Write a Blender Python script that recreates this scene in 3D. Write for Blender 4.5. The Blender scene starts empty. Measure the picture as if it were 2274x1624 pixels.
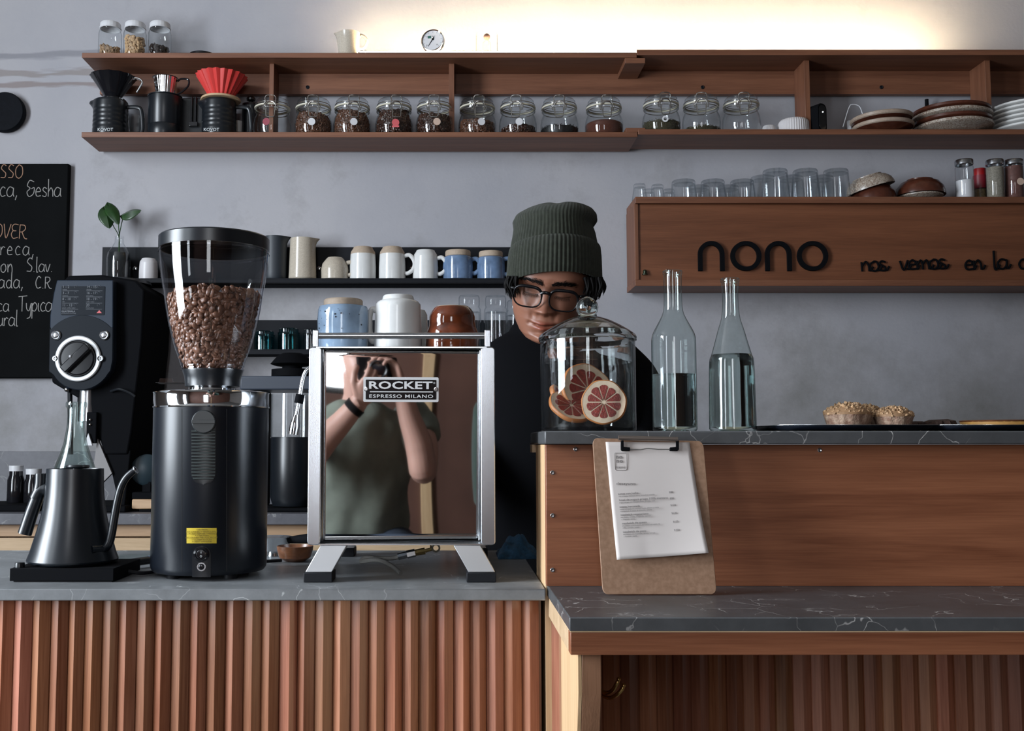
import bpy, bmesh, math, random
import numpy as np
from mathutils import Vector, Matrix, Euler
random.seed(7)
SC = bpy.context.scene
COL = SC.collection
PI = math.pi

# ---------------------------------------------------------------- camera
F, CX, CY, EYE = 2300.0, 1000.0, 812.0, 1.10
PITCH = math.atan(174 / F)
cam_data = bpy.data.cameras.new('camera')
cam_data.sensor_width = 36.0
cam_data.lens = F / 2274 * 36.0
cam_data.shift_x = (1137 - CX) / 2274
cam_data.clip_start = 0.01
cam = bpy.data.objects.new('camera', cam_data)
COL.objects.link(cam)
cam.location = (0, 0, EYE)
cam.rotation_euler = (PI / 2 + PITCH, 0, 0)
SC.camera = cam

def P(px, py, Y):
    """world point (x, z) seen at a photo pixel, at distance Y"""
    u, v = (px - CX) / F, (CY - py) / F
    c, s = math.cos(PITCH), math.sin(PITCH)
    k = Y / (c - v * s)
    return u * k, EYE + (s + v * c) * k
def W(px, py, Y):
    x, z = P(px, py, Y)
    return Vector((x, Y, z))
def S(Y):
    return Y / F

# ---------------------------------------------------------------- world, lights, exposure
wd = bpy.data.worlds.new('world'); SC.world = wd; wd.use_nodes = True
wd.node_tree.nodes['Background'].inputs[0].default_value = (0.75, 0.85, 1.0, 1)
wd.node_tree.nodes['Background'].inputs[1].default_value = 0.6
SC.view_settings.view_transform = 'Standard'
SC.view_settings.look = 'None'
SC.view_settings.gamma = 1.0
SC.view_settings.exposure = -0.05
SC.cycles.use_denoising = True
SC.cycles.max_bounces = 14
SC.cycles.transmission_bounces = 12
SC.cycles.transparent_max_bounces = 40
SC.cycles.diffuse_bounces = 3
SC.cycles.sample_clamp_indirect = 4.0
SC.cycles.blur_glossy = 0.6

def area(name, loc, target, sx, sy, energy, color, spread=PI):
    l = bpy.data.lights.new(name, 'AREA'); l.shape = 'RECTANGLE'
    l.size, l.size_y, l.energy, l.color, l.spread = sx, sy, energy, color, spread
    o = bpy.data.objects.new(name, l); COL.objects.link(o); o.location = loc
    d = Vector(target) - Vector(loc)
    o.rotation_euler = d.to_track_quat('-Z', 'Y').to_euler()
    return o
# daylight through the shop window in the left wall, and through the door glass behind the photographer
area('daylight_left_window', (-2.80, 0.72, 1.86), (0, 0.72, 1.80), 1.15, 2.1, 235, (0.84, 0.92, 1.0))
area('daylight_left_rear_window', (-2.80, -1.18, 1.86), (0, -1.18, 1.80), 0.60, 2.1, 40, (0.84, 0.92, 1.0))
area('daylight_rear_window', (-0.27, -2.28, 1.76), (-0.27, 0, 1.76), 0.56, 1.9, 27, (0.93, 0.96, 1.0))

# ---------------------------------------------------------------- mesh builder
ORG = {}
def sharpen(me, ang=35):
    bm = bmesh.new(); bm.from_mesh(me)
    lim = math.radians(ang)
    for f in bm.faces: f.smooth = True
    for e in bm.edges:
        if len(e.link_faces) == 2 and e.calc_face_angle(0) > lim: e.smooth = False
    bm.to_mesh(me); bm.free()

class MB:
    def __init__(self):
        self.v, self.f, self.c, self.cur = [], [], [], None
    def add(self, vs, fs, col=None):
        n = len(self.v)
        self.v += [tuple(p) for p in vs]
        self.f += [tuple(i + n for i in f) for f in fs]
        self.c += [col or self.cur] * len(fs)
        return self
    def box(self, x0, x1, y0, y1, z0, z1, M=None, col=None):
        vs = [Vector((x, y, z)) for x in (x0, x1) for y in (y0, y1) for z in (z0, z1)]
        if M is not None: vs = [M @ p for p in vs]
        return self.add(vs, [(0, 1, 3, 2), (4, 6, 7, 5), (0, 4, 5, 1), (2, 3, 7, 6), (0, 2, 6, 4), (1, 5, 7, 3)], col)
    def lathe(self, cx, cy, prof, seg=40, M=None, squash=1.0, a0=0.0, col=None, rib=None):
        """prof: list of (r, z) from bottom up; r=0 closes"""
        vs, fs, rows = [], [], []
        for r, z in prof:
            if r <= 1e-7:
                rows.append([len(vs)]); vs.append(Vector((cx, cy, z)))
            else:
                row = []
                for i in range(seg):
                    a = a0 + 2 * PI * i / seg
                    rr = r * (1 + (rib(a, z) if rib else 0))
                    row.append(len(vs)); vs.append(Vector((cx + rr * math.cos(a), cy + squash * rr * math.sin(a), z)))
                rows.append(row)
        for A, B in zip(rows, rows[1:]):
            if len(A) == 1 and len(B) == 1: continue
            for i in range(seg):
                j = (i + 1) % seg
                if len(A) == 1: fs.append((A[0], B[j], B[i]))
                elif len(B) == 1: fs.append((A[i], A[j], B[0]))
                else: fs.append((A[i], A[j], B[j], B[i]))
        if M is not None: vs = [M @ p for p in vs]
        return self.add(vs, fs, col)
    def tube(self, pts, r, seg=10, closed=False, cap=True, flat=1.0, col=None, up=None):
        pts = [Vector(p) for p in pts]; n = len(pts)
        if n < 2: return self
        rs = r if isinstance(r, (list, tuple)) else [r] * n
        tan = []
        for i in range(n):
            a = pts[(i - 1) % n] if (closed or i > 0) else pts[i]
            b = pts[(i + 1) % n] if (closed or i < n - 1) else pts[i]
            t = b - a
            tan.append(t.normalized() if t.length > 1e-9 else Vector((0, 0, 1)))
        up = Vector(up) if up is not None else (Vector((0, 0, 1)) if abs(tan[0].z) < .9 else Vector((0, 1, 0)))
        nrm = (up - tan[0] * up.dot(tan[0])).normalized()
        vs, fs = [], []
        for i in range(n):
            if i > 0:
                nrm = nrm - tan[i] * nrm.dot(tan[i])
                nrm = nrm.normalized() if nrm.length > 1e-6 else tan[i].orthogonal().normalized()
            bi = tan[i].cross(nrm)
            for k in range(seg):
                a = 2 * PI * k / seg
                vs.append(pts[i] + nrm * (math.cos(a) * rs[i] * flat) + bi * (math.sin(a) * rs[i]))
        m = n if closed else n - 1
        for i in range(m):
            for k in range(seg):
                a, b = i * seg + k, i * seg + (k + 1) % seg
                c, d = ((i + 1) % n) * seg + (k + 1) % seg, ((i + 1) % n) * seg + k
                fs.append((a, b, c, d))
        if cap and not closed:
            fs.append(tuple(range(seg))[::-1]); fs.append(tuple((n - 1) * seg + k for k in range(seg)))
        return self.add(vs, fs, col)
    def prism(self, outline, y0, y1, M=None, col=None):
        """outline [(x,z)] extruded along y"""
        n = len(outline)
        vs = [Vector((x, y0, z)) for x, z in outline] + [Vector((x, y1, z)) for x, z in outline]
        if M is not None: vs = [M @ p for p in vs]
        fs = [tuple(range(n)), tuple(range(2 * n - 1, n - 1, -1))]
        fs += [(i, i + n, (i + 1) % n + n, (i + 1) % n) for i in range(n)]
        return self.add(vs, fs, col)
    def grid(self, fn, nu, nv, wrap_u=False, col=None):
        vs = [fn(i / (nu - (0 if wrap_u else 1)), j / (nv - 1)) for j in range(nv) for i in range(nu)]
        fs = []
        for j in range(nv - 1):
            for i in range(nu if wrap_u else nu - 1):
                k = (i + 1) % nu
                fs.append((j * nu + i, j * nu + k, (j + 1) * nu + k, (j + 1) * nu + i))
        return self.add(vs, fs, col)
    def ball(self, c, r, seg=16, rings=10, sc=(1, 1, 1), M=None, col=None):
        prof = [(math.cos(-PI / 2 + PI * i / rings) * r, math.sin(-PI / 2 + PI * i / rings) * r) for i in range(rings + 1)]
        prof[0] = (0, -r); prof[-1] = (0, r)
        T = Matrix.Translation(Vector(c)) @ (M if M is not None else Matrix.Identity(4)) @ Matrix.Diagonal((sc[0], sc[1], sc[2], 1))
        return self.lathe(0, 0, prof, seg, M=T, col=col)
    def loft(self, rings, cap=True, col=None):
        n = len(rings[0]); vs = [p for r in rings for p in r]; fs = []
        for i in range(len(rings) - 1):
            for k in range(n):
                fs.append((i * n + k, i * n + (k + 1) % n, (i + 1) * n + (k + 1) % n, (i + 1) * n + k))
        if cap:
            fs.append(tuple(range(n))[::-1]); fs.append(tuple((len(rings) - 1) * n + k for k in range(n)))
        return self.add(vs, fs, col)
    def build(self, name, mat, parent=None, loc=None, bevel=0, seg=2, ang=35, subsurf=0, flip=False):
        org = ORG[parent.name] if parent is not None else Vector(loc if loc is not None else (0, 0, 0))
        me = bpy.data.meshes.new(name)
        me.from_pydata([(p[0] - org[0], p[1] - org[1], p[2] - org[2]) for p in self.v], [], self.f)
        if any(c is not None for c in self.c):
            at = me.color_attributes.new('tone', 'FLOAT_COLOR', 'CORNER')
            buf = []
            for poly, c in zip(me.polygons, self.c):
                c = c or (1, 1, 1)
                buf += [c[0], c[1], c[2], 1.0] * poly.loop_total
            at.data.foreach_set('color', buf)
        bm = bmesh.new(); bm.from_mesh(me)
        bmesh.ops.recalc_face_normals(bm, faces=bm.faces)
        bm.to_mesh(me); bm.free()
        sharpen(me, ang)
        o = bpy.data.objects.new(name, me); COL.objects.link(o)
        if mat is not None: me.materials.append(mat)
        if parent is not None: o.parent = parent
        else: o.location = org
        ORG[o.name] = org
        if bevel:
            b = o.modifiers.new('bevel', 'BEVEL'); b.width = bevel; b.segments = seg; b.limit_method = 'ANGLE'; b.angle_limit = math.radians(40); b.harden_normals = False
        if subsurf:
            b = o.modifiers.new('sub', 'SUBSURF'); b.levels = b.render_levels = subsurf
        return o

def thing(name, label, cat, loc, group=None):
    o = bpy.data.objects.new(name, None); COL.objects.link(o); o.location = loc
    o.empty_display_size = .02
    ORG[o.name] = Vector(loc)
    return tag(o, label, cat, group)
def tag(o, label, cat, group=None, kind=None):
    o['label'] = label; o['category'] = cat
    if group: o['group'] = group
    if kind: o['kind'] = kind
    return o
def struct(o, label=None):
    o['kind'] = 'structure'
    if label: o['label'] = label
    return o
def plabel(o, l): o['label'] = l; return o
def copy_tree(o, parent=None, loc=None, label=None, rz=None):
    c = o.copy(); COL.objects.link(c)
    if parent is not None: c.parent = parent
    if loc is not None: c.location = loc
    if rz is not None: c.rotation_euler = (0, 0, rz)
    if label: c['label'] = label
    ORG[c.name] = Vector(c.location) if parent is None else ORG[parent.name]
    for ch in [x for x in bpy.data.objects if x.parent == o]: copy_tree(ch, c)
    return c

def smooth_path(pts, n=6, closed=False):
    """Catmull-Rom"""
    pts = [Vector(p) for p in pts]; out = []; m = len(pts)
    rng = range(m if closed else m - 1)
    for i in rng:
        p0 = pts[(i - 1) % m] if (closed or i > 0) else pts[0] * 2 - pts[1]
        p1, p2 = pts[i], pts[(i + 1) % m]
        p3 = pts[(i + 2) % m] if (closed or i + 2 < m) else pts[-1] * 2 - pts[-2]
        for k in range(n):
            t = k / n
            out.append(.5 * ((2 * p1) + (p2 - p0) * t + (2 * p0 - 5 * p1 + 4 * p2 - p3) * t * t + (3 * p1 - p0 - 3 * p2 + p3) * t ** 3))
    if not closed: out.append(pts[-1])
    return out
def rrect(cx, cz, w, h, r, n=5):
    out = []
    for sx, sz, a0 in ((1, 1, 0), (-1, 1, 90), (-1, -1, 180), (1, -1, 270)):
        for k in range(n + 1):
            a = math.radians(a0 + 90 * k / n)
            out.append((cx + sx * (w / 2 - r) + r * math.cos(a), cz + sz * (h / 2 - r) + r * math.sin(a)))
    return out
def lp(cxp, Y, pts, X=None):
    """pixel profile [(r_px, py)] bottom up -> [(r, z)] at distance Y"""
    return [(r * S(Y), P(cxp, py, Y)[1]) for r, py in pts]

# ---------------------------------------------------------------- text
def text_mesh(mb, body, size, M, depth=0.0005, align='LEFT', sx=1.0, offset=0.0, space=1.0):
    """adds printed text to a builder; M maps text plane (x right, y up) to the world"""
    cu = bpy.data.curves.new('t', 'FONT'); cu.body = body; cu.size = size; cu.align_x = align
    cu.extrude = depth; cu.offset = offset; cu.resolution_u = 3; cu.space_character = space
    o = bpy.data.objects.new('t', cu); COL.objects.link(o)
    dg = bpy.context.evaluated_depsgraph_get()
    me = bpy.data.meshes.new_from_object(o.evaluated_get(dg))
    vs = [M @ Vector((p.co.x * sx, p.co.y, p.co.z)) for p in me.vertices]
    mb.add(vs, [tuple(p.vertices) for p in me.polygons])
    bpy.data.objects.remove(o); bpy.data.curves.remove(cu); bpy.data.meshes.remove(me)
def face_M(x, y, z, rot=0.0):
    """text plane facing the camera side (-Y)"""
    return Matrix.Translation((x, y, z)) @ Matrix.Rotation(rot, 4, 'Y') @ Matrix.Rotation(PI / 2, 4, 'X')

STROKES = {  # handwriting, unit x-height 1; (advance, strokes)
 'a': (.95, [[(.75, .85), (.35, 1), (.05, .6), (.1, .15), (.4, 0), (.7, .3), (.78, .9), (.75, .3), (.85, 0)]]),
 'b': (.85, [[(.1, 1.9), (.1, .1)], [(.1, .6), (.4, 1), (.72, .6), (.5, .05), (.1, .1)]]),
 'c': (.8, [[(.65, .85), (.35, 1), (.08, .55), (.25, .05), (.68, .12)]]),
 'd': (.95, [[(.7, .8), (.35, .95), (.06, .5), (.3, 0), (.68, .3), (.75, 1.9), (.75, .2), (.9, 0)]]),
 'e': (.85, [[(.1, .5), (.65, .6), (.4, 1), (.1, .6), (.2, .08), (.7, .1)]]),
 'h': (.85, [[(.1, 1.9), (.1, 0)], [(.1, .5), (.4, .95), (.62, .6), (.65, 0)]]),
 'i': (.4, [[(.15, .95), (.15, .2), (.3, 0)]]),
 'l': (.45, [[(.15, 1.9), (.15, .1), (.35, 0)]]),
 'm': (1.25, [[(.05, .9), (.1, 0)], [(.1, .5), (.35, .95), (.5, .5), (.5, 0)], [(.5, .5), (.8, .95), (.95, .5), (1.0, 0)]]),
 'n': (.85, [[(.08, .95), (.1, 0)], [(.1, .5), (.4, .98), (.62, .6), (.65, 0)]]),
 'o': (.85, [[(.4, 1), (.08, .7), (.12, .15), (.45, 0), (.72, .4), (.6, .9), (.35, 1)]]),
 'p': (.85, [[(.1, .95), (.1, -.8)], [(.1, .6), (.4, 1), (.7, .6), (.45, .05), (.12, .15)]]),
 'r': (.7, [[(.1, .95), (.1, 0)], [(.1, .55), (.35, .95), (.6, .85)]]),
 's': (.75, [[(.6, .85), (.3, 1), (.15, .7), (.55, .35), (.45, .02), (.08, .1)]]),
 't': (.6, [[(.25, 1.6), (.25, .1), (.5, 0)], [(.02, 1.0), (.5, 1.05)]]),
 'u': (.85, [[(.08, .95), (.12, .2), (.4, 0), (.65, .3), (.68, .95), (.68, .2), (.8, 0)]]),
 'v': (.8, [[(.05, .95), (.32, 0), (.68, 1.0)]]),
 'y': (.85, [[(.08, .95), (.15, .3), (.45, .1), (.68, .9)], [(.7, .95), (.62, -.5), (.2, -.8)]]),
 'C': (1.1, [[(.9, 1.5), (.5, 1.75), (.1, .9), (.35, .08), (.95, .2)]]),
 'E': (1.1, [[(.95, 1.65), (.4, 1.7), (.12, 1.35), (.3, .95), (.7, .92)], [(.3, .95), (.08, .5), (.35, .02), (.95, .15)]]),
 'G': (1.15, [[(.9, 1.6), (.4, 1.75), (.12, 1.2), (.45, .9), (.1, .5), (.35, .02), (.85, .3), (.95, .95), (.6, .85)]]),
 'O': (1.25, [[(.55, 1.75), (.12, 1.2), (.15, .3), (.6, 0), (1.05, .5), (1.0, 1.4), (.55, 1.75)]]),
 'R': (1.2, [[(.12, 1.7), (.12, 0)], [(.1, 1.65), (.7, 1.6), (.85, 1.2), (.5, .85), (.15, .8)], [(.4, .85), (.8, .1), (1.15, 0)]]),
 'S': (1.0, [[(.85, 1.6), (.45, 1.75), (.15, 1.3), (.45, .95), (.8, .6), (.65, .1), (.1, .1)]]),
 'V': (1.1, [[(.08, 1.7), (.45, 0), (1.0, 1.7)]]),
 'T': (1.1, [[(.02, 1.65), (1.1, 1.75)], [(.5, 1.7), (.5, 0)]]),
 '9': (1.0, [[(.8, 1.2), (.45, .75), (.12, 1.2), (.4, 1.7), (.78, 1.5), (.75, .5), (.5, .0), (.1, .15)]]),
 '.': (.4, [[(.12, .02), (.2, .05)]]),
 ',': (.45, [[(.2, .12), (.05, -.35)]]),
 ' ': (.6, []),
}
def handwrite(mb, body, M, h, r, space=1.0, flat=.35, n=5, link=False):
    """strokes of text; M maps (x right, z up) local (y=0) to the world; h = x-height"""
    x = 0.0
    for ch in body:
        adv, st = STROKES[ch]
        for s in st:
            pts = [Vector(((x + a), 0, b)) * h for a, b in s]
            pts = smooth_path(pts, n) if len(pts) > 2 else pts
            mb.tube([M @ p for p in pts], r, 6, flat=flat, up=M.to_3x3() @ Vector((0, 1, 0)))
        if link and st and ch not in '., ':
            pts = smooth_path([Vector((x + adv - .25, 0, .1)) * h, Vector((x + adv - .05, 0, .08)) * h, Vector((x + adv + .12, 0, .45)) * h], 3)
            mb.tube([M @ p for p in pts], r, 6, flat=flat, up=M.to_3x3() @ Vector((0, 1, 0)))
        x += adv * space
    return x * h

# ---------------------------------------------------------------- materials
def lin(c):
    return tuple(((v / 255) / 12.92 if v / 255 <= .04045 else ((v / 255 + .055) / 1.055) ** 2.4) for v in c)
def newmat(name):
    m = bpy.data.materials.new(name); m.use_nodes = True
    nt = m.node_tree; b = nt.nodes['Principled BSDF']
    return m, nt, b
def N(nt, typ, **kw):
    n = nt.nodes.new(typ)
    for k, v in kw.items():
        if k in n.inputs: n.inputs[k].default_value = v
        else: setattr(n, k, v)
    return n
def mat(name, col, rough=.5, metal=0.0, spec=.5, noise=0.0, nscale=30, bump=0.0, bscale=200, coat=0.0, tone=False, alt=None, aniso=0, sheen=0):
    """plain or noise-mottled surface"""
    m, nt, b = newmat(name)
    b.inputs['Roughness'].default_value = rough; b.inputs['Metallic'].default_value = metal
    b.inputs['Specular IOR Level'].default_value = spec
    b.inputs['Coat Weight'].default_value = coat; b.inputs['Coat Roughness'].default_value = .08
    if sheen: b.inputs['Sheen Weight'].default_value = sheen
    tc = N(nt, 'ShaderNodeTexCoord')
    base = N(nt, 'ShaderNodeRGB'); base.outputs[0].default_value = (*col, 1); out = base.outputs[0]
    if noise or alt:
        t = N(nt, 'ShaderNodeTexNoise', Scale=nscale, Detail=6.0)
        nt.links.new(tc.outputs['Object'], t.inputs['Vector'])
        r = N(nt, 'ShaderNodeValToRGB')
        a = alt or tuple(max(0, c * (1 - noise)) for c in col)
        r.color_ramp.elements[0].position = .35; r.color_ramp.elements[0].color = (*a, 1)
        r.color_ramp.elements[1].position = .68; r.color_ramp.elements[1].color = (*col, 1)
        nt.links.new(t.outputs['Fac'], r.inputs['Fac']); out = r.outputs['Color']
    if tone:
        v = N(nt, 'ShaderNodeVertexColor'); v.layer_name = 'tone'
        mx = N(nt, 'ShaderNodeMixRGB', blend_type='MULTIPLY'); mx.inputs['Fac'].default_value = 1
        nt.links.new(out, mx.inputs['Color1']); nt.links.new(v.outputs['Color'], mx.inputs['Color2']); out = mx.outputs['Color']
    nt.links.new(out, b.inputs['Base Color'])
    if bump:
        t = N(nt, 'ShaderNodeTexNoise', Scale=bscale, Detail=4.0)
        nt.links.new(tc.outputs['Object'], t.inputs['Vector'])
        bp = N(nt, 'ShaderNodeBump', Strength=bump, Distance=.002)
        nt.links.new(t.outputs['Fac'], bp.inputs['Height']); nt.links.new(bp.outputs['Normal'], b.inputs['Normal'])
    return m
def wood(name, c1, c2, axis='X', scale=1.0, rough=.5, tone=False, coat=0.0, fine=1.0):
    """grain running along an axis"""
    m, nt, b = newmat(name)
    tc = N(nt, 'ShaderNodeTexCoord')
    mp = N(nt, 'ShaderNodeMapping')
    s = {'X': (1.2, 26, 26), 'Y': (26, 1.2, 26), 'Z': (26, 26, 1.2)}[axis]
    mp.inputs['Scale'].default_value = tuple(q * scale for q in s)
    nt.links.new(tc.outputs['Object'], mp.inputs['Vector'])
    t1 = N(nt, 'ShaderNodeTexNoise', Scale=1.0, Detail=8.0, Roughness=.65, Distortion=.8)
    nt.links.new(mp.outputs['Vector'], t1.inputs['Vector'])
    mp2 = N(nt, 'ShaderNodeMapping')
    s2 = {'X': (14, 500, 500), 'Y': (500, 14, 500), 'Z': (500, 500, 14)}[axis]
    mp2.inputs['Scale'].default_value = tuple(q * scale * fine for q in s2)
    nt.links.new(tc.outputs['Object'], mp2.inputs['Vector'])
    t2 = N(nt, 'ShaderNodeTexNoise', Scale=1.0, Detail=3.0)
    nt.links.new(mp2.outputs['Vector'], t2.inputs['Vector'])
    add = N(nt, 'ShaderNodeMath', operation='MULTIPLY_ADD'); add.inputs[1].default_value = .35
    nt.links.new(t2.outputs['Fac'], add.inputs[0]); nt.links.new(t1.outputs['Fac'], add.inputs[2])
    r = N(nt, 'ShaderNodeValToRGB')
    r.color_ramp.elements[0].position = .48; r.color_ramp.elements[0].color = (*c1, 1)
    r.color_ramp.elements[1].position = .86; r.color_ramp.elements[1].color = (*c2, 1)
    nt.links.new(add.outputs[0], r.inputs['Fac']); out = r.outputs['Color']
    if tone:
        v = N(nt, 'ShaderNodeVertexColor'); v.layer_name = 'tone'
        mx = N(nt, 'ShaderNodeMixRGB', blend_type='MULTIPLY'); mx.inputs['Fac'].default_value = 1
        nt.links.new(out, mx.inputs['Color1']); nt.links.new(v.outputs['Color'], mx.inputs['Color2']); out = mx.outputs['Color']
    nt.links.new(out, b.inputs['Base Color'])
    b.inputs['Roughness'].default_value = rough; b.inputs['Coat Weight'].default_value = coat; b.inputs['Coat Roughness'].default_value = .2
    bp = N(nt, 'ShaderNodeBump', Strength=.15, Distance=.001)
    nt.links.new(t2.outputs['Fac'], bp.inputs['Height']); nt.links.new(bp.outputs['Normal'], b.inputs['Normal'])
    return m
def stone(name, base, vein, rough=.35, dens=1.0, spec=.5):
    """dark marble with thin pale veins"""
    m, nt, b = newmat(name)
    tc = N(nt, 'ShaderNodeTexCoord')
    nz = N(nt, 'ShaderNodeTexNoise', Scale=6.0, Detail=5.0)
    nt.links.new(tc.outputs['Object'], nz.inputs['Vector'])
    mixv = N(nt, 'ShaderNodeMixRGB', blend_type='ADD'); mixv.inputs['Fac'].default_value = .25
    nt.links.new(tc.outputs['Object'], mixv.inputs['Color1']); nt.links.new(nz.outputs['Color'], mixv.inputs['Color2'])
    vo = N(nt, 'ShaderNodeTexVoronoi', feature='DISTANCE_TO_EDGE', Scale=6.5 * dens)
    nt.links.new(mixv.outputs['Color'], vo.inputs['Vector'])
    r = N(nt, 'ShaderNodeValToRGB')
    r.color_ramp.elements[0].position = 0.0; r.color_ramp.elements[0].color = (1, 1, 1, 1)
    r.color_ramp.elements[1].position = .012; r.color_ramp.elements[1].color = (0, 0, 0, 1)
    nt.links.new(vo.outputs['Distance'], r.inputs['Fac'])
    n3 = N(nt, 'ShaderNodeTexNoise', Scale=9.0, Detail=2.0)
    nt.links.new(tc.outputs['Object'], n3.inputs['Vector'])
    r3 = N(nt, 'ShaderNodeValToRGB'); r3.color_ramp.elements[0].position = .46; r3.color_ramp.elements[1].position = .62
    nt.links.new(n3.outputs['Fac'], r3.inputs['Fac'])
    mu = N(nt, 'ShaderNodeMath', operation='MULTIPLY')
    nt.links.new(r.outputs['Color'], mu.inputs[0]); nt.links.new(r3.outputs['Color'], mu.inputs[1])
    n4 = N(nt, 'ShaderNodeTexNoise', Scale=14.0, Detail=8.0, Roughness=.7)
    nt.links.new(tc.outputs['Object'], n4.inputs['Vector'])
    r4 = N(nt, 'ShaderNodeValToRGB')
    r4.color_ramp.elements[0].position = .3; r4.color_ramp.elements[0].color = (*[c * .72 for c in base], 1)
    r4.color_ramp.elements[1].position = .7; r4.color_ramp.elements[1].color = (*[c * 1.2 for c in base], 1)
    nt.links.new(n4.outputs['Fac'], r4.inputs['Fac'])
    mx = N(nt, 'ShaderNodeMixRGB'); nt.links.new(mu.outputs[0], mx.inputs['Fac'])
    nt.links.new(r4.outputs['Color'], mx.inputs['Color1']); mx.inputs['Color2'].default_value = (*vein, 1)
    nt.links.new(mx.outputs['Color'], b.inputs['Base Color'])
    b.inputs['Roughness'].default_value = rough; b.inputs['Specular IOR Level'].default_value = spec
    return m
def thin_glass(name, tint=(.93, .96, .96), edge=(.35, .42, .44), gloss=1.0, rough=.015):
    """thin-walled clear glass: straight-through light, darker where the wall is seen edge-on, mirror-like Fresnel sheen"""
    m = bpy.data.materials.new(name); m.use_nodes = True; nt = m.node_tree; nt.nodes.clear()
    out = N(nt, 'ShaderNodeOutputMaterial')
    lw = N(nt, 'ShaderNodeLayerWeight', Blend=.5)
    r = N(nt, 'ShaderNodeValToRGB')
    r.color_ramp.elements[0].position = .55; r.color_ramp.elements[0].color = (*tint, 1)
    r.color_ramp.elements[1].position = .97; r.color_ramp.elements[1].color = (*edge, 1)
    nt.links.new(lw.outputs['Facing'], r.inputs['Fac'])
    tr = N(nt, 'ShaderNodeBsdfTransparent'); nt.links.new(r.outputs['Color'], tr.inputs['Color'])
    gl = N(nt, 'ShaderNodeBsdfGlossy', Roughness=rough); gl.inputs['Color'].default_value = (gloss, gloss, gloss, 1)
    pw = N(nt, 'ShaderNodeMath', operation='POWER'); pw.inputs[1].default_value = 4.5
    nt.links.new(lw.outputs['Facing'], pw.inputs[0])
    ma = N(nt, 'ShaderNodeMath', operation='MULTIPLY_ADD'); ma.inputs[1].default_value = .75; ma.inputs[2].default_value = .042
    nt.links.new(pw.outputs[0], ma.inputs[0])
    mx = N(nt, 'ShaderNodeMixShader')
    nt.links.new(ma.outputs[0], mx.inputs['Fac']); nt.links.new(tr.outputs[0], mx.inputs[1]); nt.links.new(gl.outputs[0], mx.inputs[2])
    nt.links.new(mx.outputs[0], out.inputs['Surface'])
    return m
def solid_glass(name, col=(.9, .97, .95), ior=1.45, rough=0.0):
    m, nt, b = newmat(name)
    b.inputs['Base Color'].default_value = (*col, 1); b.inputs['Transmission Weight'].default_value = 1
    b.inputs['Roughness'].default_value = rough; b.inputs['IOR'].default_value = ior
    return m
def emis(name, col, s):
    m = bpy.data.materials.new(name); m.use_nodes = True; nt = m.node_tree; nt.nodes.clear()
    out = N(nt, 'ShaderNodeOutputMaterial'); e = N(nt, 'ShaderNodeEmission', Strength=s); e.inputs['Color'].default_value = (*col, 1)
    nt.links.new(e.outputs[0], out.inputs['Surface']); return m

M_ = {}
M_['shelf_wood'] = wood('shelf_wood', (.115, .042, .021), (.215, .088, .046), 'X', rough=.5)
M_['shelf_wood_y'] = wood('shelf_wood_y', (.115, .042, .021), (.215, .088, .046), 'Z', rough=.5)
M_['panel_wood'] = wood('panel_wood', (.150, .046, .019), (.31, .115, .054), 'X', scale=.8, rough=.42)
M_['slat_wood'] = wood('slat_wood', (.20, .064, .027), (.45, .205, .118), 'Z', scale=.9, rough=.34, tone=True, coat=.8)
M_['pine'] = wood('pine', (.52, .33, .17), (.72, .50, .29), 'Z', rough=.55)
M_['bracket_wood'] = wood('bracket_wood', (.24, .12, .065), (.36, .18, .10), 'Z', rough=.5)
M_['oak'] = wood('oak', (.36, .22, .12), (.50, .33, .20), 'X', rough=.55)
M_['birch'] = wood('birch', (.44, .30, .17), (.60, .43, .27), 'X', scale=2, rough=.5)
M_['walnut'] = wood('walnut', (.10, .035, .012), (.22, .085, .035), 'X', scale=3, rough=.35, coat=.3)
M_['counter_stone'] = stone('counter_stone', (.21, .22, .23), (.62, .64, .64), rough=.34, dens=1.7)
M_['bar_stone'] = stone('bar_stone', (.072, .074, .078), (.6, .58, .56), rough=.38, dens=2.3)
M_['back_stone'] = stone('back_stone', (.10, .10, .115), (.3, .3, .3), rough=.5)
M_['black_metal'] = mat('black_metal', (.008, .009, .012), .5, .0, .14)
M_['matte_black'] = mat('matte_black', (.003, .0033, .0045), .8, 0, .08)
M_['satin_black'] = mat('satin_black', (.007, .009, .012), .30, .0, .5)
M_['gloss_black'] = mat('gloss_black', (.008, .008, .010), .12)
M_['rubber'] = mat('rubber', (.007, .008, .011), .6, 0, .25)
M_['steel'] = mat('steel', (.62, .64, .66), .22, 1.0)
M_['brushed'] = mat('brushed', (.50, .52, .55), .24, 1.0, bump=.03, bscale=900)
M_['mirror'] = mat('mirror', (.80, .80, .80), .022, 1.0)
M_['chrome'] = mat('chrome', (.80, .82, .84), .06, 1.0)
M_['wire'] = mat('wire', (.62, .62, .60), .2, 1.0)
M_['brass'] = mat('brass', (.62, .42, .16), .2, 1.0)
M_['white_cer'] = mat('white_cer', (.66, .66, .65), .16, noise=.04, nscale=60)
M_['cream_cer'] = mat('cream_cer', (.50, .44, .36), .2, noise=.18, nscale=300)
M_['raw_clay'] = mat('raw_clay', (.42, .33, .25), .7, noise=.12, nscale=200)
M_['blue_cer'] = mat('blue_cer', (.17, .26, .42), .12, noise=.45, nscale=22)
M_['pale_blue_cer'] = mat('pale_blue_cer', (.36, .48, .64), .12, noise=.35, nscale=28)
M_['brown_cer'] = mat('brown_cer', (.20, .045, .015), .09, noise=.75, nscale=26, coat=.6)
M_['brown_plate'] = mat('brown_plate', (.085, .025, .014), .25, noise=.3, nscale=60)
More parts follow.
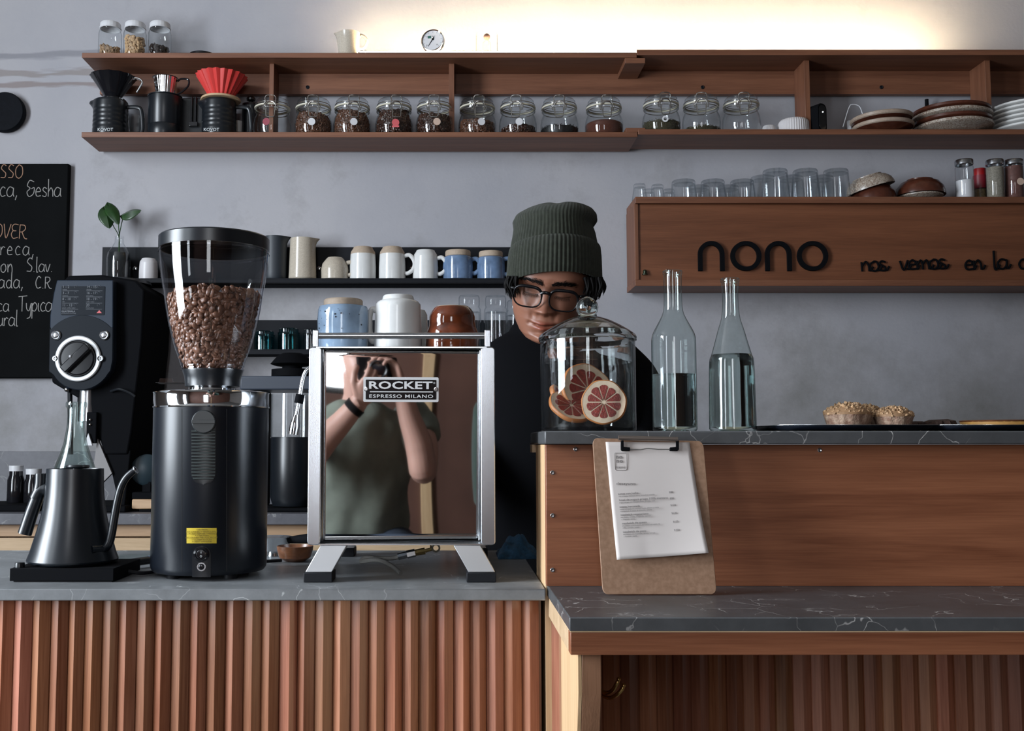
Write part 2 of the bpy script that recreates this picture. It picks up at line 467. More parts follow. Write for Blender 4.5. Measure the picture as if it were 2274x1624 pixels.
M_['speck_cer'] = mat('speck_cer', (.46, .42, .36), .3, alt=(.16, .10, .07), nscale=260)
M_['white_plastic'] = mat('white_plastic', (.62, .63, .66), .35)
M_['paper'] = mat('paper', (.66, .60, .57), .7, noise=.05, nscale=12)
M_['ink'] = mat('ink', (.20, .18, .175), .7)
M_['hardboard'] = mat('hardboard', (.34, .20, .125), .6, alt=(.26, .145, .085), nscale=160)
M_['glass'] = thin_glass('glass', (.97, .98, .985), (.42, .47, .50))
M_['clear_glass'] = thin_glass('clear_glass', (.95, .965, .97), (.45, .49, .50))
M_['green_glass'] = thin_glass('green_glass', (.90, .95, .94), (.28, .38, .37))
M_['teal_glass'] = thin_glass('teal_glass', (.42, .68, .70), (.05, .16, .18))
M_['hopper'] = thin_glass('hopper', (.955, .96, .975), (.50, .52, .60), rough=.02)
M_['lens'] = thin_glass('lens', (.97, .97, .97), (.8, .8, .8), gloss=.6)
M_['lid_glass'] = solid_glass('lid_glass', (.96, .985, .98), 1.42)
M_['knob_glass'] = solid_glass('knob_glass', (.80, .93, .90))
M_['water'] = solid_glass('water', (.80, .90, .90), 1.33)
M_['bean'] = mat('bean', (.115, .048, .026), .36, noise=.35, nscale=60, tone=True)
M_['dark_bean'] = mat('dark_bean', (.055, .022, .013), .35, noise=.4, nscale=60, tone=True)
M_['chalk'] = mat('chalk', (.26, .25, .24), .9)
M_['chalk_orange'] = mat('chalk_orange', (.30, .17, .11), .9)
M_['white_print'] = mat('white_print', (.55, .57, .58), .6)
M_['dim_print'] = mat('dim_print', (.13, .14, .16), .6)
# ---------------------------------------------------------------- room shell
YW = 3.40       # service wall
ZC = 3.05
def wall_material():
    m, nt, b = newmat('plaster')
    tc = N(nt, 'ShaderNodeTexCoord')
    big = N(nt, 'ShaderNodeTexNoise', Scale=1.6, Detail=5.0, Roughness=.6)
    nt.links.new(tc.outputs['Object'], big.inputs['Vector'])
    r = N(nt, 'ShaderNodeValToRGB')
    r.color_ramp.elements[0].position = .32; r.color_ramp.elements[0].color = (.325, .325, .355, 1)
    r.color_ramp.elements[1].position = .70; r.color_ramp.elements[1].color = (.40, .39, .41, 1)
    nt.links.new(big.outputs['Fac'], r.inputs['Fac'])
    # trowelled, unpainted cement patches low down on the wall
    n2 = N(nt, 'ShaderNodeTexNoise', Scale=3.1, Detail=9.0, Roughness=.72)
    nt.links.new(tc.outputs['Object'], n2.inputs['Vector'])
    sep = N(nt, 'ShaderNodeSeparateXYZ'); nt.links.new(tc.outputs['Object'], sep.inputs[0])
    zr = N(nt, 'ShaderNodeMapRange'); zr.inputs['From Min'].default_value = 1.62; zr.inputs['From Max'].default_value = 1.15
    nt.links.new(sep.outputs['Z'], zr.inputs['Value'])
    ad = N(nt, 'ShaderNodeMath', operation='MULTIPLY_ADD'); ad.inputs[1].default_value = .22
    nt.links.new(zr.outputs[0], ad.inputs[0]); nt.links.new(n2.outputs['Fac'], ad.inputs[2])
    r2 = N(nt, 'ShaderNodeValToRGB'); r2.color_ramp.elements[0].position = .56; r2.color_ramp.elements[1].position = .92
    nt.links.new(ad.outputs[0], r2.inputs['Fac'])
    mx = N(nt, 'ShaderNodeMixRGB'); nt.links.new(r2.outputs['Color'], mx.inputs['Fac'])
    nt.links.new(r.outputs['Color'], mx.inputs['Color1']); mx.inputs['Color2'].default_value = (.215, .212, .208, 1)
    last = mx.outputs['Color']
    # two old brushed smears beside the upper shelf
    for z0, hw, xmax, col, k in ((2.405, .022, -.86, (.19, .19, .215), 9.0), (2.345, .018, -1.02, (.22, .19, .18), 13.0), (2.30, .010, -1.05, (.20, .155, .145), 7.0)):
        wob = N(nt, 'ShaderNodeTexNoise', Scale=k, Detail=6.0)
        mp = N(nt, 'ShaderNodeMapping'); mp.inputs['Scale'].default_value = (.35, 1, 3)
        nt.links.new(tc.outputs['Object'], mp.inputs['Vector']); nt.links.new(mp.outputs[0], wob.inputs['Vector'])
        zz = N(nt, 'ShaderNodeMath', operation='MULTIPLY_ADD'); zz.inputs[1].default_value = .09
        nt.links.new(wob.outputs['Fac'], zz.inputs[0]); nt.links.new(sep.outputs['Z'], zz.inputs[2])
        df = N(nt, 'ShaderNodeMath', operation='SUBTRACT'); nt.links.new(zz.outputs[0], df.inputs[0]); df.inputs[1].default_value = z0 + .045
        ab = N(nt, 'ShaderNodeMath', operation='ABSOLUTE'); nt.links.new(df.outputs[0], ab.inputs[0])
        mr = N(nt, 'ShaderNodeMapRange'); mr.inputs['From Min'].default_value = hw; mr.inputs['From Max'].default_value = hw * .45
        nt.links.new(ab.outputs[0], mr.inputs['Value'])
        xr = N(nt, 'ShaderNodeMapRange'); xr.inputs['From Min'].default_value = xmax; xr.inputs['From Max'].default_value = xmax - .06
        nt.links.new(sep.outputs['X'], xr.inputs['Value'])
        mu = N(nt, 'ShaderNodeMath', operation='MULTIPLY'); nt.links.new(mr.outputs[0], mu.inputs[0]); nt.links.new(xr.outputs[0], mu.inputs[1])
        m2 = N(nt, 'ShaderNodeMath', operation='MULTIPLY'); m2.inputs[1].default_value = .7; nt.links.new(mu.outputs[0], m2.inputs[0])
        mm = N(nt, 'ShaderNodeMixRGB'); nt.links.new(m2.outputs[0], mm.inputs['Fac']); nt.links.new(last, mm.inputs['Color1'])
        mm.inputs['Color2'].default_value = (*col, 1); last = mm.outputs['Color']
    nt.links.new(last, b.inputs['Base Color']); b.inputs['Roughness'].default_value = .85
    fine = N(nt, 'ShaderNodeTexNoise', Scale=90.0, Detail=5.0)
    nt.links.new(tc.outputs['Object'], fine.inputs['Vector'])
    bp = N(nt, 'ShaderNodeBump', Strength=.18, Distance=.003)
    nt.links.new(fine.outputs['Fac'], bp.inputs['Height']); nt.links.new(bp.outputs['Normal'], b.inputs['Normal'])
    return m
M_['plaster'] = wall_material()
M_['room_paint'] = mat('room_paint', (.17, .15, .14), .8, noise=.1, nscale=3)
M_['terracotta'] = mat('terracotta', (.13, .058, .040), .7, noise=.25, nscale=3)
M_['ceiling_paint'] = mat('ceiling_paint', (.22, .21, .20), .9)
M_['floor_mat'] = mat('floor_mat', (.10, .09, .08), .6, noise=.3, nscale=4)
XL, XR, YR = -2.75, 3.9, -2.20
struct(MB().box(XL, XR, YW, YW + .12, 0, ZC).build('wall_back', M_['plaster']))
struct(MB().box(XL - .1, XR + .1, YR - .1, YW + .12, -.1, 0).build('floor', M_['floor_mat']))
struct(MB().box(XL - .1, XR + .1, YR - .1, YW + .12, ZC, ZC + .1).build('ceiling', M_['ceiling_paint']))
struct(MB().box(XR, XR + .1, YR, YW, 0, ZC).build('wall_right', M_['room_paint']))
b = MB()
wy0, wy1, wz0, wz1 = .14, 1.30, .81, 2.91
vy0, vy1 = -1.48, -.88
b.box(XL - .1, XL, YR, vy0, 0, ZC); b.box(XL - .1, XL, vy1, wy0, 0, ZC); b.box(XL - .1, XL, wy1, YW, 0, ZC)
for q0, q1 in ((vy0, vy1), (wy0, wy1)): b.box(XL - .1, XL, q0, q1, 0, wz0); b.box(XL - .1, XL, q0, q1, wz1, ZC)
struct(b.build('wall_left', M_['room_paint']))
for nm_, q0, q1 in (('window_1', wy0, wy1), ('window_3', vy0, vy1)):
    b = MB()
    for y in (q0 + .01, q1 - .01): b.box(XL - .045, XL - .005, y - .015, y + .015, wz0, wz1)
    for z in (wz0 + .01, wz1 - .01): b.box(XL - .045, XL - .005, q0, q1, z - .015, z + .015)
    struct(b.build(nm_, M_['matte_black']))
b = MB()
bx0, bx1, bz0, bz1 = -.55, .01, .80, 2.72
b.box(XL, bx0, YR - .1, YR, 0, ZC); b.box(bx1, XR, YR - .1, YR, 0, ZC)
b.box(bx0, bx1, YR - .1, YR, 0, bz0); b.box(bx0, bx1, YR - .1, YR, bz1, ZC)
struct(b.build('wall_rear', M_['terracotta']))
b = MB()
for x in (bx0 + .01, bx1 - .01): b.box(x - .012, x + .015, YR - .07, YR - .01, bz0, bz1)
for z in (bz0 + .015, bz1 - .02): b.box(bx0, bx1, YR - .07, YR - .01, z - .015, z + .015)
struct(b.build('window_2', M_['matte_black']))
struct(MB().box(.385, .445, YR, YR + .03, 0, ZC).build('trim_1', M_['pine'], bevel=.003))

# ---------------------------------------------------------------- back counter against the service wall
ZB = .90
t = thing('back_counter', 'low back counter with grey stone top and pale wooden drawer fronts, under the wall shelves', 'counter', (-.4, 3.2, 0))
MB().box(-2.7, .62, 3.00, 3.395, ZB - .032, ZB).build('worktop', M_['back_stone'], t, bevel=.002)
MB().box(-2.7, .62, 3.375, 3.398, ZB, P(0, 1003, 3.38)[1]).build('backsplash', M_['back_stone'], t, bevel=.001)
MB().box(-2.68, .60, 3.06, 3.39, .06, ZB - .032).build('carcass', M_['oak'], t)
zr1 = P(0, 1165, 3.03)[1]; zr2 = P(0, 1193, 3.03)[1]
plabel(MB().box(-2.68, .60, 3.03, 3.06, zr2 + .002, zr1).build('rail', M_['oak'], t, bevel=.001), 'orange-brown wooden rail')
for k in range(5):
    x0 = -2.68 + k * .656
    plabel(MB().box(x0 + .002, x0 + .654, 3.03, 3.06, .10, zr2 - .003).build('drawer_front', M_['birch'], t, bevel=.001), 'pale wooden drawer front')

# ---------------------------------------------------------------- front counter (left run)
ZT = .902
XBAR = P(1214, 1300, 1.44)[0]
YF = 1.435
t = thing('slatted_counter', 'wooden service counter clad in vertical red-brown slats with a grey stone top', 'counter', (-.6, 1.6, 0))
MB().box(-2.1, XBAR - .002, YF, 1.95, ZT - .016, ZT).build('worktop', M_['counter_stone'], t, bevel=.0015)
MB().box(-2.09, XBAR - .004, 1.50, 1.93, .05, ZT - .016).build('carcass', M_['oak'], t)
def slats(x0, x1, yfront, ztop, seed, first=None):
    """saw-tooth slat cladding: each slat has a narrow face towards the window and a wide face turned away"""
    rnd = random.Random(seed); b = MB(); x = x0
    while x < x1 - .004:
        p = rnd.choice((.0225, .024, .0245, .025, .0255)); w = rnd.uniform(.44, .62) * p; d = .0100
        xe = min(x + p, x1)
        hue = rnd.uniform(.72, 1.15); col = (hue * rnd.uniform(.95, 1.05), hue * rnd.uniform(.88, 1.02), hue * rnd.uniform(.8, 1.02))
        pts = [(x, yfront + d), (x + .0016, yfront + d * .72)]
        pts += [(x + w * .9, yfront + .0006), (x + w, yfront), (xe - .0004, yfront + d * .80), (xe, yfront + d)]
        n = len(pts)
        vs = [(a, y, z) for z in (.08, ztop) for a, y in pts]
        b.add(vs, [(i, i + 1, i + n + 1, i + n) for i in range(n - 1)], col)
        x = xe
    b.box(x0, x1, yfront + .0125, yfront + .03, .08, ztop, col=(.5, .45, .4))
    return b
sl = slats(-1.02, XBAR - .006, 1.452, ZT - .016, 3).build('slat_cladding', M_['slat_wood'], t, ang=22)
t2 = t
MB().box(-2.05, XBAR - .01, 1.52, 1.9, 0, .08).build('plinth', M_['matte_black'], t)

# ---------------------------------------------------------------- bar (right run): ledge, high panel, high top
XE = 2.2
ZL = .905
t = thing('customer_bar', 'wooden customer bar with flat red-brown panel, grey stone ledge below and slatted base', 'bar', (1.1, 1.5, 0))
yl = 1.185
ledge = MB(); ledge.box(XBAR + .002, XE, yl, 1.46, ZL - .0155, ZL)
ledge.build('stone_ledge', M_['bar_stone'], t, bevel=.0012)
z0 = ZL - .0155
MB().box(XBAR + .003, XE, yl + .001, yl + .022, z0 - .0265, z0 - .0012).build('apron', M_['panel_wood'], t, bevel=.001)
plabel(MB().box(XBAR + .003, XE, yl + .0005, 1.45, z0 - .0012, z0).build('packing_strip', M_['birch'], t), 'thin pale strip between stone and apron')
plabel(MB().box(XBAR + .003, XBAR + .02, yl + .022, 1.445, z0 - .0265, z0 - .0012).build('apron_side', M_['birch'], t, bevel=.001), 'paler wooden side of the apron')
s2 = slats(XBAR + .004, XE, 1.452, z0 - .001, 11)
s2.build('slat_cladding', M_['slat_wood'], t, ang=22)
ph0 = ZL; ph1 = P(1500, 988, 1.44)[1]
MB().box(XBAR, XE, 1.440, 1.458, ph0, ph1).build('front_panel', M_['panel_wood'], t, bevel=.0008)
plabel(MB().box(XBAR - .0005, XBAR + .016, 1.458, 1.60, .05, ph1).build('side_panel', M_['pine'], t, bevel=.0008), 'paler edge panel')
MB().box(XBAR + .016, XE, 1.60, 1.62, .05, ph1).build('rear_panel', M_['oak'], t)
zt1 = P(1500, 957, 1.41)[1]
MB().box(XBAR - .004, XE, 1.41, 1.66, ph1 + .001, zt1).build('stone_top', M_['bar_stone'], t, bevel=.002)
plabel(MB().box(XBAR - .006, XBAR + .03, 1.60, 1.64, ph1 - .012, ph1).build('cleat', M_['birch'], t), 'small pale cleat under the stone top')
ZH = zt1
for px, py in ((1278, 998), (1227, 1050), (1227, 1145), (1227, 1266), (1820, 1000)):
    x, z = P(px, py, 1.44)
    b = MB(); T = Matrix.Translation((x, 1.440, z)) @ Matrix.Rotation(PI / 2, 4, 'X')
    b.lathe(0, 0, [(.0030, -.0002), (.0030, .0007), (.0022, .0011), (.0009, .0006), (0, .0006)], 16, M=T)
    b.build('screw', M_['steel'], t)
# leg bracket under the ledge: pale outer face, brown front
lx0 = P(1292, 1500, 1.20)[0]; lx1 = P(1336, 1500, 1.20)[0]
zb = z0 - .0265
yb = 1.20
def leg(x0, x1, yb2=1.451):
    b = MB()
    side = [(yb, zb), (yb2, zb), (yb2, .30), (yb2 - .05, .30), (yb + .045, zb - .20), (yb, zb - .045)]
    n = len(side)
    vs = [(x0, y, z) for y, z in side] + [(x1, y, z) for y, z in side]
    fs = [tuple(range(n)), tuple(range(2 * n - 1, n - 1, -1))] + [(i, (i + 1) % n, (i + 1) % n + n, i + n) for i in range(n)]
    return b.add(vs, fs)
o = leg(lx0, lx1).build('bracket_leg', M_['bracket_wood'], t, bevel=.0012)
plabel(leg(lx0 - .004, lx0 - .0002, 1.385).build('bracket_facing', M_['pine'], t), 'pale facing on the side of the bracket leg')
# coat hook behind the leg
hk = thing('coat_hook', 'brass double coat hook under the bar ledge, behind the wooden bracket leg', 'hook', W(1345, 1535, 1.40))
b = MB()
for (pts) in ([(1322, 1528, 1.30), (1345, 1539, 1.285), (1360, 1534, 1.275), (1369, 1520, 1.27), (1374, 1510, 1.27)],
              [(1322, 1536, 1.31), (1350, 1550, 1.275), (1366, 1546, 1.262), (1380, 1533, 1.256), (1385, 1524, 1.255)]):
    q = smooth_path([W(*p) for p in pts], 6); b.tube(q, [.0026] * (len(q) - 3) + [.0021, .0019, .0019], 10)
b.build('hooks', M_['brass'], hk)
b = MB()
for p in ((1374, 1509, 1.27), (1385, 1523, 1.255)): b.ball(W(*p), .0028, 14, 8)
b.build('ball_tip', M_['brass'], hk)
x, z = P(1332, 1532, 1.29)
MB().box(lx1 + .0006, lx1 + .003, 1.28, 1.34, z - .028, z + .02).build('back_plate', M_['brass'], hk, bevel=.001)

# ---------------------------------------------------------------- long wall shelf
YS = 3.22; YB = 3.385
def zz(py, Y=YS): return P(0, py, Y)[1]
t = thing('wall_shelf', 'long open red-brown wooden wall shelf with two levels and dividers, full of jars and plates', 'shelf', W(1400, 295, 3.3))
xl, xm, xr = P(182, 115, YS)[0], P(1414, 110, YS)[0], P(2400, 110, YS)[0]
xlb = P(181, 300, YS)[0]
def board(name, x0, x1, za, zb_, yb=YB, y0=YS):
    return MB().box(x0, x1, y0, yb, zb_, za).build(name, M_['shelf_wood'], t, bevel=.0012)
ztl, ztr = zz(117), zz(110)
zbl, zbr = zz(293), zz(287)
board('top_board', xl, xm, ztl, ztl - .0165, y0=YS); board('top_board', xm, xr, ztr, ztr - .0180)
board('bottom_board', xlb, xm - .001, zbl, zbl - .0170); board('bottom_board', xm + .001, xr, zbr, zbr - .0170)
zk = P(0, 210, 3.37)[1]
MB().box(xl + .01, xm - .08, 3.365, YB, zk, ztl - .0165).build('back_board', M_['shelf_wood'], t)
MB().box(xm - .08, xr, 3.365, YB, zk, ztr - .018).build('back_board', M_['shelf_wood'], t)
for px0, px1, yd, zt_, zb2 in ((598, 608, 3.27, ztl - .0165, zbl), (997, 1009, 3.27, ztl - .0165, zbl), (1787, 1799, 3.265, ztr - .018, zbr), (2189, 2201, 3.265, ztr - .018, zbr)):
    MB().box(P(px0, 200, yd)[0], P(px1, 200, yd)[0], yd, 3.364, zb2, zt_).build('divider', M_['shelf_wood_y'], t, bevel=.001)
b = MB().box(P(1388, 130, YS)[0], P(1433, 130, YS)[0], YS + .002, 3.364, ztl - .0165 - .0175, ztl - .0166)
b.build('joining_batten', M_['shelf_wood'], t, bevel=.001)
MB().box(P(1388, 130, YS)[0], P(1431, 130, YS)[0], YS + .002, 3.384, zbl + .0005, zbl + .014).build('joining_batten', M_['shelf_wood'], t, bevel=.001)
b = MB()
for px in (683, 1560, 1957):
    x, z = P(px, 194, 3.365); T = Matrix.Translation((x, 3.365, z)) @ Matrix.Rotation(PI / 2, 4, 'X')
    b = MB().lathe(0, 0, [(.006, 0), (.006, .002), (.004, .003), (.0018, .001), (0, .001)], 14, M=T); b.build('screw', M_['black_metal'], t)
ZTL, ZTR, ZBL, ZBR = ztl, ztr, zbl, zbr

# warm LED strip lying on top of the shelf, against the wall
t = thing('led_strip', 'warm LED strip lighting the wall, lying on top of the long wooden shelf', 'light', (.7, 3.33, ZTL))
e0, e1 = P(800, 110, 3.34)[0], P(2110, 110, 3.34)[0]
MB().box(e0, e1, 3.258, 3.28, ZTR, ZTR + .006).build('channel', M_['brushed'], t)
bb = MB().box(e0 + .005, e1 - .005, 3.262, 3.276, ZTR + .006, ZTR + .010).build('diffuser', emis('led', (1.0, .80, .50), 190), t)

# ---------------------------------------------------------------- sign shelf
t = thing('sign_shelf', 'wooden box shelf on the wall with black nono lettering, glasses standing on top', 'shelf', W(1850, 540, 3.3))
s0, s1 = P(1409, 500, 3.235)[0], P(2400, 500, 3.22)[0]
zs1 = zz(437); zs0 = zz(451)
MB().box(P(1411, 440, YS)[0], s1, YS, YB, zs0, zs1).build('top_board', M_['shelf_wood'], t, bevel=.001)
zq0 = P(0, 622, 3.235)[1]
MB().box(s0 + .012, s1, 3.240, 3.256, zq0, zs0).build('front_board', wood('sign_wood', (.105, .036, .016), (.185, .068, .031), 'X', scale=.8, rough=.45), t)
MB().box(s0, s0 + .012, 3.234, YB, zq0, zs0).build('side_board', M_['shelf_wood_y'], t, bevel=.001)
MB().box(s0 - .001, s1, 3.230, YB, zz(627) - .010, zq0 - .0005).build('bottom_board', M_['shelf_wood'], t, bevel=.001)
ZSG = zs1
# nono lettering, stand-off black letters (thick strokes)
def flat_stroke(b, pts, w, y0, y1, closed=False):
    n = len(pts); L, R = [], []
    for i in range(n):
        a = pts[(i - 1) % n] if (closed or i > 0) else pts[i]; c = pts[(i + 1) % n] if (closed or i < n - 1) else pts[i]
        d = Vector((c[0] - a[0], c[1] - a[1])); d.normalize(); q = Vector((-d.y, d.x)) * (w / 2)
        L.append((pts[i][0] + q.x, pts[i][1] + q.y)); R.append((pts[i][0] - q.x, pts[i][1] - q.y))
    vs = [(x, y0, z) for x, z in L] + [(x, y0, z) for x, z in R] + [(x, y1, z) for x, z in L] + [(x, y1, z) for x, z in R]
    m = n if closed else n - 1; fs = []
    for i in range(m):
        j = (i + 1) % n
        fs += [(i, j, n + j, n + i), (2 * n + i, 3 * n + i, 3 * n + j, 2 * n + j), (i, 2 * n + i, 2 * n + j, j), (n + i, n + j, 3 * n + j, 3 * n + i)]
    if not closed: fs += [(0, n, 3 * n, 2 * n), (n - 1, 3 * n - 1, 4 * n - 1, 2 * n - 1)]
    b.add(vs, fs)
for kind, pa, pb in (('n', 1550, 1608), ('o', 1622, 1690), ('n', 1699, 1757), ('o', 1770, 1838)):
    xa, xb = P(pa, 570, 3.235)[0], P(pb, 570, 3.235)[0]; za, zt_ = P(0, 602, 3.235)[1], P(0, 536, 3.235)[1]
    w = .0132; b = MB()
    if kind == 'n':
        r = (xb - xa - w) / 2; cx = (xa + xb) / 2; zc = zt_ - w / 2 - r
        pts = [(cx - r, za)] + [(cx - r * math.cos(a), zc + r * math.sin(a)) for a in [PI * k / 20 for k in range(21)]] + [(cx + r, za)]
        flat_stroke(b, pts, w, 3.2285, 3.2395)
    else:
        cx = (xa + xb) / 2; r = (xb - xa - w) / 2; zc = (za + zt_) / 2
        flat_stroke(b, [(cx + r * math.cos(2 * PI * k / 40), zc + (r - .001) * math.sin(2 * PI * k / 40)) for k in range(40)], w, 3.2285, 3.2395, True)
    b.build('letter_' + kind, M_['matte_black'], t, ang=50)
for word, px, py in (('nos', 1912, 603), ('vemos', 1998, 600), ('en', 2142, 600), ('la', 2205, 598), ('c', 2262, 598)):
    x, z = P(px, py, 3.236); b = MB()
    handwrite(b, word, Matrix.Translation((x, 3.236, z)) @ Matrix.Rotation(-.03, 4, 'Y') @ Matrix.Diagonal((1.30, 1, 1, 1)), .031, .0034, space=.80, flat=.7, link=True)
    b.build('script_word', M_['matte_black'], t)
t = thing('small_knob', 'tiny dark green knob on the lower corner of the sign shelf', 'knob', W(1433, 611, 3.235))
x, z = P(1433, 610, 3.228)
b = MB().lathe(x, 3.234, [(0, z), (.009, z), (.009, z + .003), (.0055, z + .005), (.0065, z + .012), (.004, z + .016), (0, z + .017)], 18)
b.build('knob_body', mat('old_green', (.02, .028, .015), .3, .6), t)
x, z = P(1481, 606, 3.228)
tag(MB().lathe(x, 3.232, [(0, z), (.0045, z), (.0035, z + .008), (.0045, z + .012), (0, z + .013)], 14).build('wooden_peg', M_['walnut'], loc=(x, 3.232, z)), 'small dark peg on the sign shelf edge, behind the bottle neck', 'peg')
# ---------------------------------------------------------------- shared small builders
def bean_template(nu=10, nv=7):
    vs, fs, groove = [], [], []
    for j in range(nv):
        th = -PI / 2 + PI * (j + .5) / nv
        for i in range(nu):
            ph = 2 * PI * i / nu
            x, y, z = math.cos(th) * math.cos(ph), math.cos(th) * math.sin(ph), math.sin(th)
            if z > 0: z = z * .55 - .34 * math.exp(-(y / .22) ** 2)
            vs.append((x * 1.0, y * .72, z * .55))
    for j in range(nv - 1):
        for i in range(nu):
            fs.append((j * nu + i, j * nu + (i + 1) % nu, (j + 1) * nu + (i + 1) % nu, (j + 1) * nu + i))
    fs.append(tuple(range(nu))[::-1]); fs.append(tuple((nv - 1) * nu + i for i in range(nu)))
    return np.array(vs), fs
BEAN_LO, BEAN_HI = bean_template(8, 5), bean_template(14, 10)
def put_bean(b, tmpl, c, nrm, size, rnd, tone):
    vs, fs = tmpl
    n = Vector(nrm).normalized()
    if rnd.random() < .5: n = -n
    n = (n + Vector((rnd.gauss(0, .35), rnd.gauss(0, .35), rnd.gauss(0, .35)))).normalized()
    R = n.to_track_quat('Z', 'Y').to_matrix() @ Matrix.Rotation(rnd.uniform(0, 2 * PI), 3, 'Z')
    A = np.array(R) * size
    v = vs @ A.T + np.array(c)
    b.add([tuple(p) for p in v], fs, tone)
def prof_r(prof, z):
    for (r0, z0), (r1, z1) in zip(prof, prof[1:]):
        if z0 <= z <= z1 and z1 > z0: return r0 + (r1 - r0) * (z - z0) / (z1 - z0)
    return prof[-1][0]
def bean_fill(cx, cy, prof, level, size, seed, tmpl=BEAN_LO, front=True, col=(1, 1, 1), dens=1.0, var=.25):
    """beans heaped inside a round vessel; prof inner [(r,z)], level(a) top height"""
    rnd = random.Random(seed); b = MB()
    z0 = prof[0][1]; zl = lambda a: level(a)
    # core
    core = []
    zmean = sum(level(2 * PI * k / 12) for k in range(12)) / 12
    for k in range(9):
        z = z0 + (zmean - size - z0) * k / 8
        core.append((max(.001, prof_r(prof, z) - size * 1.1), z))
    b.lathe(cx, cy, [(0, core[0][1])] + core + [(0, core[-1][1])], 20, col=tuple(c * .55 for c in col))
    zmax = max(level(2 * PI * k / 24) for k in range(24))
    z = z0 + size * .6
    while z < zmax:
        r = prof_r(prof, z) - size * .75
        n = max(4, int(2 * PI * r / (size * 1.25) * dens))
        for i in range(n):
            a = 2 * PI * (i + rnd.random()) / n
            if front and math.sin(a) > .45: continue
            if z > zl(a): continue
            t = rnd.uniform(1 - var, 1 + var); tone = tuple(min(1.6, c * t) for c in col)
            rr = r - rnd.uniform(0, size * .5)
            put_bean(b, tmpl, (cx + rr * math.cos(a), cy + rr * math.sin(a), z + rnd.uniform(-.3, .3) * size), (math.cos(a), math.sin(a), .1), size * rnd.uniform(.85, 1.12), rnd, tone)
        z += size * .85
    for i in range(int(dens * 40)):
        a = rnd.uniform(0, 2 * PI); rr = math.sqrt(rnd.random()) * (prof_r(prof, zl(a)) - size)
        t = rnd.uniform(1 - var, 1 + var)
        put_bean(b, tmpl, (cx + rr * math.cos(a), cy + rr * math.sin(a), zl(a)), (0, 0, 1), size, rnd, tuple(c * t for c in col))
    return b

# ---------------------------------------------------------------- clip-top jars on the long shelf
YJ = 3.285; q = S(YJ)
JB = [(0, 0), (34, 0), (39, 2), (42.5, 12), (43, 27), (41, 41), (37, 51), (35.5, 56), (38, 59), (38.5, 65)]
JB = [(r * q, z * q) for r, z in JB]
def make_clip_jar():
    t = thing('clip_top_jar', 'x', 'jar', (0, 0, 0), 'clip top glass jars on the lower level of the long shelf')
    MB().lathe(0, 0, JB, 48).build('jar_body', M_['clear_glass'], t)
    MB().lathe(0, 0, [(38 * q, 69 * q), (38.5 * q, 72 * q), (36 * q, 74 * q), (36.5 * q, 82 * q), (33 * q, 86 * q), (0, 87 * q)], 48).build('lid', M_['clear_glass'], t)
    MB().lathe(0, 0, [(36 * q, 65.2 * q), (40.3 * q, 65.4 * q), (40.3 * q, 68.6 * q), (36 * q, 68.8 * q)], 48).build('rubber_seal', mat('seal', (.55, .52, .43), .6) if 'seal' not in M_ else M_['seal'], t)
    b = MB()
    for zz_, rr in ((59.5, 39.2), (73.2, 38.6)):
        b.tube([(rr * q * math.cos(a), rr * q * math.sin(a), zz_ * q) for a in [2 * PI * k / 48 for k in range(48)]], .9 * q, 6, closed=True)
    def front(pts, r=1.15, off=2.2):
        out = []
        for x, z in pts: out.append((x * q, -(math.sqrt(max(0, 40.5 ** 2 - x * x)) + off) * q, z * q))
        b.tube(smooth_path(out, 4), r * q, 7)
    front([(-14, 52), (-16, 60), (-11, 70), (-12, 78), (-9, 84), (0, 85), (9, 84), (12, 78), (11, 70), (16, 60), (14, 52)])
    front([(-11, 50), (-12, 60), (-7, 69), (0, 70.5), (7, 69), (12, 60), (11, 50)])
    front([(-9, 56), (-9.5, 46), (-8, 36), (0, 34.5), (8, 36), (9.5, 46), (9, 56)], off=4.5)
    b.build('wire_clasp', M_['wire'], t)
    return t
M_['seal'] = mat('seal', (.50, .47, .38), .6)
jar0 = make_clip_jar()
M_['lab_white'] = mat('lab_white', (.60, .60, .62), .6); M_['lab_red'] = mat('lab_red', (.55, .10, .11), .6)
M_['lab_dark_red'] = mat('lab_dark_red', (.25, .03, .05), .6); M_['lab_cream'] = mat('lab_cream', (.55, .40, .32), .6)
M_['powder'] = mat('powder', (.11, .030, .015), .95, noise=.4, nscale=400, bump=1, bscale=900)
M_['herb'] = mat('herb', (.085, .070, .035), .95, alt=(.03, .028, .012), nscale=420, tone=True, bump=1, bscale=600)
M_['black_tea'] = mat('black_tea', (.010, .010, .010), .5, tone=True)
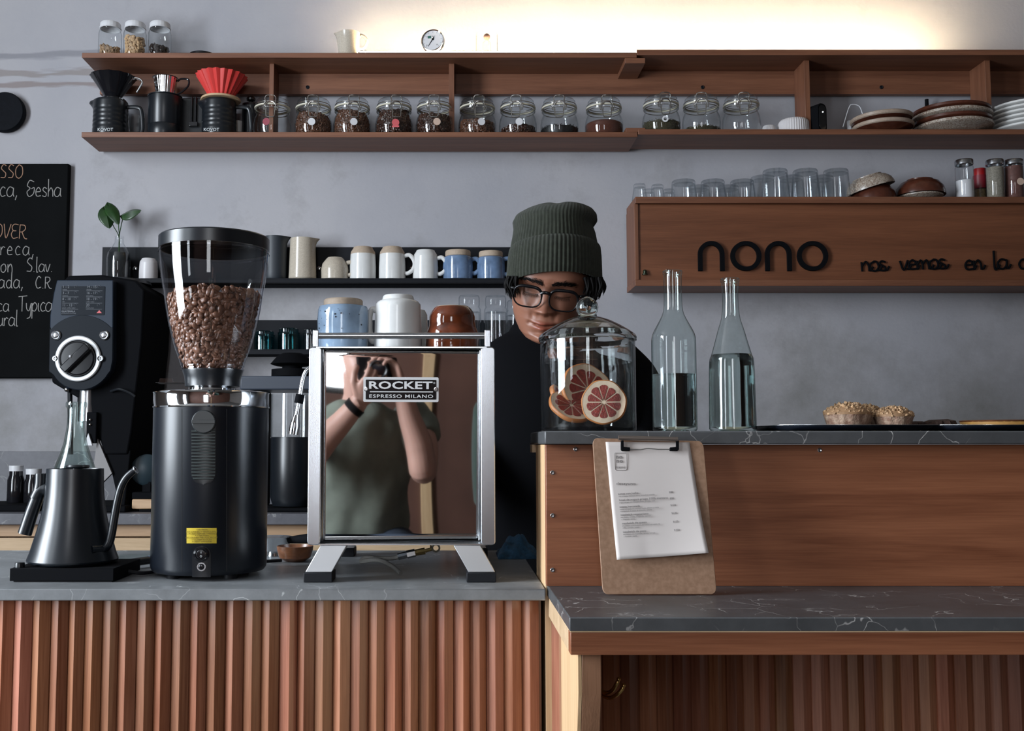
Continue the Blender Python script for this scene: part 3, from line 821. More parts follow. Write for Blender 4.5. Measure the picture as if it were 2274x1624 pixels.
jars = [  # px, content, level px, sticker material, sticker dx, label
 (605, None, 0, 'lab_dark_red', -6, 'empty clip-top glass jar with dark red round sticker, first of the jar row'),
 (696, 'bean', 50, 'lab_white', 2, 'clip-top jar nearly full of brown coffee beans, white sticker, next to the empty jar'),
 (782, 'bean', 54, 'lab_white', 8, 'clip-top jar full of coffee beans, bail wire hanging askew, white round sticker'),
 (875, 'bean', 60, 'lab_red', 6, 'clip-top jar filled to the neck with coffee beans, bright red round sticker'),
 (965, 'bean', 50, 'lab_cream', 6, 'clip-top jar of coffee beans with a peach coloured round sticker'),
 (1060, 'bean', 34, 'lab_white', 8, 'clip-top jar half full of coffee beans, white sticker, in front of shelf opening'),
 (1150, 'bean', 17, 'lab_white', 0, 'clip-top jar with a shallow layer of coffee beans and a white round sticker'),
 (1242, 'tea', 18, None, 0, 'clip-top jar with a shallow layer of black leaf tea, no sticker'),
 (1341, 'powder', 30, None, 0, 'clip-top jar with rust red powder heaped inside, beside the batten'),
 (1468, 'herb', 24, 'ring', 0, 'clip-top jar with greenish brown herbs and a small pale ring sticker'),
 (1557, 'herb', 10, None, 0, 'clip-top jar with a dark thin layer of herbs at the bottom, no sticker'),
 (1646, None, 0, None, 0, 'empty clip-top glass jar, last of the jar row, beside the small ramekin'),
]
rj = random.Random(5)
jar_copies = [jar0] + [copy_tree(jar0) for _ in jars[1:]]
for i, (px, kind, lev, lab, dx, label) in enumerate(jars):
    zb_ = ZBL if px < 1400 else ZBR
    x = P(px, 250, YJ)[0]; rz = rj.uniform(-.22, .22)
    j = jar_copies[i]; j.location = (x, YJ, zb_); j.rotation_euler = (0, 0, rz); j['label'] = label
    ORG[j.name] = Vector((x, YJ, zb_))
    if lab:
        b = MB(); sx = dx * q; sz = (24 - (2 if lab == 'lab_red' else 0)) * q
        if lab == 'ring': prof = [(3.5 * q, 0), (3.5 * q, .0006), (7 * q, .0006), (7 * q, 0)]
        else: prof = [(0, 0), (8.2 * q, 0), (8.2 * q, .0006), (0, .0006)]
        T = Matrix.Translation((x + sx, YJ - 43.6 * q, zb_ + sz)) @ Matrix.Rotation(math.asin(dx / 43), 4, 'Z') @ Matrix.Rotation(PI / 2, 4, 'X')
        b.lathe(0, 0, prof, 28, M=T)
        if lab == 'lab_red': b.box(-8 * q, 8 * q, -.0009, 0, -11 * q, -7 * q, M=Matrix.Translation((x + sx, YJ - 43.6 * q, zb_ + sz)))
        o = b.build('sticker', M_['lab_white' if lab == 'ring' else lab], None, loc=(x, YJ, zb_)); o.location = (0, 0, 0); o.parent = j
        o.matrix_parent_inverse = Matrix.Rotation(-rz, 4, 'Z')
    inner = [(r - 1.6 * q, z + zb_) for r, z in JB[1:]]; inner[0] = (inner[0][0], zb_ + 1.5 * q)
    if kind == 'bean':
        ph = rj.uniform(0, 6)
        lf = lambda a, lev=lev, ph=ph: zb_ + (lev + 4 * math.sin(a + ph)) * q
        b = bean_fill(x, YJ, inner, lf, .0052, 20 + i)
        tag(b.build('coffee_beans', M_['dark_bean'] if i in (3, 4, 6) else M_['bean'], loc=(x, YJ, zb_)), ['', 'coffee beans in the jar standing next to the empty jar', 'coffee beans in the jar whose bail wire hangs askew', 'dark coffee beans in the jar with the bright red sticker', 'dark coffee beans in the jar with the peach coloured sticker', 'coffee beans half filling the jar with a white sticker', 'shallow layer of coffee beans in the jar with white sticker'][i], 'coffee beans', kind='stuff')
    elif kind in ('herb', 'tea'):
        rnd = random.Random(i); b = MB()
        pr = [(0, zb_ + q)] + [(r - 1.0 * q, z + zb_) for r, z in JB[1:] if z < lev * q] + [(41 * q, zb_ + lev * q), (25 * q, zb_ + (lev + 5) * q), (0, zb_ + (lev + 7) * q)]
        b.lathe(x, YJ, pr, 60, rib=lambda a, z: .012 * math.sin(a * 23 + z * 3000), col=(.8, .8, .8))
        for k in range(260):
            a = rnd.uniform(-PI, 0); z = zb_ + rnd.uniform(1, lev + 2) * q; r = prof_r(inner, z) - .5 * q
            d = Vector((rnd.gauss(0, 1), rnd.gauss(0, 1), rnd.gauss(0, 1))).normalized() * .004; c = Vector((x + r * math.cos(a), YJ + r * math.sin(a), z))
            tn = rnd.uniform(.5, 1.5); b.tube([c - d, c + d], .0008, 4, col=(tn, tn, tn))
        tag(b.build('tea_leaves' if kind == 'tea' else 'dried_herbs', M_['black_tea'] if kind == 'tea' else M_['herb'], loc=(x, YJ, zb_)), {'tea': 'black leaf tea at the bottom of a clip-top jar', 'herb': 'greenish brown dried herbs in the jar with ring sticker' if i == 9 else 'thin dark layer of dried herbs in jar without sticker'}[kind], 'tea' if kind == 'tea' else 'herbs', kind='stuff')
    elif kind == 'powder':
        pr = [(0, zb_ + q)] + [(r - 1.0 * q, z + zb_) for r, z in JB[1:] if z < lev * q] + [(40 * q, zb_ + lev * q), (34 * q, zb_ + (lev + 3) * q), (0, zb_ + (lev + 2) * q)]
        tag(MB().lathe(x, YJ, pr, 40).build('red_powder', M_['powder'], loc=(x, YJ, zb_)), 'rust red powder in the clip-top jar beside the batten', 'spice', kind='stuff')

# ---------------------------------------------------------------- three preserve jars on top of the long shelf
M_['lid_white'] = mat('lid_white', (.60, .60, .62), .4)
Y3 = 3.28; q3 = S(Y3); zt3 = ZTL
def preserve():
    t = thing('preserve_jar', 'x', 'jar', (0, 0, 0), 'glass jars with white lids on top of the long shelf')
    MB().lathe(0, 0, [(r * q3, z * q3) for r, z in [(0, 0), (22, 0), (25, 2), (26, 6), (26, 58), (24, 65), (21, 68), (22, 70)]], 36).build('jar_body', M_['clear_glass'], t)
    b = MB().lathe(0, 0, [(r * q3, z * q3) for r, z in [(22.5, 70), (24, 71), (24, 73), (22.8, 74), (22.8, 82), (21.5, 84), (0, 84.5)]], 60, rib=lambda a, z: .01 * (math.sin(a * 40)))
    b.build('lid', M_['lid_white'], t)
    return t
pj0 = preserve()
M_['oat'] = mat('oat', (.30, .19, .11), .7, tone=True); M_['nut'] = mat('nut', (.48, .31, .17), .6, tone=True); M_['prune'] = mat('prune', (.022, .014, .012), .4, tone=True)
for i, (px, lev, mt, sz, nm, label, cl) in enumerate((
    (245, 27, 'oat', .0058, 'round_snacks', 'glass jar with white lid, a third full of light brown pieces', 'light brown ring shaped pieces in the jar nearest the shelf end'),
    (300, 48, 'nut', .0070, 'nuts', 'glass jar with white lid, more than half full of tan nuts', 'tan nuts in the middle white-lidded jar'),
    (355, 26, 'prune', .0092, 'dried_fruit', 'glass jar with white lid holding lumpy black dried fruit', 'black dried fruit in the white-lidded jar nearest the black lid'))):
    x = P(px, 80, Y3)[0]
    if i == 0: j = pj0; j.location = (x, Y3, zt3); j['label'] = label
    else: j = copy_tree(pj0, None, (x, Y3, zt3), label, i)
    inner = [(20 * q3, zt3 + 1.5 * q3), (24 * q3, zt3 + 5 * q3), (24.5 * q3, zt3 + 60 * q3)]
    b = bean_fill(x, Y3, inner, lambda a: zt3 + (lev + 3 * math.sin(a * 2)) * q3, sz, 60 + i)
    tag(b.build(nm, M_[mt], loc=(x, Y3, zt3)), cl, 'food', kind='stuff')
# black lid lying on the shelf
x = P(450, 110, 3.28)[0]
t = thing('jar_lid', 'flat black lid with metal rim lying alone on top of the long shelf', 'lid', (x, 3.28, ZTL))
MB().lathe(x, 3.28, [(0, ZTL), (20 * q3, ZTL), (22 * q3, ZTL + .004), (22 * q3, ZTL + .006)], 40).build('metal_rim', M_['steel'], t)
MB().lathe(x, 3.28, [(22 * q3, ZTL + .006), (30 * q3, ZTL + .007), (30 * q3, ZTL + .014), (27 * q3, ZTL + .016), (0, ZTL + .016)], 40).build('lid_top', M_['gloss_black'], t)
# little cream pitcher
def spout_rib(a0, wid, amp, z0, z1):
    def f(a, z):
        d = (a - a0 + PI) % (2 * PI) - PI
        k = max(0, min(1, (z - z0) / (z1 - z0)))
        return amp * math.exp(-(d / wid) ** 2) * k * k
    return f
x = P(775, 100, 3.28)[0]
t = thing('creamer', 'small speckled cream ceramic pitcher with round handle, alone on top of the shelf', 'pitcher', (x, 3.28, ZTL))
zp = lambda py: P(775, py, 3.28)[1]
pr = [(0, ZTL + .0005), (22 * q3, ZTL + .0005), (24 * q3, ZTL + .004), (24 * q3, zp(92)), (25 * q3, zp(78)), (26 * q3, zp(75)), (24.5 * q3, zp(74.5)), (23 * q3, zp(78)), (22 * q3, ZTL + .006), (0, ZTL + .006)]
MB().lathe(x, 3.28, pr, 48, rib=spout_rib(PI, .28, .36, zp(95), zp(76))).build('pitcher_body', M_['cream_cer'], t)
MB().tube(smooth_path([(x + 22 * q3, 3.28, zp(82)), (x + 30 * q3, 3.28, zp(79)), (x + 39 * q3, 3.28, zp(87)), (x + 40 * q3, 3.28, zp(97)), (x + 33 * q3, 3.28, zp(107)), (x + 23 * q3, 3.28, zp(108))], 6), 3.6 * q3, 10).build('handle', M_['cream_cer'], t)
# pressure gauge
g = W(961, 91, 3.27); r = 26.5 * q3
t = thing('pressure_gauge', 'round chrome pressure gauge with white dial leaning on top of the shelf', 'gauge', (g.x, 3.27, ZTL))
T = Matrix.Translation(g) @ Matrix.Rotation(math.radians(-12), 4, 'Z') @ Matrix.Rotation(math.radians(84), 4, 'X')
MB().lathe(0, 0, [(0, -.03), (r * .7, -.03), (r * .85, -.012), (r, -.010), (r, .006), (r * .95, .009), (r * .88, .006), (r * .88, .003)], 48, M=T).build('case', M_['chrome'], t)
MB().lathe(0, 0, [(0, .003), (r * .88, .003), (r * .88, .0034), (0, .0036)], 48, M=T).build('dial', M_['lid_white'], t)
b = MB(); T2 = T @ Matrix.Translation((0, 0, .0045))
b.tube([T2 @ Vector((.004, .010, 0)), T2 @ Vector((-.014, -.020, 0))], [.0018, .0006], 6); b.lathe(0, 0, [(0, 0), (.0035, 0), (.0035, .0012), (0, .0012)], 16, M=T2 @ Matrix.Translation((.001, .004, 0)))
for k in range(11):
    a = math.radians(225 - 27 * k); b.tube([T2 @ Vector((math.cos(a) * r * .72, math.sin(a) * r * .72, -.001)), T2 @ Vector((math.cos(a) * r * .82, math.sin(a) * r * .82, -.001))], .0004, 4)
text_mesh(b, 'bar', .008, T2 @ Matrix.Translation((-.002, .012, -.0008)), .0001); text_mesh(b, '0', .007, T2 @ Matrix.Translation((-.02, -.018, -.0008)), .0001)
text_mesh(b, '10', .007, T2 @ Matrix.Translation((.012, -.018, -.0008)), .0001); text_mesh(b, '5', .007, T2 @ Matrix.Translation((-.020, .012, -.0008)), .0001)
b.build('needle_and_marks', M_['matte_black'], t)
MB().box(-.010, .001, .010, .0185, -.0003, .0004, M=T2 @ Matrix.Translation((-.006, -.002, -.0006))).build('green_mark', mat('green_mark', (.02, .10, .08), .6), t)
zc = ZTL + .0045
cp = [(g.x + .030, 3.275, ZTL + .018), (g.x + .036, 3.28, ZTL + .010)]
for k in range(60): cp.append((g.x + .040 + k * .0009, 3.285 + .0035 * math.cos(k * .9), zc + .0035 * math.sin(k * .9)))
MB().tube(cp, .0009, 6).build('coiled_capillary', M_['brass'], t)
# tall glass with cork ball
x = P(1081, 100, 3.28)[0]
t = thing('stoppered_vial', 'clear straight glass vessel with a brown cork ball on top of the shelf', 'glass vessel', (x, 3.28, ZTL))
zp = lambda py: P(1081, py, 3.28)[1]
MB().lathe(x, 3.28, [(0, ZTL), (24 * q3, ZTL), (25 * q3, ZTL + .004), (25 * q3, zp(78)), (24.3 * q3, zp(76))], 36).build('vessel', M_['glass'], t)
MB().lathe(x, 3.28, [(9 * q3, ZTL + .004), (9 * q3, zp(95)), (4 * q3, zp(90))], 24).build('inner_tube', M_['glass'], t)
MB().ball((x, 3.28, zp(82)), 7.5 * q3, 24, 14).build('cork_ball', mat('cork', (.16, .075, .055), .8, noise=.4, nscale=200), t)

# ---------------------------------------------------------------- pour-over servers and drippers
def rings(zc_list, amp, w):
    return lambda a, z: -sum(amp * math.exp(-((z - c) / w) ** 2) for c in zc_list)
def server(px, pybase, label, txt_dx):
    Yv = 3.29; k = S(Yv); x = P(px, 250, Yv)[0]; zb_ = ZBL
    t = thing('coffee_server', label, 'coffee server', (x, Yv, zb_), 'black coffee servers under the pour-over drippers')
    h = 86 * k
    pr = [(0, zb_ + .0005), (38 * k, zb_ + .0005), (39.5 * k, zb_ + .004)]
    for i in range(1, 30): pr.append(((39.5 - 1.5 * i / 29) * k, zb_ + .004 + (h - .012) * i / 29))
    pr += [(37 * k, zb_ + h - .003), (0, zb_ + h - .002)]
    b = MB().lathe(x, Yv, pr, 48, rib=lambda a, z: rings([zb_ + (22 + 10 * m) * k for m in range(5)], .025, .0025)(a, z) + spout_rib(PI, .30, .30, zb_ + 58 * k, zb_ + 80 * k)(a, z))
    b.build('server_body', M_['satin_black'], t)
    hp = [(x + 36 * k, Yv, zb_ + 72 * k), (x + 58 * k, Yv, zb_ + 72 * k), (x + 68 * k, Yv, zb_ + 66 * k), (x + 72 * k, Yv, zb_ + 38 * k), (x + 72 * k, Yv, zb_ + 18 * k), (x + 64 * k, Yv, zb_ + 11 * k), (x + 37 * k, Yv, zb_ + 11 * k)]
    MB().tube(smooth_path(hp, 5), 3.6 * k, 10, flat=1.3).build('handle', M_['satin_black'], t)
    b = MB(); text_mesh(b, 'KOVOT', 10 * k, face_M(x + txt_dx * k, Yv - 39.8 * k, zb_ + 5 * k), .0002, align='CENTER', sx=1.0, offset=.0001)
    b.build('lettering', M_['white_print'], t)
    return x, Yv, k, zb_ + h
x, Yv, k, zt_ = server(246, 293, 'black ribbed coffee server with spout, carrying the black cone dripper', 2)
t = thing('cone_dripper', 'glossy black cone coffee dripper with curled handle on the first server', 'dripper', (x + 5 * k, Yv, zt_))
zz2 = lambda d: zt_ + d * k
b = MB().lathe(x + 4 * k, Yv, [(0, zz2(0)), (29 * k, zz2(0)), (29 * k, zz2(2.5)), (20 * k, zz2(4)), (18 * k, zz2(8)), (49 * k, zz2(54)), (51 * k, zz2(55)), (49 * k, zz2(56)), (16 * k, zz2(9)), (0, zz2(9))], 60, rib=lambda a, z: .02 * math.sin(a * 14 + (z - zt_) * 40))
b.build('cone', M_['gloss_black'], t)
MB().tube(smooth_path([(x + 40 * k, Yv - .01, zz2(38)), (x + 52 * k, Yv - .01, zz2(50)), (x + 64 * k, Yv - .01, zz2(50)), (x + 72 * k, Yv - .01, zz2(42)), (x + 66 * k, Yv - .01, zz2(28)), (x + 60 * k, Yv - .01, zz2(18))], 6), 2.5 * k, 10).build('handle', M_['chrome'], t)
# canister with steel dripper
Yv = 3.29; k = S(Yv); x = P(366, 250, Yv)[0]
t = thing('canister', 'straight black canister with flat lid between the two coffee servers', 'canister', (x, Yv, ZBL))
h = 96 * k
MB().lathe(x, Yv, [(0, ZBL + .0005), (36 * k, ZBL + .0005), (37 * k, ZBL + .003), (37 * k, ZBL + 26 * k), (36.3 * k, ZBL + 27 * k), (37 * k, ZBL + 28 * k), (37 * k, ZBL + h - 3 * k), (35 * k, ZBL + h - 2 * k), (0, ZBL + h - 2 * k)], 48).build('canister_body', M_['satin_black'], t)
MB().lathe(x, Yv, [(0, ZBL + h - 2 * k), (37.5 * k, ZBL + h - 2 * k), (38.5 * k, ZBL + h), (0, ZBL + h)], 48).build('lid', M_['satin_black'], t)
zt_ = ZBL + h; zz2 = lambda d: zt_ + d * k
t = thing('steel_dripper', 'small ribbed steel coffee dripper standing on the black canister', 'dripper', (x, Yv, zt_))
b = MB().lathe(x, Yv, [(0, zz2(0)), (24 * k, zz2(0)), (24 * k, zz2(1.5)), (19 * k, zz2(2)), (27 * k, zz2(42)), (29 * k, zz2(43)), (26.5 * k, zz2(43.5)), (18 * k, zz2(5)), (0, zz2(4))], 96, rib=lambda a, z: .018 * math.cos(a * 24) + .012 * math.sin((z - zt_) / k * .9))
b.build('cup', M_['chrome'], t)
MB().tube(smooth_path([(x + 27 * k, Yv, zz2(36)), (x + 36 * k, Yv, zz2(42)), (x + 52 * k, Yv, zz2(40)), (x + 52 * k, Yv, zz2(26)), (x + 38 * k, Yv, zz2(12)), (x + 24 * k, Yv, zz2(4))], 6), 2.3 * k, 8).build('handle', M_['gloss_black'], t)
# dark press behind
x = P(424, 250, 3.325)[0]; k5 = S(3.325)
t = thing('coffee_maker', 'tall black coffee maker behind the servers, two glossy uprights showing', 'coffee maker', (x, 3.325, ZBL))
MB().box(x - 24 * k5, x + 30 * k5, 3.31, 3.36, ZBL + .0005, ZBL + 98 * k5).build('housing', M_['satin_black'], t, bevel=.004)
for dx in (5, 14): MB().tube([(x + dx * k5, 3.305, ZBL + 40 * k5), (x + dx * k5, 3.305, ZBL + 98 * k5)], 2.6 * k5, 12).build('upright', M_['gloss_black'], t)
MB().box(x + 0 * k5, x + 20 * k5, 3.297, 3.31, ZBL + 30 * k5, ZBL + 40 * k5).build('catch', M_['gloss_black'], t, bevel=.001)
x, Yv, k, zt_ = server(487, 293, 'black ribbed coffee server carrying a wooden ring and the red dripper', -8)
zz2 = lambda d: zt_ + d * k
t = thing('dripper_stand', 'thin round wooden ring lying on the second black coffee server', 'wooden ring', (x, Yv, zt_))
MB().lathe(x + 3 * k, Yv, [(20 * k, zz2(0)), (44 * k, zz2(0)), (45 * k, zz2(1.5)), (44 * k, zz2(4.5)), (20 * k, zz2(4.5)), (20 * k, zz2(0))], 48).build('ring', M_['birch'], t)
t = thing('red_dripper', 'bright red pleated ceramic coffee dripper on a wooden ring', 'dripper', (x, Yv, zz2(4.5)))
T = Matrix.Translation((x + 3 * k, Yv, zz2(4.5))) @ Matrix.Rotation(math.radians(1.6), 4, 'Y')
def pleat(a, z):
    p = (a * 20 / (2 * PI)) % 1.0
    return .075 * (abs(p - .5) * 2 - .5)
b = MB().lathe(0, 0, [(0, .001), (22 * k, .001), (24 * k, 1 * k), (57 * k, 53 * k), (55 * k, 54 * k), (20 * k, 4 * k), (0, 4 * k)], 240, M=T, rib=pleat)
b.build('pleated_cone', mat('red_cer', (.58, .045, .04), .35), t, ang=20)
# french press behind, white cup behind
x = P(557, 240, 3.352)[0]; k = S(3.33)
YP = 3.352
t = thing('french_press', 'black french press with round knob behind the first clip-top jar', 'french press', (x, YP, ZBL))
MB().lathe(x, YP, [(0, ZBL + .0005), (20 * k, ZBL + .0005), (20 * k, ZBL + 84 * k), (21 * k, ZBL + 86 * k), (0, ZBL + 86 * k)], 36).build('press_body', M_['satin_black'], t)
MB().lathe(x, YP, [(0, ZBL + 86 * k), (21 * k, ZBL + 86 * k), (20 * k, ZBL + 91 * k), (8 * k, ZBL + 94 * k), (0, ZBL + 94 * k)], 36).build('lid', M_['gloss_black'], t)
b = MB().lathe(x, YP, [(0, ZBL + 94 * k), (3 * k, ZBL + 94 * k), (3 * k, ZBL + 98 * k), (10 * k, ZBL + 101 * k), (11 * k, ZBL + 105 * k), (8 * k, ZBL + 109 * k), (0, ZBL + 110 * k)], 24); b.build('knob', M_['gloss_black'], t)
x = P(524, 270, 3.355)[0]
b = MB().lathe(x, 3.355, [(0, ZBL + .0005), (15 * k, ZBL + .0005), (20 * k, ZBL + 50 * k), (19 * k, ZBL + 50.5 * k), (14 * k, ZBL + 2 * k), (0, ZBL + 2 * k)], 32)
tag(b.build('white_cup', M_['white_cer'], loc=(x, 3.355, ZBL)), 'plain pale cup seen through the handle of the second coffee server', 'cup')
x = P(303, 270, 3.34)[0]
b = MB().lathe(x, 3.34, [(0, ZBL + .0005), (14 * k, ZBL + .0005), (19 * k, ZBL + 70 * k), (18.5 * k, ZBL + 70.5 * k), (13 * k, ZBL + 2 * k), (0, ZBL + 2 * k)], 32, rib=lambda a, z: .02 * math.sin(a * 24))
tag(b.build('ribbed_tumbler', M_['clear_glass'], loc=(x, 3.34, ZBL)), 'ribbed clear tumbler behind the handle of the first coffee server', 'tumbler')

# ---------------------------------------------------------------- right half of the long shelf
def zr_(py, Y): return P(0, py, Y)[1]
k = S(3.29)
M_['ramekin'] = mat('ramekin', (.58, .56, .57), .35)
for px, rpx, h, lab in ((1707, 15, 22, 'small white ribbed ramekin beside the last empty jar'), (1762, 35, 35, 'large white ribbed ramekin upside down beside the shelf divider')):
    x = P(px, 270, 3.29)[0]
    b = MB().lathe(x, 3.29, [(rpx * .93 * k, ZBR + .0005), (rpx * k, ZBR + .001), (rpx * .97 * k, ZBR + (h - 8) * k), (rpx * .88 * k, ZBR + (h - 2) * k), (rpx * .8 * k, ZBR + h * k), (0, ZBR + h * k)], 160, rib=lambda a, z: .016 * math.cos(a * 40))
    tag(b.build('ramekin', M_['ramekin'], loc=(x, 3.29, ZBR)), lab, 'ramekin')
x0 = P(1815, 260, 3.25)[0]; x1 = P(1838, 260, 3.25)[0]; zt_ = zr_(229, 3.25)
t = thing('wifi_speaker', 'small rounded black electronic device with one white light, beside the ribbed ramekin', 'device', (x0, 3.27, ZBR))
T = Matrix.Translation(((x0 + x1) / 2, 3.25, (ZBR + zt_) / 2)) @ Matrix.Rotation(math.radians(28), 4, 'Z')
hh = (zt_ - ZBR) - .001
MB().prism(rrect(0, 0, .040, hh, .018, 8), 0, .065, M=T).build('housing', M_['matte_black'], t, bevel=.002)
MB().prism(rrect(0, 0, .030, hh - .012, .014, 8), -.0012, 0.0, M=T).build('face_plate', M_['gloss_black'], t, bevel=.0005)
MB().ball(T @ Vector((0, -.0018, .018)), .0022, 12, 8).build('status_light', emis('led_dot', (.9, .95, 1), 3), t)
MB().tube(smooth_path([W(1872, 282, 3.30), W(1885, 240, 3.31), W(1893, 232, 3.31), W(1908, 236, 3.31), W(1915, 252, 3.31), W(1917, 262, 3.31)], 6), .0015, 8).build('white_cable', M_['white_plastic'], t)
x = P(1886, 262, 3.32)[0]
b = MB().box(x - .006, x + .006, 3.315, 3.33, ZBR + .0005, ZBR + .06)
tag(b.build('power_adapter', M_['white_plastic'], loc=(x, 3.32, ZBR), bevel=.003), 'slim white power adapter behind the black device', 'adapter')
# plates
kp = S(3.27)
def plate(x, y, z, r, th, rim_mat, body_mat, label, group, tilt=0.0, n=64):
    t = thing('plate', label, 'plate', (x, y, z), group)
    T = Matrix.Translation((x, y, z)) @ Matrix.Rotation(tilt, 4, 'Y')
    MB().lathe(0, 0, [(0, 0), (r * .62, 0), (r * .66, .0015), (r * .93, th * .45), (r * .965, th * .52)], n, M=T).build('plate_body', body_mat, t)
    MB().lathe(0, 0, [(r * .965, th * .52), (r, th * .62), (r, th * .92), (r * .97, th), (r * .90, th * .82), (r * .6, th * .3), (0, th * .26)], n, M=T).build('rim', rim_mat, t)
M_['tan_rim'] = mat('tan_rim', (.36, .28, .22), .35, noise=.2, nscale=200)
x = P(1960, 270, 3.275)[0]
for i in range(2):
    plate(x - .004 * i, 3.275, ZBR + .0005 + i * 18 * kp, (66 + i) * kp, 20 * kp, M_['tan_rim'], M_['brown_plate'], ['lower tan-rimmed brown plate of the pair behind the black device', 'upper tan-rimmed brown plate, resting on its twin'][i], 'tan rimmed plates, a stack of two', tilt=-.03 * i)
x = P(2117, 270, 3.275)[0]
spec = [(84, 0, M_['speck_cer'], 'bottom plate of the stack of four, pale speckled glaze'), (83, 12, M_['brown_plate'], 'second plate of the stack of four, glossy brown'),
        (85, 24, M_['speck_cer'], 'third plate of the stack of four, pale with dark specks'), (83, 36, M_['brown_plate'], 'top brown plate of the stack of four')]
for r, dz, m, lab in spec:
    plate(x - (dz * .1) * kp, 3.28, ZBR + .0005 + dz * kp, r * kp, 18 * kp, m, m, lab, 'stack of four alternating plates', tilt=.012)
x = P(2065, 230, 3.35)[0]
tag(MB().tube([(x, 3.372, ZBR + .0005), (x, 3.372, zr_(221, 3.372))], .006, 14).build('black_stick', M_['matte_black'], loc=(x, 3.372, ZBR)), 'short black rod standing behind the stack of four plates', 'rod')
x = P(2282, 260, 3.29)[0]
for i in range(6):
    plate(x, 3.29, ZBR + .0005 + i * 10.2 * kp, 82 * kp, 13 * kp, M_['white_cer'], M_['white_cer'], ['bottom white plate of the all-white stack', 'white plate second from the bottom of the all-white stack', 'white plate third from the bottom of the all-white stack', 'white plate third from the top of the all-white stack', 'white plate just under the top one of the all-white stack', 'topmost plate of the all-white stack'][i], 'stack of white plates at the end of the shelf')

# ---------------------------------------------------------------- glasses, bowls and spice jars on the sign shelf
def tumbler(k, r0, r1, h, facets=0, mt='glass', name='tumbler', wall=1.4):
    """upside-down glass, wide mouth r0 down, foot r1 up"""
    b = MB()
    f = (lambda a, z: -.03 * abs(math.sin(a * facets / 2)) if z < h * k * .72 else 0) if facets else None
    b.lathe(0, 0, [(r0 * k, 0), ((r0 - wall) * k, .001), ((r1 - wall) * k, (h - 8) * k), (0, (h - 7) * k)], 48, rib=f)
    b.lathe(0, 0, [(r0 * k, 0), (r1 * k, (h - 3) * k), ((r1 - 1.5) * k, (h - .5) * k), ((r1 - 5) * k, h * k), (0, (h - 1.2) * k)], 48, rib=f)
    return b
kg = S(3.29)
g_small = tumbler(kg, 17, 13, 37, 0).build('shot_glass', M_['glass']); tag(g_small, 'x', 'glass', 'small upturned shot glasses')
g_mid = tumbler(kg, 30, 26, 44, 10).build('tumbler', M_['glass']); tag(g_mid, 'x', 'glass', 'short upturned tumblers on the sign shelf')
g_tall = tumbler(kg, 32, 27, 68, 12).build('tall_tumbler', M_['glass']); tag(g_tall, 'x', 'glass', 'tall upturned tumblers on the sign shelf')
def place(proto, lst):
    for i, (px, Y, label, rz) in enumerate(lst):
        o = proto if i == 0 else copy_tree(proto)
        o.location = (P(px, 420, Y)[0], Y, ZSG + .0005); o.rotation_euler = (0, 0, rz); o['label'] = label
        ORG[o.name] = o.location.copy()
place(g_small, [(1420, 3.27, 'shot glass at the very corner of the sign shelf', 0), (1460, 3.28, 'shot glass between the corner one and the short tumblers', 1),
                (1440, 3.34, 'shot glass standing behind the two corner shot glasses', 2), (1485, 3.34, 'shot glass half hidden behind the first short tumbler', 2.2)])
place(g_mid, [(1518, 3.27, 'short upturned tumbler, the one nearest the shot glasses', 0), (1583, 3.27, 'short upturned tumbler, middle one of the front three', .3), (1648, 3.27, 'short upturned tumbler, the one beside the tall tumblers', .1),
              (1550, 3.345, 'short tumbler in the rear row behind the first gap', .3), (1615, 3.345, 'short tumbler in the rear row behind the second gap', .5)])
place(g_tall, [(1722, 3.27, 'tall upturned tumbler, first one next to the short tumblers', 0), (1789, 3.27, 'tall upturned tumbler, middle one of the front three', .2), (1857, 3.27, 'tall upturned tumbler, the one beside the speckled bowl', .4),
               (1694, 3.352, 'tall tumbler in the rear row, nearest the short glasses', .1), (1757, 3.352, 'tall tumbler in the rear row, behind the first front gap', .3), (1824, 3.352, 'tall tumbler in the rear row, behind the second front gap', .2)])
kb = S(3.28)
def bowl(cx, cy, z, r, h, T0, m_out, foot=.55, rim=None):
    b = MB(); pr = [(r, 0), (r * 1.0, h * .15), (r * .93, h * .5), (r * .75, h * .82), (r * foot, h * .93), (r * foot, h), (r * (foot - .08), h), (r * (foot - .1), h * .93), (0, h * .92)]
    pi = [(r, 0), (r * .96, h * .06), (r * .88, h * .5), (r * .6, h * .82), (0, h * .86)]
    b.lathe(0, 0, pr, 56, M=T0); b.lathe(0, 0, pi, 56, M=T0); return b
x = P(1935, 420, 3.29)[0]
t = thing('brown_bowl', 'glossy brown bowl upside down, a speckled bowl leaning over it', 'bowl', (x, 3.29, ZSG))
bowl(0, 0, 0, 48 * kb, 40 * kb, Matrix.Translation((x + .006, 3.29, ZSG + .0005)), None).build('bowl_shell', M_['brown_plate'], t)
t = thing('speckled_bowl', 'pale speckled bowl tipped over a brown bowl beside the tall tumblers', 'bowl', (x, 3.29, ZSG + .02))
bowl(0, 0, 0, 53 * kb, 30 * kb, Matrix.Translation((x - .002, 3.29, ZSG + .040)) @ Matrix.Rotation(math.radians(-16), 4, 'Y'), None, .6).build('bowl_shell', M_['speck_cer'], t)
x = P(2043, 420, 3.29)[0]
t = thing('speckled_bowl', 'pale speckled bowl standing upright under the glossy brown bowl', 'bowl', (x, 3.29, ZSG))
MB().lathe(x, 3.29, [(0, ZSG + .0005), (28 * kb, ZSG + .0005), (48 * kb, ZSG + 10 * kb), (48 * kb, ZSG + 13 * kb), (0, ZSG + 13 * kb)], 48).build('bowl_shell', M_['speck_cer'], t)
t = thing('brown_bowl', 'large glossy brown bowl turned upside down on a speckled bowl', 'bowl', (x, 3.29, ZSG + 13 * kb))
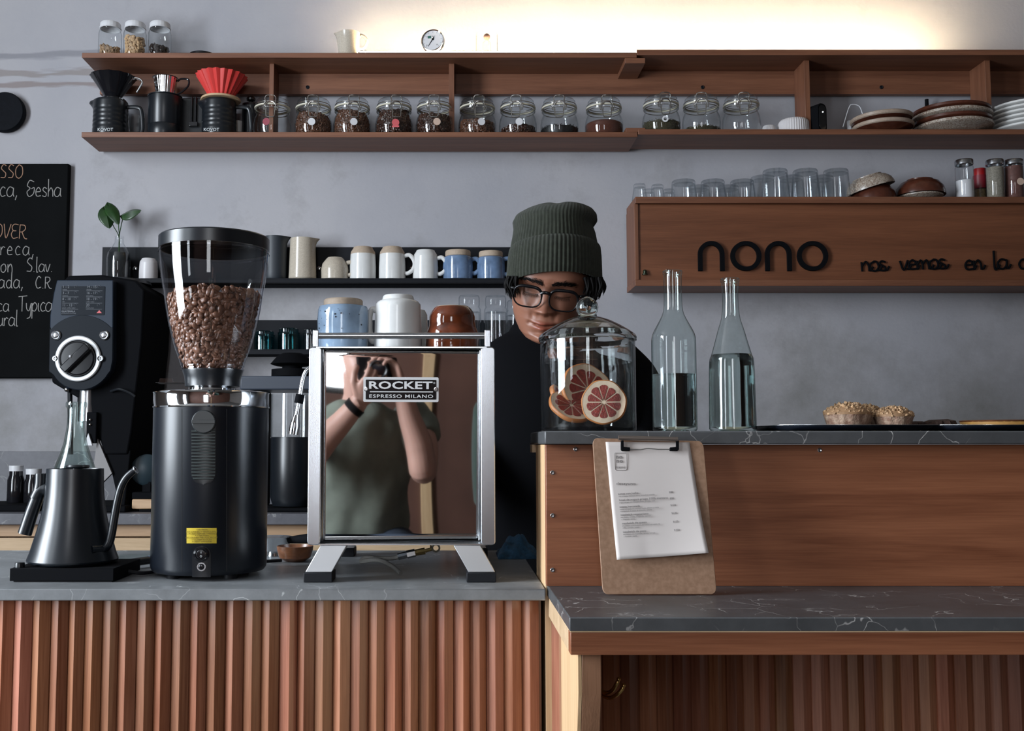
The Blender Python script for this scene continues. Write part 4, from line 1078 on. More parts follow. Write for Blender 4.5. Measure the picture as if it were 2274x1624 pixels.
bowl(0, 0, 0, 53.5 * kb, 37 * kb, Matrix.Translation((x, 3.29, ZSG + 13.5 * kb)), None, .52).build('bowl_shell', M_['brown_plate'], t)
ks = S(3.28)
M_['salt'] = mat('salt', (.62, .61, .63), .8); M_['pepper'] = mat('pepper', (.28, .25, .20), .9, noise=.4, nscale=300); M_['cacao'] = mat('cacao', (.13, .05, .04), .8, noise=.3, nscale=100)
def spice(px, rpx, hpx, fill, fm, label, flabel, fname, sticker=None, Y=3.28):
    x = P(px, 400, Y)[0]; z = ZSG
    t = thing('spice_jar', label, 'spice jar', (x, Y, z), 'tall spice jars at the end of the sign shelf')
    MB().lathe(x, Y, [(0, z + .0005), (rpx * .95 * ks, z + .0005), (rpx * ks, z + .003), (rpx * ks, z + (hpx - 18) * ks), (rpx * .9 * ks, z + (hpx - 12) * ks)], 36).build('jar_body', M_['clear_glass'], t)
    MB().lathe(x, Y, [(rpx * .95 * ks, z + (hpx - 12) * ks), (rpx * 1.0 * ks, z + (hpx - 11) * ks), (rpx * 1.0 * ks, z + (hpx - 2) * ks), (rpx * .93 * ks, z + hpx * ks), (0, z + hpx * ks)], 36).build('lid', M_['brushed'], t)
    if sticker:
        T = Matrix.Translation((x + .004, Y - (rpx + .6) * ks, z + 40 * ks)) @ Matrix.Rotation(PI / 2, 4, 'X')
        MB().lathe(0, 0, [(0, 0), (8 * ks, 0), (8 * ks, .0006), (0, .0006)], 24, M=T).build('sticker', M_['lab_cream'], t)
    r = rpx * .93 * ks
    b = MB().lathe(x, Y, [(0, z + .001), (r, z + .001), (r, z + fill * ks), (r * .4, z + (fill + 3) * ks), (0, z + (fill + 2) * ks)], 30)
    tag(b.build(fname, M_[fm], loc=(x, Y, z)), flabel, 'spice', kind='stuff')
spice(2142, 19.5, 94, 46, 'salt', 'tall spice jar half full of white salt with metal lid', 'white salt in the half full spice jar', 'salt')
spice(2210, 19.0, 94, 76, 'pepper', 'tall spice jar filled with grey brown powder, metal lid', 'grey brown powder in the tall spice jar', 'ground_spice')
spice(2252, 20.0, 94, 78, 'cacao', 'tall spice jar filled with reddish brown powder, round pale sticker', 'reddish brown powder in the stickered spice jar', 'ground_spice', True)
x = P(2176, 400, 3.33)[0]; kk = S(3.33); z = ZSG
t = thing('seasoning_shaker', 'glass seasoning shaker with red cap and red wrap label between the spice jars', 'shaker', (x, 3.33, z))
MB().lathe(x, 3.33, [(0, z + .0005), (14 * kk, z + .0005), (14 * kk, z + 36 * kk)], 30).build('shaker_body', M_['clear_glass'], t)
MB().lathe(x, 3.33, [(0, z + .002), (13 * kk, z + .002), (13 * kk, z + 34 * kk), (0, z + 34 * kk)], 30).build('yellow_contents', mat('mustard', (.22, .15, .07), .8, noise=.5, nscale=200), t)
MB().lathe(x, 3.33, [(0, z + 36 * kk), (14.5 * kk, z + 36 * kk), (14.5 * kk, z + 66 * kk), (0, z + 66 * kk)], 30).build('wrap_label', mat('crimson', (.20, .01, .02), .4), t)
MB().lathe(x, 3.33, [(0, z + 66 * kk), (12.5 * kk, z + 66 * kk), (12.5 * kk, z + 82 * kk), (0, z + 83 * kk)], 30).build('red_cap', mat('red_cap', (.35, .008, .01), .35), t)
# ---------------------------------------------------------------- chalkboard and dark disc on the wall
yb0 = 3.375
def bx(px, Y=yb0): return P(px, 600, Y)[0]
t = thing('chalkboard', 'black chalkboard with handwritten coffee menu hanging on the wall', 'chalkboard', (bx(20), 3.39, P(0, 840, yb0)[1]))
z0_, z1_ = P(0, 840, yb0)[1], P(0, 363, yb0)[1]
MB().box(bx(-150), bx(146), yb0, 3.399, z0_, z1_).build('board', mat('chalkboard', (.004, .0045, .005), .75, 0, .06, noise=.3, nscale=10), t, bevel=.004)
def chalk(words, px, py, h_px, m, sp=1.0, rot=0.0):
    b = MB(); x, z = P(px, py, yb0); k = S(yb0)
    handwrite(b, words, Matrix.Translation((x, yb0 - .0006, z)) @ Matrix.Rotation(rot, 4, 'Y') @ Matrix.Diagonal((1.0, 1, 1.12, 1)), h_px * k, .0015, space=sp, flat=.3)
    b.build('chalk_line', M_[m], t)
chalk('ESSO', -18, 396, 16, 'chalk_orange', 1.05)
chalk('eca,', -18, 437, 20, 'chalk', 1.0); chalk('Gesha', 58, 437, 19, 'chalk', .92)
chalk('OVER', -14, 528, 17, 'chalk_orange', .95, .04)
chalk('reca,', 0, 567, 18, 'chalk', 1.2)
chalk('bon', -14, 605, 17, 'chalk', 1.05); chalk('S.lav.', 58, 604, 16, 'chalk', .95)
chalk('ada,', -4, 640, 17, 'chalk', 1.05); chalk('C.R', 78, 641, 14, 'chalk')
chalk('ca', -6, 692, 16, 'chalk'); chalk('Typica', 40, 692, 18, 'chalk', .85)
chalk('ural', -6, 724, 17, 'chalk', .95)
c = W(7, 247, 3.37); r = 46 * S(3.37)
T = Matrix.Translation((c.x, 3.398, c.z)) @ Matrix.Rotation(PI / 2, 4, 'X')
tag(MB().lathe(0, 0, [(0, 0), (r * .92, 0), (r, .006), (r, .022), (r * .95, .027), (0, .028)], 64, M=T).build('wall_disc', mat('disc_black', (.005, .006, .009), .7, 0, .1, noise=.3, nscale=60, bump=.3), loc=(c.x, 3.398, c.z)), 'round black disc mounted on the wall above the chalkboard', 'wall speaker')

# ---------------------------------------------------------------- upper metal ledge with mugs
def ledge_shelf(px0, px1, py_back, py_top, py_bot, label, yf, pxb0):
    zt_ = P(0, py_top, yf)[1]; zb_ = P(0, py_bot, yf)[1]
    t = thing('metal_ledge', label, 'shelf', (P(px0, py_top, yf)[0], 3.35, zt_))
    x0, x1 = P(pxb0, py_top, 3.385)[0], P(px1, py_top, 3.385)[0]
    MB().box(x0, x1, 3.388, 3.3995, zb_ + .002, P(0, py_back, 3.388)[1]).build('back_plate', M_['black_metal'], t, bevel=.001)
    MB().box(x0, x1, yf, 3.388, zt_ - .003, zt_).build('tray', M_['black_metal'], t, bevel=.0005)
    MB().box(x0, x1, yf, yf + .003, zb_, zt_ - .003).build('lip', M_['black_metal'], t, bevel=.0005)
    for px in ((300, 709, 915) if py_top < 650 else ()):
        x, z = P(px, 597, 3.386); TT = Matrix.Translation((x, 3.388, z)) @ Matrix.Rotation(PI / 2, 4, 'X')
        MB().lathe(0, 0, [(.008, 0), (.0075, .004), (.005, .006), (0, .0065)], 18, M=TT).build('bolt', M_['chrome'], t)
    return zt_
ZM = ledge_shelf(225, 1215, 549, 618, 628, 'long dark metal ledge on the wall holding the upturned mugs and pitchers', 3.27, 225)
ZN = ledge_shelf(556, 1180, 711, 776, 787, 'lower dark metal ledge with teal and clear glasses, behind the espresso machine', 3.27, 500)
YM = 3.325; km = S(YM)
def zm(py): return P(0, py, YM)[1]
def mug(px, hw, ptop, label, mt, shape='lip', handle=0, collar=None, hh=None):
    """upturned mug; handle side +1 right, -1 left"""
    x = P(px, 590, YM)[0]; z = ZM + .0005; H = zm(ptop) - z
    t = thing('mug', label, 'mug', (x, YM, z), 'upturned mugs on the metal ledge')
    r = hw * km
    if shape == 'shoulder':
        low = [(r * .90, z), (r * .98, z + .002), (r * .98, z + H * .4), (r * .93, z + H * .78)]
        up = [(r * .93, z + H * .78), (r * .90, z + H * .86), (r * .74, z + H * .96), (r * .70, z + H), (0, z + H)]
        MB().lathe(x, YM, low, 48).build('mug_body', M_[mt], t)
        plabel(MB().lathe(x, YM, up, 48).build('unglazed_foot', M_[collar or mt], t), 'bare clay foot' if collar else 'glazed foot')
    elif shape == 'barrel':
        low = [(r * .90, z), (r * .97, z + .002), (r * 1.0, z + H * .45), (r * .95, z + H * .76), (r * .86, z + H * .80)]
        up = [(r * .80, z + H * .80), (r * .84, z + H * .82), (r * .84, z + H * .96), (r * .80, z + H), (0, z + H)]
        MB().lathe(x, YM, low, 48).build('mug_body', M_[mt], t)
        plabel(MB().lathe(x, YM, up, 48).build('unglazed_foot', M_['raw_clay'], t), 'bare clay foot')
    else:
        MB().lathe(x, YM, [(r * .88, z), (r * .98, z + .003), (r, z + H * .45), (r * .92, z + H * .72), (r * .70, z + H * .90), (r * .55, z + H), (0, z + H)], 48).build('mug_body', M_[mt], t)
    if handle:
        s = handle; hr = (hh or .26) * H; zc = z + H * (.47 if shape != 'round' else .5)
        pts = [(x + s * r * .88, YM - .01, zc + hr), (x + s * (r * 1.0 + hr * .5), YM - .012, zc + hr * 1.05), (x + s * (r + hr * 1.0), YM - .014, zc + hr * .3), (x + s * (r + hr * .9), YM - .014, zc - hr * .5), (x + s * (r + hr * .3), YM - .012, zc - hr * 1.0), (x + s * r * .88, YM - .01, zc - hr * 1.0)]
        MB().tube(smooth_path(pts, 6), .0068 if shape != 'barrel' else .0074, 10).build('handle', M_[mt], t)
mug(330, 21, 575, 'small pale grey cup upturned beside the plant vase', 'ramekin', 'shoulder')
mug(744, 31, 573, 'low greenish brown and white mug, smallest on the ledge, handle to the side', 'half_glaze' if 'half_glaze' in M_ else 'cream_cer', 'round', 1)
mug(806, 30, 550, 'white mug with bare clay foot, next to the small brown mug', 'white_cer', 'shoulder', 0, 'raw_clay')
mug(871, 30.5, 550, 'white mug with bare clay foot, its handle curling toward the all-white mug', 'white_cer', 'shoulder', 1, 'raw_clay')
mug(945, 29, 557, 'all-white glazed mug with a squarish handle', 'white_cer', 'shoulder', 1)
mug(1017, 34, 558, 'blue glazed mug with bare clay foot and large handle', 'blue_cer', 'barrel', 1, hh=.23)
mug(1090, 32, 560, 'blue glazed mug with bare clay foot beside the barista’s hat', 'blue_cer', 'barrel', 1)
def pitcher(px, hw_b, hw_t, ptop, label, mt, a0):
    x = P(px, 590, YM)[0]; z = ZM + .0005; H = zm(ptop) - z; rb, rt = hw_b * km, hw_t * km
    t = thing('milk_pitcher', label, 'pitcher', (x, YM, z), 'pitchers on the metal ledge')
    pr = [(0, z), (rb * .9, z), (rb, z + .006)] + [(rb + (rt - rb) * u, z + H * u) for u in (.2, .4, .6, .75, .85, .93, 1.0)] + [(rt * .93, z + H - .001), (rt * .9, z + H * .8), (rb * .85, z + .006), (0, z + .006)]
    f = spout_rib(a0, .30, .38, z + H * .80, z + H)
    b = MB().lathe(x, YM, pr, 64, rib=f)
    b.build('pitcher_body', M_[mt], t)
M_['slate_cer'] = mat('slate_cer', (.022, .028, .036), .5)
pitcher(611, 25, 26, 527, 'matte dark slate milk pitcher behind the bean hopper', 'slate_cer', 0)
pitcher(672, 31, 28, 531, 'cream speckled ceramic milk pitcher on the ledge', 'cream_cer', 0)
# vase with pothos cutting
x = P(263, 600, YM)[0]; z = ZM + .0005
t = thing('bottle_vase', 'clear glass bottle vase with water and a green cutting, at the ledge end', 'vase', (x, YM, z))
k = km
MB().lathe(x, YM, [(0, z), (24 * k, z), (26 * k, z + 3 * k), (26 * k, z + 50 * k), (24 * k, z + 62 * k), (15 * k, z + 76 * k), (9.5 * k, z + 86 * k), (9 * k, z + 98 * k), (10 * k, z + 101 * k)], 40).build('vase_body', M_['clear_glass'], t)
MB().lathe(x, YM, [(0, z + .002), (24 * k, z + .002), (24.6 * k, z + 50 * k), (22 * k, z + 62 * k), (0, z + 62 * k)], 40).build('water', mat('vase_water', (.018, .020, .022), .04, 0, .9), t)
t = thing('pothos_cutting', 'green heart-shaped leaves on thin stems in the bottle vase', 'plant', (x, YM, z + .12))
M_['leaf'] = mat('leaf', (.020, .060, .014), .35, alt=(.012, .035, .010), nscale=40)
def leaf(tip, base, wid, n, curl):
    tip, base = Vector(tip), Vector(base); d = tip - base; L = d.length; d.normalize(); n = Vector(n); s = d.cross(n).normalized(); n = s.cross(d)
    def f(u, v):
        w = math.sin(PI * min(1, v * 1.0)) ** .6 * (1.15 - .65 * v) * wid
        a = (u - .5) * 2
        back = -.16 * L * (abs(a) ** 1.0) * (1 - v) ** 3 * 1.2
        return base + d * (v * L + back) + s * (a * w) + n * (-abs(a) * w * curl + .10 * L * math.sin(v * PI))
    return MB().grid(f, 9, 14)
for tp, bs, w, n, cu in ((W(243, 508, 3.30), W(233, 466, 3.31), .030, (.5, -1, .1), .35), (W(264, 500, 3.29), W(242, 457, 3.32), .024, (.3, -1, .3), .3), (W(314, 467, 3.30), W(273, 478, 3.31), .028, (.2, -.8, .6), .5)):
    o = leaf(tp, bs, w, n, cu).build('leaf', M_['leaf'], t)
    m_ = o.modifiers.new('s', 'SOLIDIFY'); m_.thickness = .0006
b = MB(); top = Vector((x, YM, z + 96 * k))
for bs in (W(240, 474, 3.31), W(264, 470, 3.32), W(274, 480, 3.31)):
    b = MB(); mid = (bs + top) / 2 + Vector((0, -.004, 0)); b.tube(smooth_path([top + Vector((0, 0, -.08)), top, mid, bs], 5), .0014, 6); b.build('stem', M_['leaf'], t)

# lower ledge glasses
YN = 3.325; kn = S(YN)
def nz_(py): return P(0, py, YN)[1]
for px, hw, ptop, m, lab in ((587, 24, 736, 'teal_glass', 'short teal glass upturned on the lower ledge, next to the bean hopper'), (641, 25, 730, 'teal_glass', 'short teal glass upturned on the lower ledge, nearer the espresso machine'),
                        (690, 18, 732, 'clear_glass', 'clear glass tucked behind the corner of the espresso machine'),
                        (1042, 27, 657, 'glass', 'tall fluted clear glass upturned behind the brown cup'), (1101, 27, 658, 'glass', 'tall fluted clear glass upturned beside the barista’s shoulder'), (1148, 25, 668, 'glass', 'clear glass mostly hidden by the barista’s collar')):
    x = P(px, 750, YN)[0]; z = ZN + .0005; H = nz_(ptop) - z; r = hw * kn
    fl = 12 if px > 1000 else 9
    b = MB().lathe(x, YN, [(r * (.96 if px < 1000 else 1.06), z), (r * .97, z + H * .75), (r * .84, z + H * .80) if px > 1000 else (r, z + H * .8), (r * .88, z + H * .82), (r * .88, z + H * .96), (r * .80, z + H), (0, z + H)], 72, rib=lambda a, zz9: -.03 * abs(math.sin(a * fl / 2)))
    b.lathe(x, YN, [(r * .88, z), (r * .85, z + H * .7), (0, z + H * .74)], 48)
    tag(b.build('drinking_glass', M_[m], loc=(x, YN, z)), lab, 'glass', 'upturned glasses on the lower ledge')

# ---------------------------------------------------------------- things on the back counter
# tall single-dose grinder with dial
YE = 3.03
def ex(px, Y=YE): return P(px, 800, Y)[0]
def ez(py, Y=YE): return P(0, py, Y)[1]
t = thing('dosing_grinder', 'tall black coffee grinder with silver-ringed dial on the back counter', 'coffee grinder', (ex(180), YE + .1, ZB))
# housing behind the face
out = [(ex(150, 3.08), ez(614, 3.08)), (ex(225, 3.08), ez(612, 3.08)), (ex(300, 3.08), ez(624, 3.08)), (ex(321, 3.08), ez(645, 3.08)), (ex(318, 3.08), ez(760, 3.08)), (ex(300, 3.08), ez(960, 3.08)), (ex(292, 3.08), ez(1010, 3.08)), (ex(240, 3.08), ez(1010, 3.08)), (ex(205, 3.08), ez(900, 3.08)), (ex(120, 3.08), ez(850, 3.08)), (ex(115, 3.08), ez(650, 3.08))]
MB().prism(out, YE + .035, 3.36).build('housing', M_['matte_black'], t, bevel=.006)
face = [(ex(121), ez(622)), (ex(247), ez(622)), (ex(251), ez(800)), (ex(246), ez(826))]
cxp, czp = 180, 796
for k_ in range(13):
    a = math.radians(-28 - k_ * (124 / 12)); face.append((ex(cxp + 71 * math.cos(a)), ez(czp - 71 * math.sin(a) )))
face += [(ex(109), ez(826)), (ex(108), ez(700)), (ex(115), ez(650))]
MB().prism(face, YE, YE + .036).build('face_plate', mat('face_blue_black', (.020, .029, .045), .5, 0, .2), t, bevel=.003)
arc = [(ex(109), ez(726))] + [(ex(180 + 90 * math.cos(math.radians(a))), ez(790 - 90 * math.sin(math.radians(a)) )) for a in range(140, 39, -8)] + [(ex(249), ez(726)), (ex(250), ez(800)), (ex(246), ez(824))]
arc += [(ex(180 + 70 * math.cos(math.radians(a))), ez(796 - 70 * math.sin(math.radians(a)))) for a in range(-28, -153, -10)] + [(ex(110), ez(824))]
MB().prism(arc, YE - .002, YE + .001).build('dial_plate', mat('dial_plate', (.006, .009, .014), .5, 0, .12), t, bevel=.0008)
MB().prism(rrect(ex(181), ez(668), .128, .086, .003), YE - .0015, YE).build('settings_card', mat('settings_card', (.005, .008, .013), .5, 0, .12), t)
b = MB(); kE = S(YE)
rows = [('1 - 2', 'turkish', '14 - 15', 'chemex'), ('3 - 7', 'espresso', '16 - 17', 'sieve press'), ('8 - 10', 'v60', '18 - 19', 'coffee maker'), ('11 - 13', 'autom. coffee maker', '20', 'french press')]
for i, (a1, a2, b1, b2) in enumerate(rows):
    py = 640 + i * 13.6
    for tx, px, dy, sz in ((a1, 135, 0, 8), (a2, 135, 4.5, 3.6), (b1, 188, 0, 8), (b2, 188, 4.5, 3.6)):
        text_mesh(b, tx, sz * kE, face_M(ex(px), YE - .0017, ez(py + dy)), .0001)
    for px in (135, 188): b.box(ex(px), ex(px + 36), YE - .0018, YE - .0015, ez(py + 6.6), ez(py + 6.0))
    for px in (164, 216): b.tube([Vector((ex(px) + .004 * math.cos(a), YE - .0017, ez(py - 3) + .004 * math.sin(a))) for a in [2 * PI * q_ / 12 for q_ in range(9)]], .0004, 4)
text_mesh(b, 'GUATEMALA', 5.2 * kE, face_M(ex(134), YE - .0017, ez(693.5)), .0001, offset=.0002)
text_mesh(b, 'professional technology', 3.4 * kE, face_M(ex(134), YE - .0017, ez(697)), .0001)
b.build('printed_settings', M_['dim_print'], t)
MB().prism([(ex(212), ez(696)), (ex(224), ez(696)), (ex(218), ez(689))], YE - .002, YE - .0014).build('red_triangle', M_['lab_red'], t)
for px in (124, 231):
    x, z = ex(px), ez(745); T = Matrix.Translation((x, YE - .002, z)) @ Matrix.Rotation(PI / 2, 4, 'X')
    MB().lathe(0, 0, [(.0148, 0), (.0148, .004), (.012, .007), (.009, .006), (.006, .008), (0, .008)], 32, M=T).build('round_bolt', M_['brushed'], t)
T = Matrix.Translation((ex(175), YE - .002, ez(797))) @ Matrix.Rotation(PI / 2, 4, 'X')
R_ = 50 * kE
plabel(MB().lathe(0, 0, [(R_ * .83, 0), (R_ * .83, .007), (R_ * .87, .009), (R_ * .98, .009), (R_ * 1.02, .006), (R_ * 1.02, 0)], 64, M=T).build('dial_ring', mat('ring_silver', (.66, .67, .68), .35, .2), t), 'silver ring around the dial')
for s_ in (-1, 1):
    MB().lathe(0, 0, [(.010, 0), (.010, .007), (.008, .009), (.0045, .009), (.0045, .006), (0, .006)], 24, M=Matrix.Translation((ex(175) + s_ * R_ * 1.0, YE - .002, ez(797))) @ Matrix.Rotation(PI / 2, 4, 'X')).build('ring_lug', M_['brushed'], t)
b = MB().lathe(0, 0, [(0, .0), (R_ * .80, .0), (R_ * .78, .010), (R_ * .70, .014), (0, .014)], 48, M=T)
b.box(-R_ * .76, R_ * .76, -.012, .012, .014, .034, M=T @ Matrix.Rotation(math.radians(45), 4, 'Z'))
b.build('dial_knob', M_['gloss_black'], t, bevel=.003)
x, z = ex(163), ez(794); MB().ball((x + .004, YE - .037, z), .004, 12, 8).build('pointer_dot', M_['lid_white'], t)
# chute, column and foot
MB().lathe(ex(182), YE + .06, [(.032, ez(935)), (.030, ez(862))], 32).build('chute', M_['brushed'], t)
MB().prism([(ex(140), ez(860)), (ex(146), ez(860)), (ex(152), ez(1010)), (ex(146), ez(1010))], YE + .04, YE + .06).build('bag_clamp', M_['black_metal'], t)
b = MB(); b.ball((ex(142), YE + .03, ez(864)), .008, 16, 10); b.build('clamp_ball', M_['chrome'], t)
MB().box(ex(190), ex(213), YE + .02, YE + .06, ez(985), ez(915)).build('holder', M_['matte_black'], t, bevel=.003)
MB().prism([(ex(197), ez(962)), (ex(207), ez(990)), (ex(188), ez(990))], YE + .012, YE + .02).build('holder_tab', M_['lid_white'], t, bevel=.001)
for dy in (932, 943): MB().ball((ex(199), YE + .018, ez(dy)), .004, 10, 8).build('holder_screw', M_['chrome'], t)
MB().prism([(ex(205), ez(1045)), (ex(213), ez(975)), (ex(247), ez(1052)), (ex(225), ez(1075))], YE + .03, YE + .045).build('spout_fin', mat('grey_fin', (.20, .19, .19), .5), t)
body = [(ex(214), ez(1000)), (ex(286), ez(1000)), (ex(276), ez(1126)), (ex(262), ez(1126)), (ex(245), ez(1055))]
MB().prism(body, YE + .04, 3.34).build('column', M_['matte_black'], t, bevel=.004)
MB().box(ex(150), ex(284), YE + .01, 3.35, ZB + .0005, ez(1124)).build('foot', M_['matte_black'], t, bevel=.004)
MB().tube(smooth_path([(ex(240), YE + .03, ez(868)), (ex(262), YE + .02, ez(864)), (ex(285), YE + .02, ez(872)), (ex(297), YE + .02, ez(880))], 5), .004, 8).build('switch_lever', M_['satin_black'], t)
MB().lathe(ex(215), YE + .17, [(.105, ez(614)), (.10, ez(606)), (.06, ez(601)), (0, ez(600))], 40).build('hopper_lid', mat('smoke', (.03, .035, .042), .3), t)
# two small dark bottles with pale caps
for px, hw, pt, lab in ((35, 18, 1048, 'small dark bottle with white cap on the back counter, the taller one'), (74, 20, 1055, 'squat dark jar with white cap behind the kettle handle')):
    Yb = 3.2; k = S(Yb); x = P(px, 1080, Yb)[0]; z = ZB + .0005; zt_ = P(0, pt, Yb)[1]; r = hw * k
    t = thing('capped_bottle', lab, 'bottle', (x, Yb, z), 'dark capped bottles on the back counter')
    MB().lathe(x, Yb, [(0, z), (r * .95, z), (r, z + .004), (r, zt_ - .045), (r * .8, zt_ - .030), (r * .78, zt_ - .018)], 32).build('bottle_body', M_['gloss_black'], t)
    MB().lathe(x, Yb, [(r * .82, zt_ - .018), (r * .84, zt_ - .001), (0, zt_)], 32).build('cap', M_['lid_white'], t)
x0, x1 = P(-60, 1130, 3.15)[0], P(100, 1130, 3.15)[0]
tag(MB().box(x0, x1, 3.08, 3.30, ZB + .0005, P(0, 1122, 3.08)[1]).build('black_tray', M_['matte_black'], loc=(x0, 3.2, ZB), bevel=.003), 'low black tray under the two capped bottles', 'tray')
for o in bpy.data.objects:
    if o.name.startswith('capped_bottle'): o.location.z += P(0, 1122, 3.08)[1] - ZB
# tamper-like round blue-black lid on wooden stand
Yt = 3.12; k = S(Yt)
t = thing('round_gauge_head', 'round blue-black disc shaped tool head standing on a wooden stand, behind the kettle spout', 'tool', W(321, 1044, Yt))
T = Matrix.Translation(W(326, 1044, Yt)) @ Matrix.Rotation(math.radians(20), 4, 'Z') @ Matrix.Rotation(PI / 2, 4, 'X')
MB().lathe(0, 0, [(0, -.02), (.040, -.02), (.046, -.01), (.047, .006), (.040, .012), (0, .016)], 40, M=T).build('disc', mat('blue_black', (.020, .035, .045), .35), t)
MB().box(P(318, 1080, Yt)[0], P(336, 1080, Yt)[0], Yt - .01, Yt + .01, P(0, 1092, Yt)[1], P(0, 1070, Yt)[1]).build('neck', M_['matte_black'], t)
t = thing('wooden_stand', 'stacked black and wooden stand on the back counter beside the large grinder', 'stand', (P(320, 1100, Yt)[0], Yt, ZB))
xa, xb = P(304, 1100, Yt)[0], P(350, 1100, Yt)[0]
zs = [P(0, p, Yt)[1] for p in (1092, 1107, 1129, 1146)]
MB().box(xa, xb, Yt - .05, Yt + .06, zs[1], zs[0]).build('black_top', M_['matte_black'], t, bevel=.003)
MB().box(xa, xb, Yt - .05, Yt + .06, zs[2], zs[1]).build('wooden_block', M_['oak'], t, bevel=.004)
MB().box(xa + .02, xb, Yt - .045, Yt + .06, ZB + .0005, zs[2]).build('black_base', M_['matte_black'], t, bevel=.003)
# filter coffee brewer behind the machine
Yk = 3.12; k = S(Yk)
def kx(px, Y=Yk): return P(px, 950, Y)[0]
def kz(py, Y=Yk): return P(0, py, Y)[1]
t = thing('filter_brewer', 'black filter coffee brewer with flat bridge and cone, between grinder and espresso machine', 'coffee brewer', (kx(640), Yk, ZB))
MB().box(kx(560), kx(760), Yk - .06, Yk + .14, ZB + .0005, kz(1126)).build('base', M_['matte_black'], t, bevel=.004)
MB().box(kx(540), kx(770), Yk - .06, Yk + .14, kz(868), kz(838)).build('bridge', mat('bridge', (.045, .055, .075), .4), t, bevel=.004)
MB().box(kx(545), kx(584), Yk + .06, Yk + .14, kz(1126), kz(868)).build('column', M_['matte_black'], t, bevel=.003)
MB().box(kx(730), kx(770), Yk + .06, Yk + .14, kz(1126), kz(868)).build('column', M_['matte_black'], t, bevel=.003)
MB().lathe(kx(645), Yk + .02, [(.062, kz(836)), (.062, kz(820)), (.030, kz(819)), (.030, kz(812)), (.050, kz(812)), (.066, kz(808)), (.045, kz(790)), (.030, kz(784)), (0, kz(784))], 40).build('basket', M_['matte_black'], t)
t = thing('glass_carafe', 'glass carafe with black lower half on the filter brewer, beside the steam wand', 'carafe', (kx(640), Yk, kz(1124)))
cx_ = kx(650)
MB().lathe(cx_, Yk + .02, [(.068, kz(971)), (.068, kz(875))], 48).build('glass_wall', M_['clear_glass'], t)
MB().lathe(cx_, Yk + .02, [(0, kz(1124)), (.060, kz(1124)), (.068, kz(1105)), (.0685, kz(975)), (.067, kz(971)), (0, kz(971))], 48).build('sleeve', M_['satin_black'], t)
b = MB()
for i, py in enumerate((895, 905, 915, 925, 935)): b.box(cx_ + .010, cx_ + .018, Yk - .0485, Yk - .0478, kz(py), kz(py - 3))
b.build('scale_marks', M_['dim_print'], t)
# cable and low clutter between bar and machine: shelf strip, white switch, cloth, brass tap
t = thing('blue_cloth', 'crumpled blue cloth on the counter behind the espresso machine', 'cloth', W(1150, 1235, 1.84))
rnd = random.Random(9)
def clothf(u, v):
    x = P(1104, 1230, 1.84)[0] + u * .072; y = 1.80 + v * .10
    h = .014 + .022 * math.sin(u * PI) * math.sin(v * PI) + .008 * math.sin(u * 17 + v * 5) * math.sin(v * 11 + 1)
    return Vector((x, y, ZT + max(.001, h * (math.sin(u * PI) * math.sin(v * PI)) ** .35)))
o = MB().grid(clothf, 30, 24).build('cloth_sheet', mat('blue_cloth', (.015, .07, .14), .9, noise=.4, nscale=200), t, ang=80)
m_ = o.modifiers.new('s', 'SOLIDIFY'); m_.thickness = .002; m_.offset = 1
# ---------------------------------------------------------------- kettle on its scale base
def Yat(py, z):
    """distance at which height z shows at pixel row py"""
    v = (CY - py) / F; c, s = math.cos(PITCH), math.sin(PITCH)
    return (z - EYE) * (c - v * s) / (s + v * c)
Yk0 = Yat(1294, ZT); Yc = Yk0 + .064
t = thing('kettle_base', 'flat square black heating base with small knob, under the gooseneck kettle', 'kettle base', (P(136, 1290, Yk0)[0], Yc, ZT))
xa, xb = P(21, 1290, Yk0)[0], P(252, 1290, Yk0)[0]; zk1 = P(0, 1263, Yk0)[1]
MB().box(xa, xb, Yk0, Yk0 + .128, ZT + .002, zk1).build('housing', M_['matte_black'], t, bevel=.0008)
MB().box(xa + .004, xb - .004, Yk0 + .004, Yk0 + .124, ZT + .0003, ZT + .002).build('foot_pad', M_['rubber'], t)
x = P(43, 1250, Yk0 + .012)[0]
MB().lathe(x, Yk0 + .014, [(0, zk1), (.0068, zk1), (.0068, zk1 + .006), (.0062, zk1 + .007), (0, zk1 + .007)], 32).build('knob', M_['satin_black'], t)
Yc = Yk0 + .066; ck = P(163, 1200, Yc)[0]; k = S(Yc)
zf = lambda py: P(163, py, Yc)[1]
zb_ = zk1 + .0006
t = thing('gooseneck_kettle', 'matte black gooseneck kettle with slanted handle and thin curved spout', 'kettle', (ck, Yc, zb_))
pr = [(0, zb_), (82 * k, zb_), (84 * k, zb_ + .003), (95 * k, zb_ + .0035), (96 * k, zb_ + .006)]
zT = zf(1041)
for py, hw in ((1225, 90), (1200, 83), (1175, 76), (1150, 70), (1125, 65.5), (1100, 62.5), (1075, 61), (1050, 60.5)): pr.append((hw * k, zf(py)))
pr += [(60 * k, zT), (58 * k, zT), (57 * k, zT - .004), (0, zT - .004)]
M_['kettle'] = mat('kettle', (.007, .010, .014), .30, .0, .6)
MB().lathe(ck, Yc, pr, 96).build('kettle_body', M_['kettle'], t)
MB().lathe(ck + 5 * k, Yc, [(0, zT - .004), (12 * k, zT - .004), (12 * k, zT), (24 * k, zT + 1 * k), (26 * k, zT + 4 * k), (24 * k, zT + 8 * k), (0, zT + 9 * k)], 40).build('lid_knob', M_['satin_black'], t)
h = [W(91, 1052, Yc), W(90, 1078, Yc), W(83, 1104, Yc), W(70, 1140, Yc), W(55, 1186, Yc)]
b = MB(); qh = smooth_path(h, 8)
b.tube(qh, [.0085 + .0018 * min(1, i / len(qh)) for i in range(len(qh))], 20)
b.build('handle', M_['kettle'], t, ang=50)
